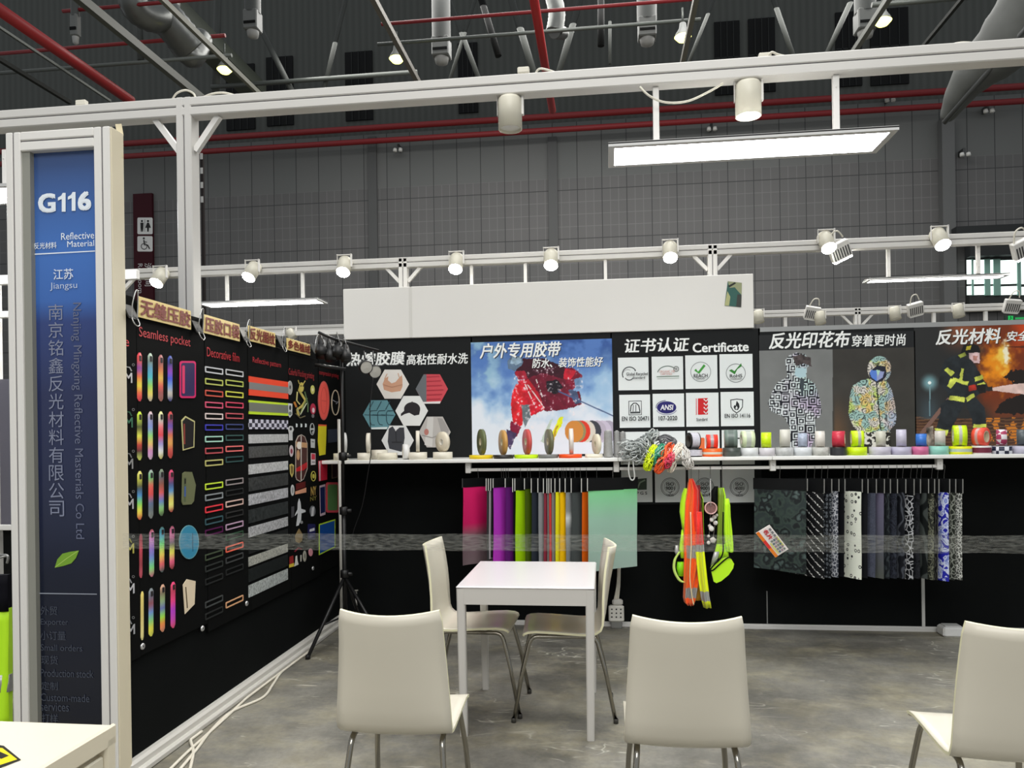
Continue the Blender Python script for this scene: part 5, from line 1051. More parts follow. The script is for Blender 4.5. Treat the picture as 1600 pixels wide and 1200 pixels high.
def gradient_zip(t, x, y0, y1, w, cols, slit=True):
    """slim zip pocket with a rainbow print"""
    mb = MB(); n = 16; A = PL.w(x, y0); B = PL.w(x, y1); hw = abs((PL.w(x + w / 2, y0) - PL.w(x - w / 2, y0)).y) / 2; rr = hw * 1.0; rows = []; cl = []
    L = A.z - B.z; th = .004
    for i in range(n + 1):
        s = i / n; z = B.z + L * s; d = min(s * L, (1 - s) * L); k = 1. if d > rr else math.sqrt(max(0.06, 1 - (1 - d / rr) ** 2))
        g = (1 - s) * (len(cols) - 1); q = min(int(g), len(cols) - 2); c0_, c1_ = lin(cols[q]), lin(cols[q + 1]); c = tuple(a * (1 - g + q) + b * (g - q) for a, b in zip(c0_, c1_))
        yy = A.y * s + B.y * (1 - s)
        rows.append([Vector((XB + .005, yy - hw * k, z)), Vector((XB + .005 + th, yy - hw * k * .8, z)), Vector((XB + .005 + th, yy + hw * k * .8, z)), Vector((XB + .005, yy + hw * k, z))]); e = tuple(min(1, v * 1.15 + .03) for v in c); cl.append([e, e, e, e])
    mb.grid(rows, 0, True, cl); o = mb.build('zip_pocket', ink(.4), t, vcol=True)
    if slit:
        yy = A.y; z1 = A.z - L * .06; z0 = A.z - L * .17
        mb = MB(); mb.box((XB + .006, yy - hw * .42, z0), (XB + .012, yy + hw * .42, z1), 0, .001); mb.build('zip_pull', mat((40, 36, 40), .4), o)
RB = {'a': [(240, 60, 80), (220, 80, 70), (120, 60, 160), (250, 120, 60), (250, 220, 60), (250, 90, 60), (250, 70, 90)], 'b': [(190, 210, 190), (120, 140, 130), (90, 160, 200), (70, 190, 200), (150, 220, 90), (240, 220, 90), (220, 200, 180)], 'c': [(180, 110, 110), (160, 90, 90), (220, 120, 70), (230, 190, 80), (230, 90, 80), (150, 80, 80), (180, 120, 110)], 'd': [(60, 80, 180), (40, 50, 120), (150, 60, 190), (60, 80, 220), (120, 160, 220), (210, 200, 180), (60, 70, 150)],
      'e': [(210, 240, 50), (180, 200, 60), (20, 20, 24), (230, 230, 80), (210, 60, 50), (30, 26, 26), (230, 240, 120)], 'f': [(220, 190, 190), (160, 160, 200), (130, 150, 220), (150, 220, 120), (240, 200, 100), (210, 130, 200), (230, 200, 220)], 'g': [(230, 230, 150), (210, 210, 200), (240, 110, 120), (230, 60, 70), (150, 140, 210), (230, 230, 230), (220, 210, 110)], 'h': [(220, 70, 60), (150, 60, 90), (100, 80, 190), (220, 110, 80), (230, 170, 80), (200, 60, 60), (210, 80, 70)],
      'i': [(230, 220, 120), (200, 200, 70), (60, 60, 50), (70, 140, 200), (130, 220, 90), (240, 220, 70), (240, 90, 80)], 'j': [(160, 165, 165), (110, 200, 120), (230, 90, 80), (220, 70, 70), (90, 110, 150), (100, 110, 110), (150, 155, 150)], 'k': [(120, 140, 110), (100, 100, 110), (150, 80, 60), (220, 90, 90), (90, 120, 200), (140, 200, 110), (100, 120, 90)], 'l': [(220, 60, 110), (180, 50, 90), (60, 70, 130), (90, 150, 200), (220, 200, 90), (230, 230, 120), (200, 60, 80)],
      'm': [(120, 40, 60), (200, 60, 80), (150, 50, 60), (200, 80, 100)], 'n': [(150, 60, 60), (210, 140, 200), (150, 110, 200), (110, 140, 210), (120, 220, 120), (220, 120, 150)], 'o': [(40, 80, 70), (60, 160, 190), (120, 220, 110), (230, 210, 80), (230, 90, 100), (70, 110, 110)], 'p': [(140, 60, 80), (210, 110, 160), (90, 90, 100), (230, 230, 80), (230, 90, 130), (160, 60, 60)],
      'q': [(230, 210, 110), (220, 200, 120), (230, 220, 150)], 'r': [(130, 140, 140), (110, 110, 130), (150, 70, 80), (110, 150, 210), (130, 210, 120), (230, 220, 60), (230, 230, 100)], 's': [(220, 170, 140), (130, 110, 90), (150, 180, 120), (100, 110, 180), (150, 230, 60), (240, 130, 60), (220, 150, 120)], 't': [(240, 60, 120), (200, 60, 90), (240, 60, 130), (180, 50, 200), (200, 60, 180), (240, 80, 120)]}
# narrow strip of M logos
t = sample_board(194, 212.5, 462, 1035, 'narrow board of embossed M logos, half hidden behind the signboard pylon')
mb = MB(); lettering('e', (194, 531, 201, 541), PL, (220, 40, 50), t, .002)
for k, (y, col) in enumerate([(590, (206, 204, 206)), (660, (60, 120, 90)), (725, (150, 150, 150)), (788, (190, 188, 192)), (858, (196, 190, 90)), (921, (206, 206, 210)), (985, (180, 180, 184))]):
    lettering('M', (194 + k * .6, y - 8, 206 + k * .7, y + 8), PL, col, t, .002, bold=.02)
    art('logo_arc', t, PL, [(stroke([(192, y - 13 + 5), (196, y - 19 + 2), (202, y - 17 + 1), (205, y - 8 - 2)], 2), tuple(int(v * .8) for v in col)), ring(207.5, y - 20, 2.2, 2.2, .8, (130, 130, 130), 12)], .002)
# seamless pockets
t = sample_board(213, 318.4, 486, 1003, 'sample board headed Seamless pocket, rainbow zip pockets in rows')
lettering('Seamless pocket', (219.5, 519.5, 299, 538.5), PL, (196, 30, 42), t, .002)
for x, y0, y1, k in [(218, 551, 627, 'a'), (234.7, 552, 627, 'b'), (251.2, 554.5, 627, 'c'), (265.8, 556, 627, 'd'), (218, 643, 719, 'e'), (235, 643, 718, 'f'), (251.3, 643, 717, 'g'), (266.2, 643, 716, 'h'), (218.3, 736, 812, 'i'), (235.8, 734, 810, 'j'), (252.2, 733, 806, 'k'), (267.5, 734, 800, 'l'), (220, 834, 903, 'm'), (237, 827, 901, 'n'), (253, 823, 894, 'o'), (268.8, 822, 889, 'p'), (222, 924, 1000, 'q'), (236, 919, 994, 'r'), (254, 913, 987, 's'), (270.4, 909, 981, 't')]:
    gradient_zip(t, x, y0, y1, 4.2 if k in 'mq' else 7.2, RB[k], k not in 'mq')
art('pocket_sample', t, PL, [(rrect(280, 564, 305, 622, 4), (226, 40, 110)), (rrect(282, 567, 303, 619, 3), (50, 40, 90)), (rrect(283.5, 571, 287.5, 615, 2), (236, 60, 110))], .004, .003)
art('pocket_sample', t, PL, [([(282.5, 657), (289, 650), (303.5, 658), (302.5, 699), (285, 704)], (206, 200, 140)), ([(284, 658.5), (289, 652.6), (302, 659.6), (301, 697.6), (286, 701.8)], (22, 18, 20)), (stroke([(286.6, 662), (287, 694)], 2.2), (150, 60, 50))], .004, .003)
art('pocket_sample', t, PL, [([(284, 740), (288, 737), (299, 737.5), (305, 758), (302, 783), (298, 788), (285, 789), (283, 784)], (112, 116, 82)), (stroke([(288, 746), (287.5, 784)], 3.6), (90, 100, 70)), (stroke([(288, 760), (287.8, 776)], 2.2), (70, 100, 170)), (stroke([(288, 748), (288, 756)], 2), (30, 30, 26))], .004, .003)
art('pocket_sample', t, PL, [(ell(294.5, 847, 15.4, 26.5), (110, 166, 178)), (ell(294.5, 847, 14.2, 25.2), (58, 142, 176)), (stroke([(299.5, 833), (300, 862)], 1.4), (40, 100, 130))], .004, .003)
art('pocket_sample', t, PL, [([(285, 914), (291, 905), (304.6, 908), (303, 944), (288, 959.5)], (238, 220, 190)), (stroke([(289, 917), (291.5, 950)], 1.6), (90, 76, 50))], .004, .003)
eyelet(t, 223, 1010); eyelet(t, 316.5, 982)
# decorative film
t = sample_board(319.6, 386.2, 516, 974, 'sample board headed Decorative film, thin coloured outline bars')
lettering('Decorative film', (324, 547.5, 374.5, 561.5), PL, (196, 30, 42), t, .002)
LW = [(579, (226, 226, 230)), (597, (206, 214, 110)), (615, (226, 96, 76)), (633, (238, 96, 130)), (650.5, (244, 226, 222)), (668, (64, 64, 196)), (686, (186, 236, 216)), (704, (206, 84, 92)), (723, (206, 200, 124)), (759, (216, 244, 70)), (776, (150, 156, 160)), (794.5, (246, 66, 78)), (813, (64, 96, 104)), (830, (90, 24, 80)), (867.5, (74, 86, 66)), (885, (50, 54, 52)), (905, (40, 42, 42)), (940, (72, 76, 76)), (958, (40, 42, 42))]
RW = [(583, (222, 222, 224)), (599, (206, 216, 106)), (616.5, (236, 236, 90)), (633, (236, 76, 108)), (650, (212, 92, 102)), (667, (60, 72, 132)), (684, (50, 92, 88)), (701, (250, 120, 118)), (717.5, (40, 82, 82)), (752.5, (164, 152, 152)), (769, (40, 42, 42)), (786, (230, 196, 184)), (803, (50, 50, 50)), (821, (198, 164, 190)), (837, (56, 88, 66)), (855, (250, 112, 88)), (872, (70, 72, 72)), (890, (40, 42, 42)), (940, (228, 174, 130))]
for side, R in ((0, LW), (1, RW)):
    for y, c in R:
        x0, x1 = ((318.8 + 1.5, 348), (352.5, 379.8))[side]; slope = (672 - y) / (945 - 350); xm = (x0 + x1) / 2; a, b = PL.w(x0, y), PL.w(x1, y); zc = PL.w(xm, y).z; hz = .0165 if y < 740 else .017
        mb = MB(); O = []; N_ = []
        for (q, k) in ((O, 1.), (N_, 0.)):
            ins = .0 if k else .0068
            for cy_, cz_ in rrect(a.y + ins, zc - hz + ins, b.y - ins, zc + hz - ins, .006 if k else .003, 3): q.append(Vector((XB + .009, cy_, cz_)))
        n = len(O); dx = Vector((.004, 0, 0)); mb.add(O + N_, [(i, (i + 1) % n, n + (i + 1) % n, n + i) for i in range(n)]); mb.add(O + [p - dx for p in O], [(i, n + i, n + (i + 1) % n, (i + 1) % n) for i in range(n)]); mb.add(N_ + [p - dx for p in N_], [(i, (i + 1) % n, n + (i + 1) % n, n + i) for i in range(n)])
        mb.build('film_bar', mat(c, .4), t)
eyelet(t, 385.5, 943)
# reflective pattern
t = sample_board(387.2, 450, 539, 941, 'sample board headed Reflective pattern, orange, lime and silver bands')
lettering('Reflective pattern', (395.5, 562, 439.5, 573), PL, (190, 34, 44), t, .002)
def band(y0, y1, mats, zs=None, xr=449.5, x0=388.2):
    a, b = PL.w(x0, y0), PL.w(xr, y0); z1_, z0_ = PL.w(x0, y0).z, PL.w(x0, y1).z; mb = MB(); st_ = zs or [(0, 1, 0)]
    for f0, f1, mi in st_: mb.box((XB + .005, a.y, z0_ + (z1_ - z0_) * f0), (XB + .009 + .0006 * mi, b.y, z0_ + (z1_ - z0_) * f1), mi)
    return mb.build('tape_band', mats, t)
def silver(c, sc, amt, ang=.6, mul=1):
    m = bpy.data.materials.new('reflective_weave'); m.use_nodes = True; nt = m.node_tree; b = nt.nodes['Principled BSDF']; g = nt.nodes.new('ShaderNodeNewGeometry'); w = nt.nodes.new('ShaderNodeTexNoise'); w.inputs['Scale'].default_value = sc * 1.1; w.inputs['Detail'].default_value = 5; w.inputs['Roughness'].default_value = .7
    r = nt.nodes.new('ShaderNodeValToRGB'); r.color_ramp.elements[0].position = .38; r.color_ramp.elements[1].position = .6; r.color_ramp.elements[0].color = (*[v * (1 - amt) for v in lin(c)], 1); r.color_ramp.elements[1].color = (*lin(c), 1); nt.links.new(g.outputs['Position'], w.inputs['Vector']); nt.links.new(w.outputs['Fac'], r.inputs[0]); nt.links.new(r.outputs[0], b.inputs['Base Color']); b.inputs['Roughness'].default_value = .35; return m
GR = mat((136, 136, 134), .35); band(587.6, 617.5, [mat((250, 74, 36), .5), GR], [(0, 1, 0), (.32, .69, 1)]); band(625, 647, [mat((204, 236, 40), .5), mat((120, 124, 112), .35)], [(0, 1, 0), (.2, .84, 1)])
def check_mat(c1, c2, sx, sz):
    m = bpy.data.materials.new('check_print'); m.use_nodes = True; nt = m.node_tree; b = nt.nodes['Principled BSDF']; g = nt.nodes.new('ShaderNodeNewGeometry'); mp = nt.nodes.new('ShaderNodeMapping'); mp.inputs['Scale'].default_value = (sx, sx, sz); k = nt.nodes.new('ShaderNodeTexChecker'); k.inputs['Scale'].default_value = 1; k.inputs['Color1'].default_value = (*lin(c1), 1); k.inputs['Color2'].default_value = (*lin(c2), 1)
    nt.links.new(g.outputs['Position'], mp.inputs[0]); nt.links.new(mp.outputs[0], k.inputs['Vector']); nt.links.new(k.outputs[0], b.inputs['Base Color']); b.inputs['Roughness'].default_value = .5; return m
band(655, 670.5, [check_mat((214, 212, 226), (40, 38, 56), 26, 42)])
for y0, y1, m in [(679, 693, silver((206, 206, 206), 60, .3)), (698, 716, silver((84, 86, 86), 46, .8, mul=4)), (726, 741.5, silver((216, 216, 216), 50, .4)), (747, 768, silver((78, 80, 80), 46, .8, mul=4)), (773, 790, silver((206, 206, 210), 50, .55, mul=2)), (797, 818, silver((62, 66, 66), 36, .6, mul=3)), (824, 840, silver((206, 206, 208), 60, .6, mul=6)), (845, 866, silver((42, 44, 44), 30, .5, mul=3)), (871, 885.5, silver((200, 200, 190), 90, .6, mul=8)), (890, 910, silver((40, 44, 44), 30, .5, mul=3)), (915, 934, silver((200, 206, 204), 60, .6, mul=0))]: band(y0, y1, [m])
# flock print patches
t = sample_board(451, 496.8, 556, 913, 'sample board headed Colorful flocking printing, small badges and a gold dragon')
lettering('Colorful Flocking printing', (451.5, 579, 491, 592), PL, (176, 30, 40), t, .002)
pp = lambda its, nm='badge_sample': art(nm, t, PL, its, .003, .002)
pp([ring(452.6, 606, 3.8, 11, 1, (200, 200, 196)), (ell(452.6, 606, 3, 10), (170, 170, 166)), (ell(452.6, 605, 1.1, 3), (60, 60, 60))])
GO = (206, 186, 96)
D_ = [(stroke([(471, 598), (467, 610), (472, 618), (477, 626), (472, 634), (464, 640), (466, 650)], 3.4), GO), (stroke([(479, 622), (474, 632), (470, 645)], 2.2), (140, 150, 80)), (stroke([(464, 612), (463, 626), (468, 632)], 1.6), (226, 214, 140)), (ell(470.5, 605, 3.4, 7.5), (226, 208, 104)), (stroke([(467, 600), (465, 594)], 1), GO), (stroke([(473, 600), (476, 595)], 1), GO), (stroke([(461, 646), (468, 653), (476, 650)], 1.6), (110, 100, 70)), (stroke([(458.6, 628), (462, 636)], 3), (206, 130, 50)), (stroke([(475, 612), (480, 632), (480, 644)], 1.6), (96, 120, 80)), (stroke([(463, 637), (468, 648), (478, 630)], 1), (214, 220, 190)), (ell(469, 603, .6, 1.2), (30, 20, 10)), (ell(472.4, 603, .6, 1.2), (30, 20, 10))]
pp(D_, 'dragon_print')
pp([(ell(488, 609, 3.2, 7), (206, 204, 110)), (ell(488, 609, 1.2, 2.6), (236, 230, 190))]); pp([([(449.2, 630), (456.2, 630.8), (456, 648), (452.4, 652.6), (449.4, 648)], (220, 222, 222)), (ell(452.6, 637, 1.6, 4), (40, 40, 44)), (ell(452.6, 646, 2.4, 3), (120, 130, 126))])
pp([(ell(488.6, 639, 4.2, 8.5), (180, 40, 70)), (ell(489, 641, 2, 4), (230, 210, 214)), (ell(488.4, 650, 2, 3), (120, 116, 120))])
for x in (463.3, 470.6, 477.6): pp([([(x - 1.2, 661.6), (x + 1, 662.4), (x + 1, 667), (x - 1.2, 667.6)], (226, 232, 232))])
pp([([(449.4, 670), (452, 665.6), (456.6, 666), (458.6, 671), (456.4, 676), (456.6, 688), (451, 688), (451, 677)], (214, 214, 214)), (ell(453.6, 670, 1.8, 2.6), (40, 40, 40))]); pp([ring(487.4, 670.5, 3.6, 9.4, 1, (196, 200, 200)), ([(484.6, 669), (490.4, 669), (490, 672), (485, 672)], (190, 194, 194)), (ell(488.6, 676, 1.4, 2.6), (170, 170, 170))])
pp([([(461, 690), (465, 681), (470.6, 678.8), (476, 682), (480, 693), (480, 733), (474, 749), (468.6, 753), (463, 750), (461.2, 745)], (190, 178, 166)), ([(462, 691), (466, 682.4), (470.4, 680), (475.4, 683), (479.2, 694), (479, 732), (473.4, 748), (468.6, 751.6), (463.4, 748.6), (462, 744)], (74, 34, 32)), ([(462, 690), (478.8, 692), (479, 700), (462, 698)], (206, 158, 112)), (ell(466.6, 696, 3.6, 6), (244, 236, 226)), (ell(465, 711, 2.4, 8), (206, 160, 116)), ([(462, 732), (479, 722), (479, 730), (473, 735), (462, 737)], (196, 30, 40)), ([(469.2, 681), (470, 681), (470, 751), (469.2, 751)], (226, 220, 210))], 'large_patch')
pp([([(485, 685.6), (491.6, 686.4), (491.4, 700), (485.4, 699.4)], (196, 200, 200)), (stroke([(486.4, 690), (490, 690.6)], 1.2), (60, 60, 64))]); pp([([(485.4, 708), (492.4, 708.4), (492.4, 726), (485.6, 726.6)], (222, 216, 218)), ([(486, 709), (491.8, 709.4), (491.8, 718), (486, 718)], (206, 40, 70)), (stroke([(486.6, 722), (491.4, 722)], 1.2), (80, 80, 84))])
pp([(ell(454.8, 704.6, 3.2, 9), (210, 196, 200)), (ell(454.8, 705, 1.6, 4), (140, 30, 60))]); pp([([(452, 726), (455.4, 724.6), (458.8, 727), (458, 740), (455.6, 746), (453, 740)], (206, 190, 110)), ([(453.2, 728.6), (455.4, 727), (457.6, 729.6), (457, 738), (455.4, 742), (453.8, 738)], (120, 100, 50))])
pp([ring(489.3, 744, 4, 8, 1.1, (206, 196, 90)), (ell(489.3, 744, 1.8, 3.6), (196, 186, 80))]); pp([(ell(456.6, 766, 2.8, 8.6), (206, 206, 204)), (ell(456.6, 766, 1.4, 5), (150, 150, 150))])
lettering('NY', (484.8, 760, 493.4, 774), PL, (206, 170, 90), t, .004, bold=.02); lettering('NY', (484, 775.5, 494, 782), PL, (150, 140, 60), t, .004)
pp([([(461, 768), (478, 762), (478, 769.4), (461, 772.6)], (226, 160, 126)), ([(462, 756), (476.6, 752), (476.6, 761), (462, 766)], (96, 26, 24))]); pp([([(454.8, 792), (459, 791), (459, 807), (454.8, 809)], (70, 70, 74))])
pp([([(467, 779), (469, 785), (470, 795), (476.6, 797), (477, 800), (470.4, 802), (470, 812), (466, 821), (462.6, 822), (464.6, 806), (465, 801), (460.4, 806), (461.6, 802), (464.6, 796), (465, 786)], (212, 214, 216)), (ell(470.6, 816, 2, 2.4), (150, 150, 150))], 'animal_print')
pp([(ell(488, 798.6, 4.4, 8.4), (110, 112, 116)), ([(486.6, 793), (490.6, 791.6), (489, 806), (485.6, 806.6)], (210, 210, 212))]); pp([(rrect(480.6, 818.6, 492.4, 843, 2), (34, 34, 84)), ([(483.2, 827), (490.8, 824.6), (490.8, 829), (483.2, 831)], (214, 214, 222)), ([(483.2, 835), (490.8, 833), (490.8, 838), (483.2, 840)], (70, 72, 120))])
pp([([(460.6, 838), (464, 831), (467, 826), (470, 831), (472.6, 836), (471.4, 845), (466.6, 849), (461.6, 846)], (146, 124, 84))]); pp([(stroke([(460, 862), (466, 856), (471, 858)], 2), (130, 36, 54))]); pp([([(452, 870), (457.6, 868), (458.4, 880), (452, 882)], (150, 40, 40)), ([(451.6, 882), (458.6, 879.6), (458.6, 885), (451.6, 887)], (226, 200, 70))]); pp([([(461.6, 869), (463.6, 868), (464.4, 876), (466, 882), (459.4, 885), (461, 878)], (214, 214, 206))]); pp([([(469, 867.4), (470.6, 867), (470.6, 877), (469, 877.6)], (190, 190, 180))]); pp([(ell(475.6, 869, 2.7, 8.6), (176, 174, 160)), (ell(475.6, 869, 1, 4), (110, 108, 96))]); pp([(ell(485, 863, 3.2, 6), (220, 150, 160))])
eyelet(t, 489, 888)
# compression print
t = sample_board(497.8, 530, 560, 890, 'sample board headed compression printing, coral oval and a blue panel edged in lime')
lettering('compression printing', (499, 581.5, 529, 590), PL, (170, 28, 38), t, .002)
pp([(ell(505.4, 626, 9, 30.6), (206, 96, 90)), (ell(505.4, 626, 8, 29), (244, 96, 84)), ring(505.4, 626, 5, 21, .8, (216, 76, 70)), (stroke([(502, 626), (509, 627)], 1), (214, 76, 70))], 'embossed_sample'); pp([ring(523.8, 629, 6.6, 20, 1.4, (222, 204, 176)), (stroke([(519.6, 625), (524, 628), (528.6, 627.6), (524.6, 631)], 1), (170, 170, 180))], 'embossed_sample')
pp([([(497.2, 663), (509.6, 663.6), (509, 690), (508, 710), (498.6, 712), (496.4, 690)], (226, 214, 40)), ([(497.2, 663), (509.6, 663.6), (509.5, 666), (497, 665.6)], (240, 100, 60))], 'embossed_sample'); pp([([(512, 671), (528, 670), (528, 690), (512, 692)], (44, 48, 60))], 'embossed_sample')
pp([([(497, 720), (511, 718.6), (510.6, 749.4), (498, 752)], (206, 36, 62)), ([(497.6, 721), (500, 720.6), (500.4, 751), (498.4, 751.4)], (230, 190, 200))], 'embossed_sample'); pp([([(517.6, 722), (527, 720), (527, 746), (518, 748)], (110, 90, 70)), ([(518.6, 723.4), (526.2, 721.4), (526.2, 744.6), (519, 746.4)], (44, 22, 34))], 'embossed_sample')
pp([([(499, 759), (507.6, 756.6), (508, 804), (500, 806.6)], (206, 180, 190)), ([(499.6, 762), (507, 760), (507.4, 800), (500.4, 802.6)], (26, 36, 84))], 'embossed_sample'); pp([(rrect(509, 753.6, 529, 801, 3), (206, 72, 84)), (rrect(511.4, 757, 526.8, 797.4, 2.4), (86, 126, 74))], 'embossed_sample')
pp([([(498, 819), (523.4, 811), (523.4, 855), (498, 867.6)], (196, 236, 60)), ([(499.2, 820.6), (522.2, 813.4), (522.2, 853.6), (499.2, 865)], (26, 84, 164))], 'embossed_sample')
# yellow heading cards clipped on top of the boards
PK = Pl('x', XL + .034)
def sign_card(s, q, label, col=(128, 34, 20)):
    (x0, y0a, y0b), (x1, y1a, y1b) = q
    A, B = PK.w(x0, y0b), PK.w(x1, y1b); A2, B2 = PK.w(x0, y0a), PK.w(x1, y1a); z0_ = (A.z + B.z) / 2; z1_ = (A2.z + B2.z) / 2
    t = thing('sign_card', ((XL + .03), (A.y + B.y) / 2, z0_), label, 'sign', 'yellow heading cards')
    mb = MB(); mb.box((XL + .028, A.y, z0_), (XL + .033, B.y, z1_), 0, .001); mb.build('card', mat((240, 214, 140), .5), t)
    mb = MB(); vs, fs = text_mesh(s, .04); xs = [v[0] for v in vs]; ys = [v[1] for v in vs]; a0, a1, b0, b1 = min(xs), max(xs), min(ys), max(ys); m_ = .009
    mb.add([Vector((XL + .036, A.y + m_ + (B.y - A.y - 2 * m_) * (x - a0) / (a1 - a0), z0_ + m_ + (z1_ - z0_ - 2 * m_) * (y - b0) / (b1 - b0))) + Vector((k, 0, 0)) for x, y, k in vs], fs); mb.build('lettering', mat(col, .5), t, weld=False); return (A.y, B.y, z0_, z1_)
cards = []
for s, q, l in [('无缝压胶', ((217.2, 465, 499), (299, 484, 512)), 'yellow card lettered in red on the rainbow zip pocket board'), ('压胶口袋', ((319, 493, 523), (375, 505, 531)), 'yellow card lettered in red on the outline bar board'), ('反光图纹', ((389, 509, 533), (430.6, 520, 542)), 'yellow card lettered in red on the silver band board'), ('多色植绒', ((449, 528, 548), (485, 538, 554)), 'yellow card lettered in red on the gold dragon board'), ('压印', ((511.5, 541, 552), (521, 543, 553)), 'smallest yellow card, half hidden by the black lamp arm')]: cards.append(sign_card(s, q, l))
# black bulldog clips with wire loops
def clip(x, y, label):
    c = PK.w(x, y); t = thing('bulldog_clip', c, label, 'clip', 'black clips holding the sample boards')
    mb = MB(); hw = .034
    for s in (0, 1):
        xx = XL + .022 if s else XL - .062
    pts = [(XL + .040, -.03), (XL + .046, -.03), (XL + .012, .045), (XL - .05, .05), (XL - .075, -.03), (XL - .069, -.03), (XL - .046, .043), (XL + .008, .039)]
    vs = [Vector((px_, c.y - hw, c.z + dz)) for px_, dz in pts] + [Vector((px_, c.y + hw, c.z + dz)) for px_, dz in pts]; n = len(pts)
    mb.add(vs, [(i, n + i, n + (i + 1) % n, (i + 1) % n) for i in range(n)]); mb.add(vs[:n], [(0, 1, 2, 7), (2, 3, 6, 7), (3, 4, 5, 6)]); mb.add(vs[n:], [(7, 2, 1, 0), (7, 6, 3, 2), (6, 5, 4, 3)]); mb.build('clip_body', mat((22, 22, 22), .35), t, fixn=True)
    for sgn in (1, -1):
        z = c.z; W_ = .024; x_ = XL + .046
        P_ = [(x_, -.020, -.03), (x_ + .004, -.020, .03), (x_ + .012, -W_ * .4, .085), (x_ + .014, 0, .098), (x_ + .012, W_ * .4, .085), (x_ + .004, .020, .03), (x_, .020, -.03)] if sgn > 0 else [(x_ + .002, -.022, -.028), (x_ + .012, -.020, -.052), (x_ + .014, 0, -.062), (x_ + .012, .020, -.052), (x_ + .002, .022, -.028)]
        mb = MB(); mb.tube(smooth_path([(a_, c.y + b_, z + d_) for a_, b_, d_ in P_], 5), .0028, 6); mb.build('wire_loop', mat((190, 190, 188), .25, .8), t)
for x, y, l in [(206, 488, 'black clip with wire loops beside the signboard pylon'), (310, 512, 'black clip between the first and second yellow cards'), (383.5, 526, 'black clip between the second and third yellow cards'), (440, 535, 'black clip between the third and fourth yellow cards'), (491, 546, 'black clip just past the fourth yellow card')]: clip(x, y, l)
# ------------------------------------------------------------------ shelf boards and hanging rails
SHW = mat((236, 236, 232), .35); YSF = 5.46
xs = [at(502, 714, YSF).x, at(966, 714, YSF).x, at(1207, 714, YSF).x, 3.3]
for i, lab in enumerate(('white shelf board from the corner to the grey cord skeins', 'short white shelf board under the rope skeins and striped tape rolls', 'white shelf board under the jacket and firefighter posters')):
    mb = MB(); mb.box((xs[i] + (.001 if i else 0), YSF, ZS - .026), (xs[i + 1] - .001, YB - .013, ZS), 0, .004); tag(mb.build('shelf_board', SHW), lab, 'shelf')
ZR, YR = 1.222, 5.53
def rail(pa, pb, lab, ends):
    a, b = at(pa, 731, YR).x, at(pb, 731, YR).x; t = thing('garment_rail', ((a + b) / 2, YR, ZR), lab, 'rail', 'white rails under the shelf')
    mb = MB(); mb.box((a, YR - .011, ZR - .011), (b, YR + .011, ZR + .011), 0, .003); mb.build('rail_tube', WHITE2, t)
    for x in ends:
        x = at(x, 731, YR).x; mb = MB(); mb.box((x - .02, YR - .022, ZR - .024), (x + .02, YR + .022, ZS - .028), 0, .004); mb.lathe((x, YR - .022, ZR + .02), (0, -1, 0), [(.001, .003), (.006, .003), (.006, 0)], 10); mb.build('end_bracket', WHITE2, t)
    return t
rail(731, 958, 'white rail carrying the plain coloured fabric swatches', (732, 963)); rail(968, 1203, 'white rail carrying the safety vests', ()); rail(1212, 1463, 'white rail carrying the dark printed fabric swatches', (1207, 1467))

# ------------------------------------------------------------------ tape rolls
def roll_mesh(c, axis, r, w, bands, ri):
    mb = MB(); P = [(ri, -w / 2), (r, -w / 2)]; mis = [0]
    cols = [bands[0][2]]
    for f0, f1, col in bands: P.append((r, -w / 2 + w * f1)); mis.append(len(cols)); cols.append(col)
    P.append((ri, w / 2)); mis.append(len(cols)); cols.append(bands[-1][2])
    mb.lathe(c, axis, P, 40, mis=mis); return mb, [col if not isinstance(col, tuple) else mat(col, .38) for col in cols]
def tape_roll(c, axis, r, w, bands, ri, lab, base, core=(226, 220, 206), grp='tape rolls along the shelf', side=None):
    if isinstance(bands, tuple) or not isinstance(bands, list): bands = [(0, 1, bands)]
    t = thing('tape_roll', base, lab, 'tape roll', grp)
    mb, cols = roll_mesh(c, axis, r, w, bands, ri)
    if side: cols[0] = cols[-1] = mat(side, .5)
    mb.build('tape_winding', cols, t)
    mb = MB(); mb.lathe(c, axis, [(ri, -w / 2 - .0005), (ri, w / 2 + .0005), (ri - .005, w / 2 + .0005), (ri - .005, -w / 2 - .0005)], 28, closed=True); mb.build('core', mat(core, .6), t)
    return t
def flat(x0, x1, yt, bands, lab, yb=711.8, yoff=0., rc=.55, core=(214, 206, 190), side=None):
    y = 5.56 + yoff; a, b = at(x0, yb, y).x, at(x1, yb, y).x; r = (b - a) / 2; y = YSF + .012 + r + yoff; a, b = at(x0, yb, y - r * .2).x, at(x1, yb, y - r * .2).x; r = (b - a) / 2 * .985; xc = (a + b) / 2
    h = at(x0, yt, y - r).z - at(x0, yb, y - r).z
    tape_roll(Vector((xc, y, ZS + h / 2)), (0, 0, 1), r, h, bands, r * rc, lab, (xc, y, ZS), core, side=side); return ZS + h, xc, y, r
def up(x0, x1, yt, base, bands, lab, yaw=0., rc=.62, w=None, core=(226, 220, 206), y=None, yb=None, side=None, lean=0.):
    """a roll standing on its edge: axis across the view, turned by yaw"""
    z0 = base[0]; y = y if y is not None else base[2]; a, b = at(x0, 690, y).x, at(x1, 690, y).x; zt = at((x0 + x1) / 2, yt, y).z; r = (zt - z0) / 2; ww = w or (b - a)
    xc = (a + b) / 2; ya = yaw - math.atan2(xc, y); ax = Vector((math.cos(ya), math.sin(ya), lean)).normalized()
    tape_roll(Vector((xc, y, z0 + r + .0005)), ax, r, ww, bands, r * rc, lab, (xc, y, z0), core, side=side)
IV, IV2 = (236, 230, 214), (226, 218, 198)
S0 = (ZS, 0, 5.62, 0)
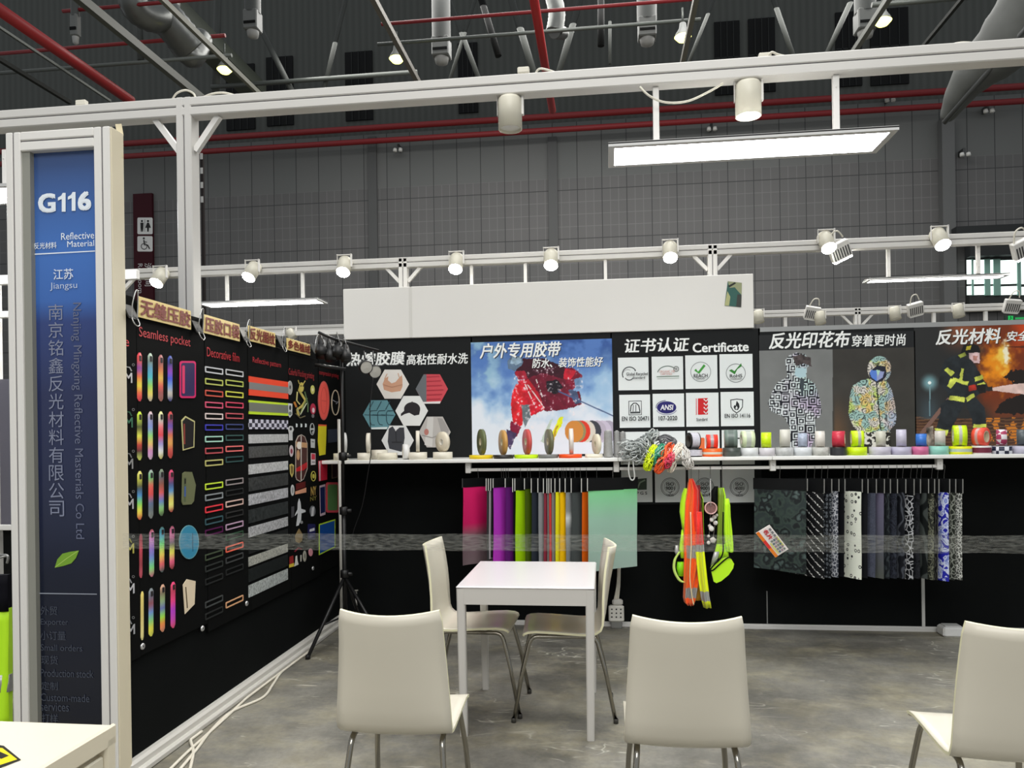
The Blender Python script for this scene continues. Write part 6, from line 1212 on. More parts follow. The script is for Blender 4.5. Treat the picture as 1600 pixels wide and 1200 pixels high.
k = flat(520.6, 543.5, 701, IV, 'ivory tape roll lying flat at the very end of the shelf, by the corner'); up(534, 541.5, 676, k, (226, 226, 224), 'white tape roll on edge at the shelf end beside the black tripod pole', .15, w=.022)
k = flat(558, 579, 700.6, IV, 'ivory tape roll lying flat just past the black tripod pole'); up(572.6, 579.4, 676.6, k, IV, 'slim ivory tape roll on edge just past the black tripod pole', -.1, w=.026)
flat(580, 605, 696.5, IV, 'ivory tape roll lying flat at the back, behind its flat neighbour', yb=711, yoff=.16)
k = flat(589, 620, 701, (232, 226, 206), 'ivory double tape roll lying flat under the suit picture')
up(629.5, 638.5, 694, S0, (238, 238, 236), 'low white tape roll on edge under the suit picture', .1, w=.045, y=5.56)
k = flat(638.5, 666.6, 700.6, IV, 'ivory tape roll lying flat under the sofa cushion picture'); up(650, 655.4, 673, k, IV, 'ivory tape roll seen exactly edge on', 0.)
k = flat(676, 706.4, 700.6, IV, 'ivory tape roll lying flat at the end of the film poster'); up(684.6, 698.6, 674.6, k, [(0, 1, (232, 222, 200))], 'ivory tape roll turned to show its coiled face', .62, w=.026, rc=.35)
# outdoor tapes: thin rolls
def thin(x0, x1, c, lab, fl, cf, labf, yw=.28, yt=670.6, w=.022):
    k = flat(fl[0], fl[1], fl[2] if len(fl) > 2 else 706, cf, labf, rc=.45); up(x0, x1, yt, k, c, lab, yw, w=w, rc=.3, core=(200, 190, 160)); return k
thin(746, 759, (104, 112, 72), 'olive tape roll on edge upon the yellow flat roll', (732.6, 770), (236, 206, 20), 'yellow tape roll lying flat under the olive one')
thin(779, 793, (206, 158, 88), 'tan tape roll on edge upon the black flat roll', (770.6, 802), (36, 36, 38), 'black thin tape roll lying flat under the tan one', yt=672)
thin(817, 830, (206, 84, 80), 'coral tape roll on edge upon the neon flat roll', (803, 841), (206, 244, 20), 'neon yellow thin tape roll lying flat under the coral one')
thin(850.5, 865, (112, 112, 82), 'grey olive tape roll on edge upon the grey flat roll', (841, 872), (120, 122, 120), 'grey thin tape roll lying flat under the grey olive one')
thin(889, 896, [(0, .5, (236, 226, 214)), (.5, 1, (226, 216, 210))], 'pale tape roll edge on upon the orange flat roll', (872.5, 909.5), (244, 84, 20), 'orange thin tape roll lying flat on the shelf', .04, 669.6, .028)
thin(926, 938, (232, 222, 196), 'cream tape roll on edge below the printed reels', (914, 942), (240, 232, 214), 'cream thin tape roll lying flat next to the grey thread cones', .35, 678)
# grey thread cones
for (x0, x1, yt, yy, lab) in [(942.6, 958, 672, 5.58, 'grey thread cone, widest, next to the cream tape rolls'), (959, 969, 672.6, 5.62, 'grey thread cone in the middle of the trio'), (968, 979, 674, 5.70, 'pale grey thread cone behind the cord skeins')]:
    a, b = at(x0, 700, yy).x, at(x1, 700, yy).x; r = (b - a) / 2; h = at(x0, yt, yy).z - ZS; c = ((a + b) / 2, yy, ZS); t = thing('thread_cone', c, lab, 'thread cone', 'grey thread cones')
    mb = MB(); pr = [(r * .5, 0), (r, .004)]
    for q in range(18): f = q / 17; pr.append((r * (1 - .22 * f) + (.0008 if q % 2 else -.0004), .004 + (h - .012) * f))
    pr.append((r * .4, h - .004)); mb.lathe(c, (0, 0, 1), pr, 24); mb.build('thread_winding', mat((150, 150, 148), .5, noise=.2, scale=60), t)
    mb = MB(); mb.lathe(c, (0, 0, 1), [(r * .4, 0), (r * .34, h), (r * .28, h), (r * .3, 0)], 16, closed=True); mb.build('cone_core', mat((206, 206, 200), .5), t)
# reflective tapes, wide rolls
SV, SV2, LV, NE, GY = (196, 198, 196), (214, 216, 218), (186, 182, 204), (208, 240, 20), (150, 152, 150)
def B3(a, b, f=.3): return [(0, f, a), (f, 1 - f, b), (1 - f, 1, a)]
WV = silver((206, 204, 214), 70, .15)
k = flat(1071, 1097.6, 698.8, [(0, .14, (20, 20, 20)), (.14, .86, WV), (.86, 1, (20, 20, 20))], 'silver tape roll with black edges lying flat beside the white skeins', core=(20, 20, 20)); up(1073, 1093, 676, k, [(0, .12, (24, 24, 22)), (.12, .9, WV), (.9, 1, (24, 24, 22))], 'silver tape roll with black rims on edge, showing its hollow core', .42, w=.070, rc=.8, core=(60, 56, 48), side=(24, 24, 22))
k = flat(1097.6, 1129.6, 699, [(0, .3, (250, 106, 34)), (.3, .58, (214, 206, 190)), (.58, 1, (250, 106, 34))], 'orange and silver banded tape roll lying flat'); up(1103.6, 1120.6, 679, k, [(0, .34, (244, 62, 44)), (.34, .62, (170, 160, 164)), (.62, 1, (244, 62, 44))], 'red and silver banded tape roll on edge', .12, w=.076)
k = flat(1129.6, 1158, 698, [(0, .5, (84, 92, 88)), (.5, 1, (66, 74, 70))], 'dark grey green tape roll lying flat under the certificate tiles'); up(1132, 1151.6, 671.6, k, B3((112, 128, 120), (92, 106, 100)), 'grey green tape roll on edge', .05, w=.088)
k = flat(1158, 1185.6, 698.4, SV2, 'pale silver tape roll lying flat at the certificate poster edge'); up(1157.4, 1178.6, 673.4, k, B3((214, 228, 186), (186, 192, 180)), 'pale lime and silver tape roll on edge', .2, w=.084)
k = flat(1186.6, 1211.4, 698.8, (206, 202, 208), 'pale lilac silver tape roll lying flat under the neon roll'); up(1190, 1205, 675.6, k, NE, 'plain neon yellow tape roll on edge at the jacket poster border', -.05)
k = flat(1212.6, 1240.6, 698.4, silver((196, 198, 198), 40, .2), 'silver grained tape roll lying flat, first under the maze jacket'); up(1218.8, 1234, 671, k, (206, 204, 194), 'broad grey white tape roll on edge by the maze jacket sleeve', .05)
k = flat(1241, 1269, 698.4, (212, 216, 220), 'whitish silver tape roll lying flat under the maze jacket'); up(1247, 1261, 676.8, k, silver((176, 186, 206), 30, .25), 'bluish silver tape roll on edge before the maze jacket')
k = flat(1269.6, 1296, 698.6, silver((196, 196, 190), 50, .2), 'silver grained tape roll lying flat, second under the maze jacket'); up(1274, 1288.2, 673.6, k, (222, 216, 208), 'creamy white tape roll on edge right of the maze jacket', .04)
k = flat(1298, 1323.4, 699, [(0, .12, (30, 30, 32)), (.12, .88, (50, 52, 56)), (.88, 1, (30, 30, 32))], 'black tape roll lying flat under the red one'); up(1301.6, 1319.6, 673.6, k, (206, 50, 72), 'plain crimson tape roll on edge', -.08, w=.078)
k = flat(1324, 1355.6, 699, NE, 'neon yellow wide tape roll lying flat under the banded neon roll'); up(1330.6, 1348.4, 673, k, [(0, .5, NE), (.5, .76, (170, 172, 160)), (.76, 1, NE)], 'neon tape roll with one silver band, on edge by the swirl jacket', .12, w=.078)
k = flat(1359, 1392.8, 699, (196, 192, 206), 'lilac silver tape roll lying flat under the swirl jacket'); up(1369, 1383.6, 673.4, k, (196, 194, 180), 'plain beige silver tape roll on edge before the camouflage trousers')
k = flat(1393.6, 1425, 699.4, LV, 'lilac tape roll lying flat left of the pink one'); up(1400.8, 1415.8, 671, k, (196, 192, 210), 'plain lilac tape roll on edge right of the swirl jacket')
k = flat(1426, 1451.6, 699, (206, 106, 150), 'pink tape roll lying flat under the blue one'); up(1432, 1447.4, 677.8, k, (58, 120, 206), 'blue tape roll on edge at the firefighter poster border', -.06)
k = flat(1452.2, 1483, 698.6, (142, 206, 190), 'mint tape roll lying flat'); up(1461, 1476.6, 673, k, (206, 200, 190), 'pearl grey tape roll on edge in front of the firefighter boot')
k = flat(1483.8, 1519.6, 699.4, B3((240, 240, 20), (186, 200, 180)), 'yellow tape roll with broad silver band lying flat'); up(1490, 1508.6, 664.6, k, [(0, .38, NE), (.38, .62, (190, 192, 180)), (.62, 1, NE)], 'tallest roll: neon with silver middle band, on edge by the firefighter', .12, w=.078)
k = flat(1520, 1549.6, 698.8, [(0, .16, (230, 226, 226)), (.16, .8, (112, 36, 58)), (.8, 1, (230, 226, 226))], 'maroon tape roll with white edges lying flat'); up(1521.6, 1544, 668.4, k, [(0, .3, (246, 86, 66)), (.3, .55, (206, 160, 160)), (.55, 1, (246, 86, 66))], 'coral red tape roll with silver band, turned to show its core', -.42, w=.072, rc=.66, core=(206, 190, 160))
CK1, CK2 = check_mat((226, 228, 236), (34, 40, 66), 34, 34), check_mat((232, 226, 230), (170, 60, 96), 30, 30)
k = flat(1550.6, 1582, 699.4, CK1, 'navy and white checked tape roll lying flat'); up(1557.4, 1572.6, 671, k, CK2, 'crimson and white checked tape roll on edge')
k = flat(1583, 1615, 699.6, (190, 188, 206), 'lilac grey tape roll lying flat at the picture edge'); up(1589.6, 1606, 671, k, (84, 92, 96), 'dark grey tape roll on edge at the picture edge')

# ------------------------------------------------------------------ cord skeins heaped over the shelf edge
def skein(name, lab, path, r, col, nstr=16, loops=True, seed=1, cat='cord skein', rs=.0036, mix=None):
    """a bundle of cord: strands following the path with their own wander, tied round the middle"""
    rnd = random.Random(seed); pts = [at(x, y, yy) for x, y, yy in path]; sm = smooth_path(pts, 7); n = len(sm)
    t = thing(name, sm[len(sm) // 2], lab, cat, 'cord skeins heaped on the shelf')
    mb = MB()
    for s in range(nstr):
        a0, tw = rnd.uniform(0, 2 * PI), rnd.uniform(-2.5, 2.5); rr = r * math.sqrt(rnd.uniform(.15, 1)); P = []
        for i, p in enumerate(sm):
            tg = (sm[min(i + 1, n - 1)] - sm[max(i - 1, 0)]).normalized(); u = tg.cross(Vector((0, 1, .2))).normalized(); w = tg.cross(u); f = i / (n - 1)
            sh = .45 + .75 * math.sin(PI * f) ** .6 - .28 * math.exp(-((f - .5) / .09) ** 2); a = a0 + tw * f * 2
            P.append(p + (u * math.cos(a) + w * math.sin(a)) * rr * sh + Vector((rnd.uniform(-1, 1), rnd.uniform(-1, 1), rnd.uniform(-1, 1))) * r * .08)
        mb.tube(smooth_path(P, 2), rs, 6, mi=(s % 2 if mix else 0))
    mb.build('cord_strand', [mat(col, .5), mat(mix or col, .45)], t)
    mid = sm[n // 2]; tg = (sm[n // 2 + 1] - sm[n // 2 - 1]).normalized(); mb = MB(); mb.lathe(mid, tg, [(r * .95, -.008), (r * 1.05, -.004), (r * 1.05, .004), (r * .95, .008)], 14); mb.build('tie_band', mat(tuple(int(v * .82) for v in col), .5), t)
    return t
def tangle(name, lab, c, R, col, n, seed, rs=.0036, mix=None):
    rnd = random.Random(seed); t = thing(name, c, lab, 'cord skein', 'cord skeins heaped on the shelf'); mb = MB()
    for s in range(n):
        ctr = c + Vector((rnd.uniform(-.5, .5) * R[0], rnd.uniform(-.4, .4) * R[1], rnd.uniform(-.4, .5) * R[2])); a = rnd.uniform(.25, .6) * R[0]; b_ = rnd.uniform(.25, .6) * R[2]; ph = rnd.uniform(0, 6); tl = rnd.uniform(-.7, .7); P = []
        for i in range(18):
            q = 2 * PI * i / 18; w1 = 1 + .22 * math.sin(q * 3 + ph); P.append(ctr + Vector((a * math.cos(q) * w1, R[1] * .45 * math.sin(q * 2 + ph), b_ * math.sin(q + tl) * w1)))
        mb.tube(P, rs, 6, mi=s % 2 if mix else 0, closed=True)
    mb.build('cord_loop', [mat(col, .45), mat(mix or col, .45)], t); return t
g1 = tangle('cord_skein', 'big tangled skein of grey cord at the front of the shelf', at(993, 706, 5.46), (.13, .11, .095), (146, 152, 150), 44, 4, mix=(196, 200, 198))
mb = MB(); P = [at(x, y, 5.405) for x, y in ((984, 716), (982, 735), (985, 748), (989, 750), (991.5, 745), (990, 730), (988.6, 716))]; mb.tube(smooth_path(P, 6), .005, 8); mb.build('hanging_loop', mat((196, 198, 194), .45), g1)
skein('cord_skein', 'upper skein of silvery cord lying across the heap', [(1000, 700, 5.56), (1008, 690, 5.56), (1020, 681, 5.56), (1026, 676, 5.58)], .046, (150, 158, 156), 20, seed=7, mix=(206, 210, 208))
skein('cord_skein', 'dark grey skein of cord behind the coloured ones', [(1006, 702, 5.58), (1022, 694, 5.58), (1040, 688, 5.58), (1056, 694, 5.58)], .044, (104, 106, 108), 20, seed=8, mix=(150, 150, 154))
skein('cord_skein', 'neon yellow skein of cord drooping over the shelf edge', [(1024, 697, 5.48), (1017, 712, 5.42), (1013, 724, 5.41), (1011, 735, 5.42)], .034, (226, 246, 20), 22, seed=9)
skein('cord_skein', 'green skein of cord drooping over the shelf edge', [(1036, 696, 5.47), (1031, 706, 5.42), (1026, 716, 5.41), (1021, 726, 5.42)], .034, (34, 146, 110), 22, seed=10, mix=(150, 200, 180))
skein('cord_skein', 'orange skein of cord drooping lowest over the shelf edge', [(1050, 694, 5.48), (1042, 708, 5.41), (1034, 724, 5.40), (1026, 739, 5.42)], .033, (250, 104, 54), 22, seed=12)
skein('cord_skein', 'short pink skein of cord tucked under the orange one', [(1050, 708, 5.41), (1046, 717, 5.38), (1042, 724, 5.38), (1039, 730, 5.40)], .030, (226, 60, 92), 18, seed=13)
skein('cord_skein', 'cream white skein of cord drooping beside the pink one', [(1063, 694, 5.48), (1056, 708, 5.42), (1051, 722, 5.41), (1047, 737, 5.43)], .036, (236, 226, 210), 22, seed=14)
skein('cord_skein', 'pale grey white skein of cord farthest from the green one', [(1064, 696, 5.50), (1069, 708, 5.43), (1074, 722, 5.42), (1079, 730, 5.44)], .034, (216, 212, 206), 20, seed=15)

# ------------------------------------------------------------------ fabric swatches on hangers
def fabric(kind, c1, c2=None, c3=None, s=1.):
    m = bpy.data.materials.new('swatch_cloth'); m.use_nodes = True; nt = m.node_tree; b = nt.nodes['Principled BSDF']; N = nt.nodes.new; Lk = nt.links.new
    b.inputs['Roughness'].default_value = .5; b.inputs['Specular IOR Level'].default_value = .3; C = lambda c: (*lin(c), 1)
    if kind == 'plain': b.inputs['Base Color'].default_value = C(c1); return m
    uv = N('ShaderNodeUVMap'); uv.uv_map = 'cloth'; r = N('ShaderNodeValToRGB'); e = r.color_ramp.elements; Lk(r.outputs[0], b.inputs['Base Color'])
    def stops(l):
        while len(e) < len(l): e.new(.5)
        for q, (p, c) in zip(e, l): q.position = p; q.color = C(c)
    if kind == 'fade':
        sp = N('ShaderNodeSeparateXYZ'); Lk(uv.outputs[0], sp.inputs[0]); mr = N('ShaderNodeMapRange'); mr.inputs[1].default_value = 0; mr.inputs[2].default_value = .6; Lk(sp.outputs[1], mr.inputs[0]); Lk(mr.outputs[0], r.inputs[0]); stops(c3); return m
    if kind == 'floral':
        n = N('ShaderNodeTexNoise'); n.inputs['Scale'].default_value = 14; Lk(uv.outputs[0], n.inputs['Vector']); a = N('ShaderNodeVectorMath'); a.operation = 'MULTIPLY_ADD'; a.inputs[1].default_value = (.09, .09, 0); Lk(n.outputs['Color'], a.inputs[0]); Lk(uv.outputs[0], a.inputs[2])
        v = N('ShaderNodeTexVoronoi'); v.inputs['Scale'].default_value = s; Lk(a.outputs[0], v.inputs['Vector']); Lk(v.outputs['Distance'], r.inputs[0]); stops([(0, (92, 106, 104)), (.24, (62, 76, 74)), (.36, (18, 22, 25)), (.50, (22, 28, 30)), (.62, (52, 66, 60)), (.8, (40, 50, 50))]); return m
    if kind in ('noise', 'camo'):
        n = N('ShaderNodeTexNoise'); n.inputs['Scale'].default_value = s; n.inputs['Detail'].default_value = 3; n.inputs['Distortion'].default_value = 1.6; Lk(uv.outputs[0], n.inputs['Vector']); Lk(n.outputs['Fac'], r.inputs[0]); stops([(.38, c1), (.47, c2), (.56, c3 or c1), (.64, c2)])
        if kind == 'camo': r.color_ramp.interpolation = 'CONSTANT'
        return m
    if kind in ('cells', 'lattice', 'rings', 'dots'):
        v = N('ShaderNodeTexVoronoi'); v.inputs['Scale'].default_value = s; Lk(uv.outputs[0], v.inputs['Vector'])
        if kind == 'lattice': v.feature = 'DISTANCE_TO_EDGE'; Lk(v.outputs['Distance'], r.inputs[0]); stops([(.04, c2), (.10, c1)])
        elif kind == 'rings': v.inputs['Randomness'].default_value = .35; Lk(v.outputs['Distance'], r.inputs[0]); stops([(.12, c1), (.18, c2), (.34, c2), (.42, c1)])
        elif kind == 'dots': v.inputs['Randomness'].default_value = .6; Lk(v.outputs['Distance'], r.inputs[0]); stops([(.14, c3), (.2, c2), (.30, c2), (.36, c1)])
        else: Lk(v.outputs['Distance'], r.inputs[0]); stops([(.15, c1), (.3, c2), (.5, c3 or c1), (.7, c2)])
        return m
    if kind in ('diag', 'wave', 'lines'):
        w = N('ShaderNodeTexWave'); w.wave_type = 'BANDS'; w.bands_direction = 'DIAGONAL' if kind == 'diag' else 'X'; w.inputs['Scale'].default_value = s; w.inputs['Distortion'].default_value = {'diag': 0., 'wave': 7., 'lines': 16.}[kind]; w.inputs['Detail Scale'].default_value = {'diag': 1, 'wave': 2.5, 'lines': 1.2}[kind]; w.inputs['Detail'].default_value = 1
        if kind == 'diag':
            mp = N('ShaderNodeMapping'); mp.inputs['Scale'].default_value = (1, 1.35, 1); mp.inputs['Rotation'].default_value = (0, 0, 0); Lk(uv.outputs[0], mp.inputs[0]); Lk(mp.outputs[0], w.inputs['Vector'])
            n = N('ShaderNodeTexNoise'); n.inputs['Scale'].default_value = 90; Lk(uv.outputs[0], n.inputs['Vector']); mu = N('ShaderNodeMath'); mu.operation = 'MULTIPLY'; a_ = N('ShaderNodeMath'); a_.operation = 'ADD'; a_.inputs[1].default_value = .5; Lk(n.outputs['Fac'], a_.inputs[0]); Lk(w.outputs['Fac'], mu.inputs[0]); Lk(a_.outputs[0], mu.inputs[1]); Lk(mu.outputs[0], r.inputs[0]); stops([(.93, c1), (1.0, c2)])
        else: Lk(uv.outputs[0], w.inputs['Vector']); Lk(w.outputs['Fac'], r.inputs[0]); stops([(.55, c1), (.8, c2)])
        return m
    return m
def swatch(xl, xr, y0, y1, m, lab, W=.30, side=1, yh=746.5, edge=(150, 150, 146), wav=.004, slant=0., grp='fabric swatches on the rail', hook=None, ph=0., dy=0.):
    yc = YR + dy; vis = abs(at(xr, 760, yc).x - at(xl, 760, yc).x); pw = max(vis, W * .72); pxw = pw / vis * (xr - xl)
    if side == 1: xr = xl + pxw
    else: xl = xr - pxw
    hx = pw / 2; hy = math.sqrt(max(.0004, (W / 2) ** 2 - hx ** 2))
    def P(u, py, off=0.):
        """u 0..1 from left to right; left end nearer when side = 1"""
        yl, yr = (yc - hy, yc + hy) if side == 1 else (yc + hy, yc - hy)
        a, b = at(xl, py, yl), at(xr, py, yr); z = at((xl + xr) / 2, py, yc).z
        d = Vector((b.x - a.x, b.y - a.y, 0)); nn = Vector((d.y, -d.x, 0)).normalized(); nn = nn if nn.y < 0 else -nn
        p = a.lerp(b, u) + nn * off; p.z = z; return p
    c = P(.5, y0); t = thing('fabric_swatch', c, lab, 'fabric swatch', grp)
    # cloth
    nx, ny = 12, 14; mb = MB(); F, Bk, UV = [], [], []
    for i in range(ny + 1):
        f = i / ny; py = y1 + (y0 - y1) * f; a, b = [], []
        for j in range(nx + 1):
            u = j / nx; o = wav * (1 - f * .7) * math.sin(u * 9 + ph) + wav * .5 * math.sin(u * 4 + f * 5 + ph); q = P(u, py + slant * (u - .5) * (1 - f), o + .001); a.append(q); b.append(P(u, py + slant * (u - .5) * (1 - f), o - .001))
        F.append(a); Bk.append(b[::-1])
    mb.grid(F); mb.grid(Bk)
    o = mb.build('cloth', m, t, weld=False); hz = F[-1][0].z - F[0][0].z; me = o.data; uvl = me.uv_layers.new(name='cloth'); n1 = (nx + 1) * (ny + 1); off = RND.uniform(0, 9)
    for l in me.loops:
        v = l.vertex_index; s_ = 0 if v < n1 else 1; v -= s_ * n1; i, j = divmod(v, nx + 1); j = j if not s_ else nx - j; uvl.data[l.index].uv = (off + j / nx * W, i / ny * hz) if not (hasattr(m, 'name') and m.name.startswith('swatch_cloth_f')) else (j / nx * W, i / ny * hz)
    # black heading card with clear edge
    mb = MB(); th = .003
    A = [P(u, yy, o_) for o_ in (th, -th) for u, yy in ((-.02, yh), (1.02, yh), (1.02, y0 + .6), (-.02, y0 + .6))]
    mb.add(A, [(3, 2, 1, 0), (4, 5, 6, 7), (0, 1, 5, 4), (1, 2, 6, 5), (2, 3, 7, 6), (3, 0, 4, 7)]); mb.build('heading_card', mat((17, 18, 19), .55), t, fixn=True)
    u = -.02 if side == 1 else 1.02; mb = MB(); mb.bar(P(u, yh - .4), P(u, y0 + .8), .006, .006); mb.build('card_edging', mat(edge, .3), t)
    pm = P(.5, yh); mb = MB(); top = Vector((pm.x, YR, ZR + .013)); mb.tube(smooth_path([pm + Vector((0, 0, -.01)), Vector((pm.x, pm.y + .0, pm.z + .02)), Vector((pm.x, YR - .014, ZR - .012)), Vector((pm.x, YR - .0135, ZR + .004)), top, Vector((pm.x, YR + .0135, ZR + .004))], 4), .0016, 6); mb.build('hook', mat((120, 120, 118), .3, .7), t)
    return t
F_ = fabric
LG = 'plain fabric swatches on the first rail'
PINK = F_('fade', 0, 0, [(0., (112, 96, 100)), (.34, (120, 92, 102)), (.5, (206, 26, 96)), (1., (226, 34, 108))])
MINT = F_('fade', 0, 0, [(0., (150, 172, 162)), (.6, (148, 186, 166)), (.9, (128, 200, 146)), (1., (110, 196, 120))])
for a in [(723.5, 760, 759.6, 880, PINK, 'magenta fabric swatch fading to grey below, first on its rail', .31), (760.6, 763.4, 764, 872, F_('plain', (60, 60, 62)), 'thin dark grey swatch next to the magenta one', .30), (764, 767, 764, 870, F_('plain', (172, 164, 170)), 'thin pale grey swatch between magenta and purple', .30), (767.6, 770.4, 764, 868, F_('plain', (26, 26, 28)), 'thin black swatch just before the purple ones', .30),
          (771.4, 790, 759.6, 888, F_('plain', (178, 52, 186)), 'bright purple plain fabric swatch', .30), (790.4, 801.6, 759, 888, F_('plain', (96, 26, 112)), 'deep purple plain fabric swatch', .30), (802, 804.8, 766, 888, F_('plain', (18, 18, 20)), 'thin black swatch between purple and lime', .29),
          (805.4, 820, 764.6, 888, F_('plain', (172, 224, 10)), 'bright lime plain fabric swatch', .30), (820.4, 830.4, 762, 888, F_('plain', (70, 92, 12)), 'dark olive green fabric swatch after the lime one', .29), (831, 841, 767, 888, F_('plain', (44, 50, 60)), 'navy black fabric swatch after the olive green', .29),
          (841.4, 849.6, 767, 888, F_('plain', (148, 150, 152)), 'light grey swatch left of the dark red one', .29), (850, 855, 768, 888, F_('plain', (150, 54, 70)), 'narrow dark red fabric swatch', .29), (855.4, 858, 768, 888, F_('plain', (126, 122, 120)), 'narrow grey swatch between two reds', .29), (858.4, 861.6, 768, 888, F_('plain', (222, 70, 66)), 'narrow bright red fabric swatch', .29), (862, 867.4, 767, 888, F_('plain', (132, 128, 124)), 'grey swatch left of the lemon yellow one', .29),
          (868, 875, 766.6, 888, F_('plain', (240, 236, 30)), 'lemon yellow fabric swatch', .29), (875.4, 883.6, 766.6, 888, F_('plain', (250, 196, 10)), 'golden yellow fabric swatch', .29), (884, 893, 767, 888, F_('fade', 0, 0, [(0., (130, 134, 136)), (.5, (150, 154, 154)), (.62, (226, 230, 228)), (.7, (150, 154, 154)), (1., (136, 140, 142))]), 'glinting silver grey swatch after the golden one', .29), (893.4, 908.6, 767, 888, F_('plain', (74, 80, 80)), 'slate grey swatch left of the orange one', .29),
          (909.4, 918.6, 766.6, 888, F_('plain', (246, 112, 22)), 'plain orange fabric swatch beside the mint one', .29), (919.4, 995, 765, 889, MINT, 'wide mint green swatch facing out, last on its rail', .37)]:
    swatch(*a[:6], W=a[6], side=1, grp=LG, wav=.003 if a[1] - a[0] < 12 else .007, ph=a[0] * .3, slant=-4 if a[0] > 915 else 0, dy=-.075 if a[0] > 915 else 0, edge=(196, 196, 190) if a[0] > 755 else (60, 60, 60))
RG = 'printed fabric swatches on the last rail'
K0, K1 = (16, 18, 20), (34, 38, 42)
FLO = F_('cells', (22, 28, 30), (62, 78, 80), (30, 48, 44), 26); fl2 = FLO
for a in [(1178.6, 1259.6, 765, 892, F_('floral', (18, 22, 25), s=17), 'wide dark floral leaf print swatch, first on its rail', .38), (1260.4, 1286.6, 768, 900, F_('diag', (16, 17, 20), (206, 206, 204), s=8.), 'black swatch with dashed white diagonal lines', .31), (1287, 1298.4, 766.6, 899, F_('rings', (24, 26, 30), (104, 110, 116), s=34), 'black swatch printed with grey rings', .30),
          (1299, 1309.6, 765.4, 898, F_('lattice', (70, 74, 84), (196, 198, 204), s=44), 'snakeskin print silver grey swatch', .30), (1310.2, 1319, 768, 897, F_('plain', (14, 15, 20)), 'plain black swatch left of the white one', .30), (1319.6, 1346, 766.6, 901, F_('dots', (232, 236, 222), (30, 32, 36), (232, 236, 222), s=27), 'white swatch with small black rings', .31), (1346.8, 1355, 768, 899, F_('plain', (20, 21, 26)), 'plain black swatch right of the white one', .30),
          (1355.8, 1368, 768, 898, F_('cells', (70, 74, 88), (84, 88, 104), (70, 74, 88), 30), 'blue grey speckled swatch', .30), (1368.6, 1380.6, 768, 900, F_('fade', 0, 0, [(0., (86, 90, 84)), (.5, (92, 92, 108)), (1., (104, 98, 122))]), 'plain lavender grey swatch', .30), (1381.2, 1390, 768, 900, F_('wave', (26, 30, 34), (56, 62, 66), s=8), 'dark swatch with broad grey waves', .30), (1390.6, 1401, 768, 900, F_('noise', (20, 22, 28), (56, 60, 72), None, 16), 'dark blue grey mottled swatch', .30),
          (1401.6, 1414, 768, 900, F_('lines', (24, 26, 32), (74, 78, 86), s=6), 'dark swatch with maze like grey lines', .30), (1414.6, 1427, 771, 902, F_('lattice', (18, 20, 24), (196, 198, 202), s=28), 'black swatch with bright white crackle net', .30), (1427.6, 1437, 768, 900, F_('noise', (14, 15, 18), (44, 46, 52), None, 18), 'nearly black mottled swatch', .30), (1437.6, 1449.6, 768, 900, F_('lines', (22, 26, 26), (70, 76, 74), s=3), 'dark swatch with blurred grey contour lines', .30),
          (1450.2, 1459, 768, 902, F_('camo', (46, 48, 42), (120, 122, 104), (30, 32, 30), 18), 'khaki grey broken print swatch', .30), (1459.6, 1465.8, 768, 902, F_('wave', (24, 24, 26), (80, 80, 76), s=9), 'narrow dark striped swatch left of the blue one', .30), (1466.4, 1482.6, 768, 904, F_('camo', (40, 44, 170), (206, 214, 240), (120, 136, 210), 13), 'blue and white camouflage swatch', .30), (1483.2, 1492, 768, 902, F_('lattice', (44, 48, 42), (150, 154, 144), s=28), 'grey green crackle net swatch', .30), (1492.6, 1503, 768, 902, F_('lattice', (84, 86, 82), (222, 224, 218), s=52), 'brightest silver lace print swatch, last on its rail', .31)]:
    swatch(*a[:6], W=a[6], side=-1, grp=RG, wav=.003 if a[1] - a[0] < 14 else .006, ph=a[0] * .3, slant=5 if a[0] < 1200 else 0, yh=747.5, edge=(128, 128, 124))

# ------------------------------------------------------------------ safety vests and straps on the middle rail
ORG_ = mat((252, 104, 18), .55, sheen=.2); RDO = mat((232, 44, 28), .55, sheen=.2); YEL = mat((236, 246, 16), .55, sheen=.2); DRED = mat((110, 22, 30), .6); HW = mat((130, 130, 128), .3, .7)
def hanger(t, px, y_px, y=YR):
    p = at(px, y_px, y); mb = MB(); mb.tube(smooth_path([p, Vector((p.x, y, p.z + .04)), Vector((p.x, y - .014, ZR)), Vector((p.x, y, ZR + .013)), Vector((p.x, y + .014, ZR))], 5), .002, 6); mb.build('hanger_wire', HW, t)
t = thing('safety_vest', at(1086, 850, 5.5), 'hanging orange and yellow safety vest with silver bands, open front', 'vest', 'hi-vis gear on the middle rail')
def mi_o(i, u): return 1 if i in (6, 7, 12, 13) and u > .1 else (2 if (u > .55 and i < 5) else 0)
rows = [(748, 1077, 1083), (755, 1075, 1087), (766, 1074, 1092), (785, 1071, 1093), (805, 1070, 1092), (830, 1069, 1097), (852, 1068.6, 1098.4), (862, 1069, 1098.6), (872, 1069.4, 1098), (885, 1069, 1096), (898, 1068.6, 1094), (910, 1068.4, 1091), (918, 1068.4, 1090), (925, 1068, 1089), (934, 1067.6, 1088), (941, 1069, 1086), (945.6, 1074, 1084)]
cloth('front_panel', t, rows, 5.50, [ORG_, REFL, RDO], mi_o, .02, 2.6, .016, 24, .03, .6)
cloth('front_panel', t, [(800, 1088, 1097), (830, 1088, 1098.6), (851, 1087.4, 1100), (862, 1087, 1100.6), (880, 1088.4, 1102.4), (905, 1091, 1105), (924, 1094, 1107.4), (931, 1095, 1108), (939, 1096.6, 1109.6), (949.6, 1099.6, 1111.6)], 5.46, [YEL, REFL, RDO], lambda i, u: 1 if i in (2, 6, 7) else (2 if i < 2 else 0), .018, 1.7, .012, 18, .02, 1.)
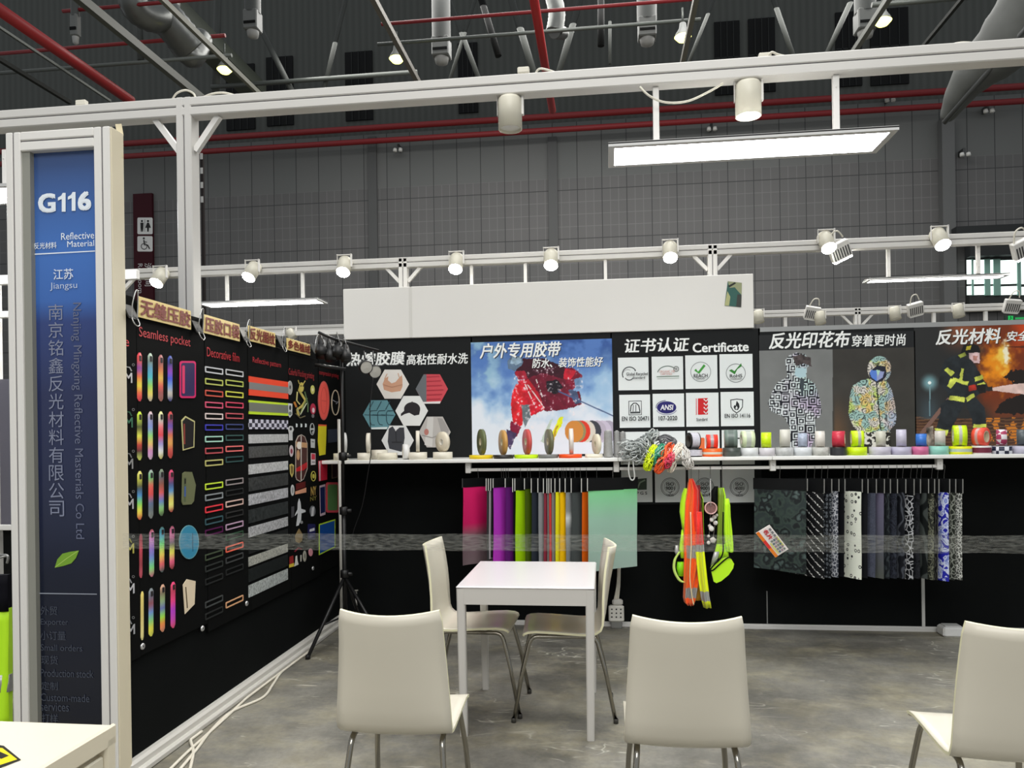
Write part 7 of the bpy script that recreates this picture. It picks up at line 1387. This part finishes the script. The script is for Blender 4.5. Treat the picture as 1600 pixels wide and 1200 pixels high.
cloth('inner_lining', t, [(758, 1084, 1094), (790, 1082, 1096), (830, 1086, 1097), (880, 1084, 1098), (930, 1080, 1098), (938, 1080, 1100)], 5.54, [DRED, mat((206, 150, 30), .6)], lambda i, u: 0 if i < 3 else 1, .01, 2, .004, 8, .01)
mb = MB(); mb.tube(smooth_path([at(x, y, 5.452) for x, y in ((1079, 800), (1080, 850), (1078, 900), (1081, 930), (1084, 945))], 6), .004, 6); mb.build('pale_binding', mat((246, 226, 180), .5), t)
hanger(t, 1080, 750, 5.51)
t = thing('safety_harness', at(1064, 840, 5.52), 'lime hi-vis harness with a drooping loop, left of the orange vest', 'harness', 'hi-vis gear on the middle rail')
cloth('shoulder_pad', t, [(763, 1069, 1074), (772, 1065.6, 1077), (785, 1063, 1078), (800, 1062, 1078), (815, 1064.4, 1075), (830, 1066.4, 1071)], 5.53, [LIME], None, .02, 1, .003, 10, .02)
cloth('side_strap', t, [(828, 1065, 1069), (845, 1062.6, 1069), (858, 1061, 1070), (872, 1064, 1070)], 5.53, [LIME], None, .01, 1, .002, 8, .01)
mb = MB(); P = smooth_path([at(x, y, 5.52) for x, y in ((1060, 862), (1056, 868), (1052, 876), (1051, 888), (1054, 898), (1060, 907), (1066, 910), (1070, 909))], 6)
w = .018; mb.grid([[p + Vector((0, -.012, 0)), p + Vector((w, -.014, w * .3)), p + Vector((w, .01, w * .3)), p + Vector((0, .01, 0)), p + Vector((0, -.012, 0))] for p in P]); mb.build('loop_strap', mat((206, 236, 120), .5), t, fixn=True)
cloth('reflective_patch', t, [(878, 1058, 1068), (888, 1057, 1069), (900, 1060, 1069)], 5.53, [mat((140, 226, 20), .5)], None, .015, 1, .002, 6, .01)
cloth('grey_tab', t, [(852, 1055, 1060), (862, 1054, 1060.6), (867, 1056, 1062)], 5.515, [REFL], None, .006, 1, .001, 4, .008); hanger(t, 1071.5, 765, 5.53)
t = thing('safety_strap', at(1096, 800, 5.54), 'narrow lime and black hi-vis strap right behind the orange vest', 'strap', 'hi-vis gear on the middle rail')
cloth('strap_band', t, [(763, 1090, 1093), (780, 1092, 1099), (800, 1094, 1099), (830, 1096, 1100), (848, 1098, 1101)], 5.56, [LIME, mat((20, 22, 20), .6)], lambda i, u: 0 if u < .45 or u > .8 else 1, .006, 1, .001, 6, .008); hanger(t, 1092, 763, 5.57)
t = thing('charm_cluster', at(1111, 800, 5.5), 'cluster of small reflective charms under a round pink tag on a wire', 'charms', 'hi-vis gear on the middle rail')
c = at(1110.6, 794, 5.47); mb = MB(); mb.lathe(c, (.1, -1, .1), [(.036, -.006), (.044, -.006), (.044, .006), (.036, .006)], 24, closed=True); mb.build('pink_ring', mat((222, 176, 170), .4), t)
mb = MB(); mb.lathe(c + Vector((0, .004, 0)), (.1, -1, .1), [(.036, 0), (.001, 0)], 20); mb.build('ring_picture', mat((120, 84, 80), .5, noise=.5, scale=60), t)
mb = MB(); mb.tube([at(1110, 748, 5.48), at(1110.6, 790, 5.46)], .0026, 6); mb.build('pendant_wire', mat((206, 206, 204), .3), t)
for i, (x, y, r) in enumerate([(1116, 808, .018), (1120, 805, .012), (1112, 812, .016), (1118, 817, .018), (1109, 822, .015), (1111.6, 826, .02), (1107, 838, .012), (1114, 844, .025), (1107, 848, .014)]):
    c = at(x, y, 5.50 - .006 * (i % 3)); mb = MB(); mb.lathe(c, (.3 * ((i % 3) - 1), -1, .2), [(.001, -.006), (r * .8, -.005), (r, 0), (r * .8, .005), (.001, .006)], [6, 5, 12][i % 3]); mb.build('charm', mat([(206, 204, 200), (190, 186, 180), (222, 220, 216)][i % 3], .35), t)
mb = MB()
for P in ([(1110, 800), (1109, 822), (1107, 846)], [(1113, 800), (1117, 815), (1114, 842)]): mb.tube(smooth_path([at(x, y, 5.51) for x, y in P], 5), .0015, 5)
mb.build('charm_string', mat((150, 146, 140), .5), t)
cloth('black_clip', t, [(760, 1117, 1122), (772, 1108, 1122), (784, 1112, 1122), (790, 1116, 1121)], 5.53, [BLACK], None, .02, 1, .003, 6, .02); hanger(t, 1110, 750, 5.50)
t = thing('reflective_belt_bag', at(1130, 840, 5.5), 'lime hi-vis sash with black binding ending in a rounded pouch', 'sash', 'hi-vis gear on the middle rail')
OLV = mat((120, 150, 40), .55)
cloth('sash_band', t, [(762, 1122, 1131), (775, 1122, 1134), (800, 1121.6, 1133), (830, 1121, 1133), (850, 1119.6, 1136), (862, 1117, 1138), (872, 1116, 1139)], 5.51, [OLV, LIME], lambda i, u: 1 if u > .72 or i > 3 else 0, .018, 2, .004, 10, .012)
cloth('sash_end', t, [(779, 1133, 1139), (790, 1132, 1141), (808, 1132, 1141.6), (830, 1132, 1144), (850, 1133, 1145.6), (861, 1136, 1146), (863, 1140, 1145)], 5.49, [LIME], None, .016, 2, .004, 10, .012)
P = [(1110.5, 888), (1113, 884), (1121, 878), (1129, 873), (1137, 871), (1143, 874), (1147, 881), (1145.6, 888), (1139, 898), (1127, 908), (1119.5, 911), (1115.4, 909)]
mb = MB(); mb.poly([at(x, y, 5.44) for x, y in P], .022, Vector((0, -1, 0))); mb.build('pouch', LIME, t)
mb = MB(); mb.tube(smooth_path([at(x, y, 5.435) for x, y in ((1130, 800), (1129.6, 840), (1130, 860), (1126, 872), (1116, 882), (1110, 890), (1114, 891), (1124, 882), (1136, 872), (1142, 871))], 6), .005, 6); mb.build('black_binding', BLACK, t)
cloth('silver_band', t, [(862, 1116, 1124), (872, 1113, 1122), (884, 1110.5, 1116)], 5.475, [REFL], None, .006, 1, .001, 6, .006); hanger(t, 1128, 762, 5.51)
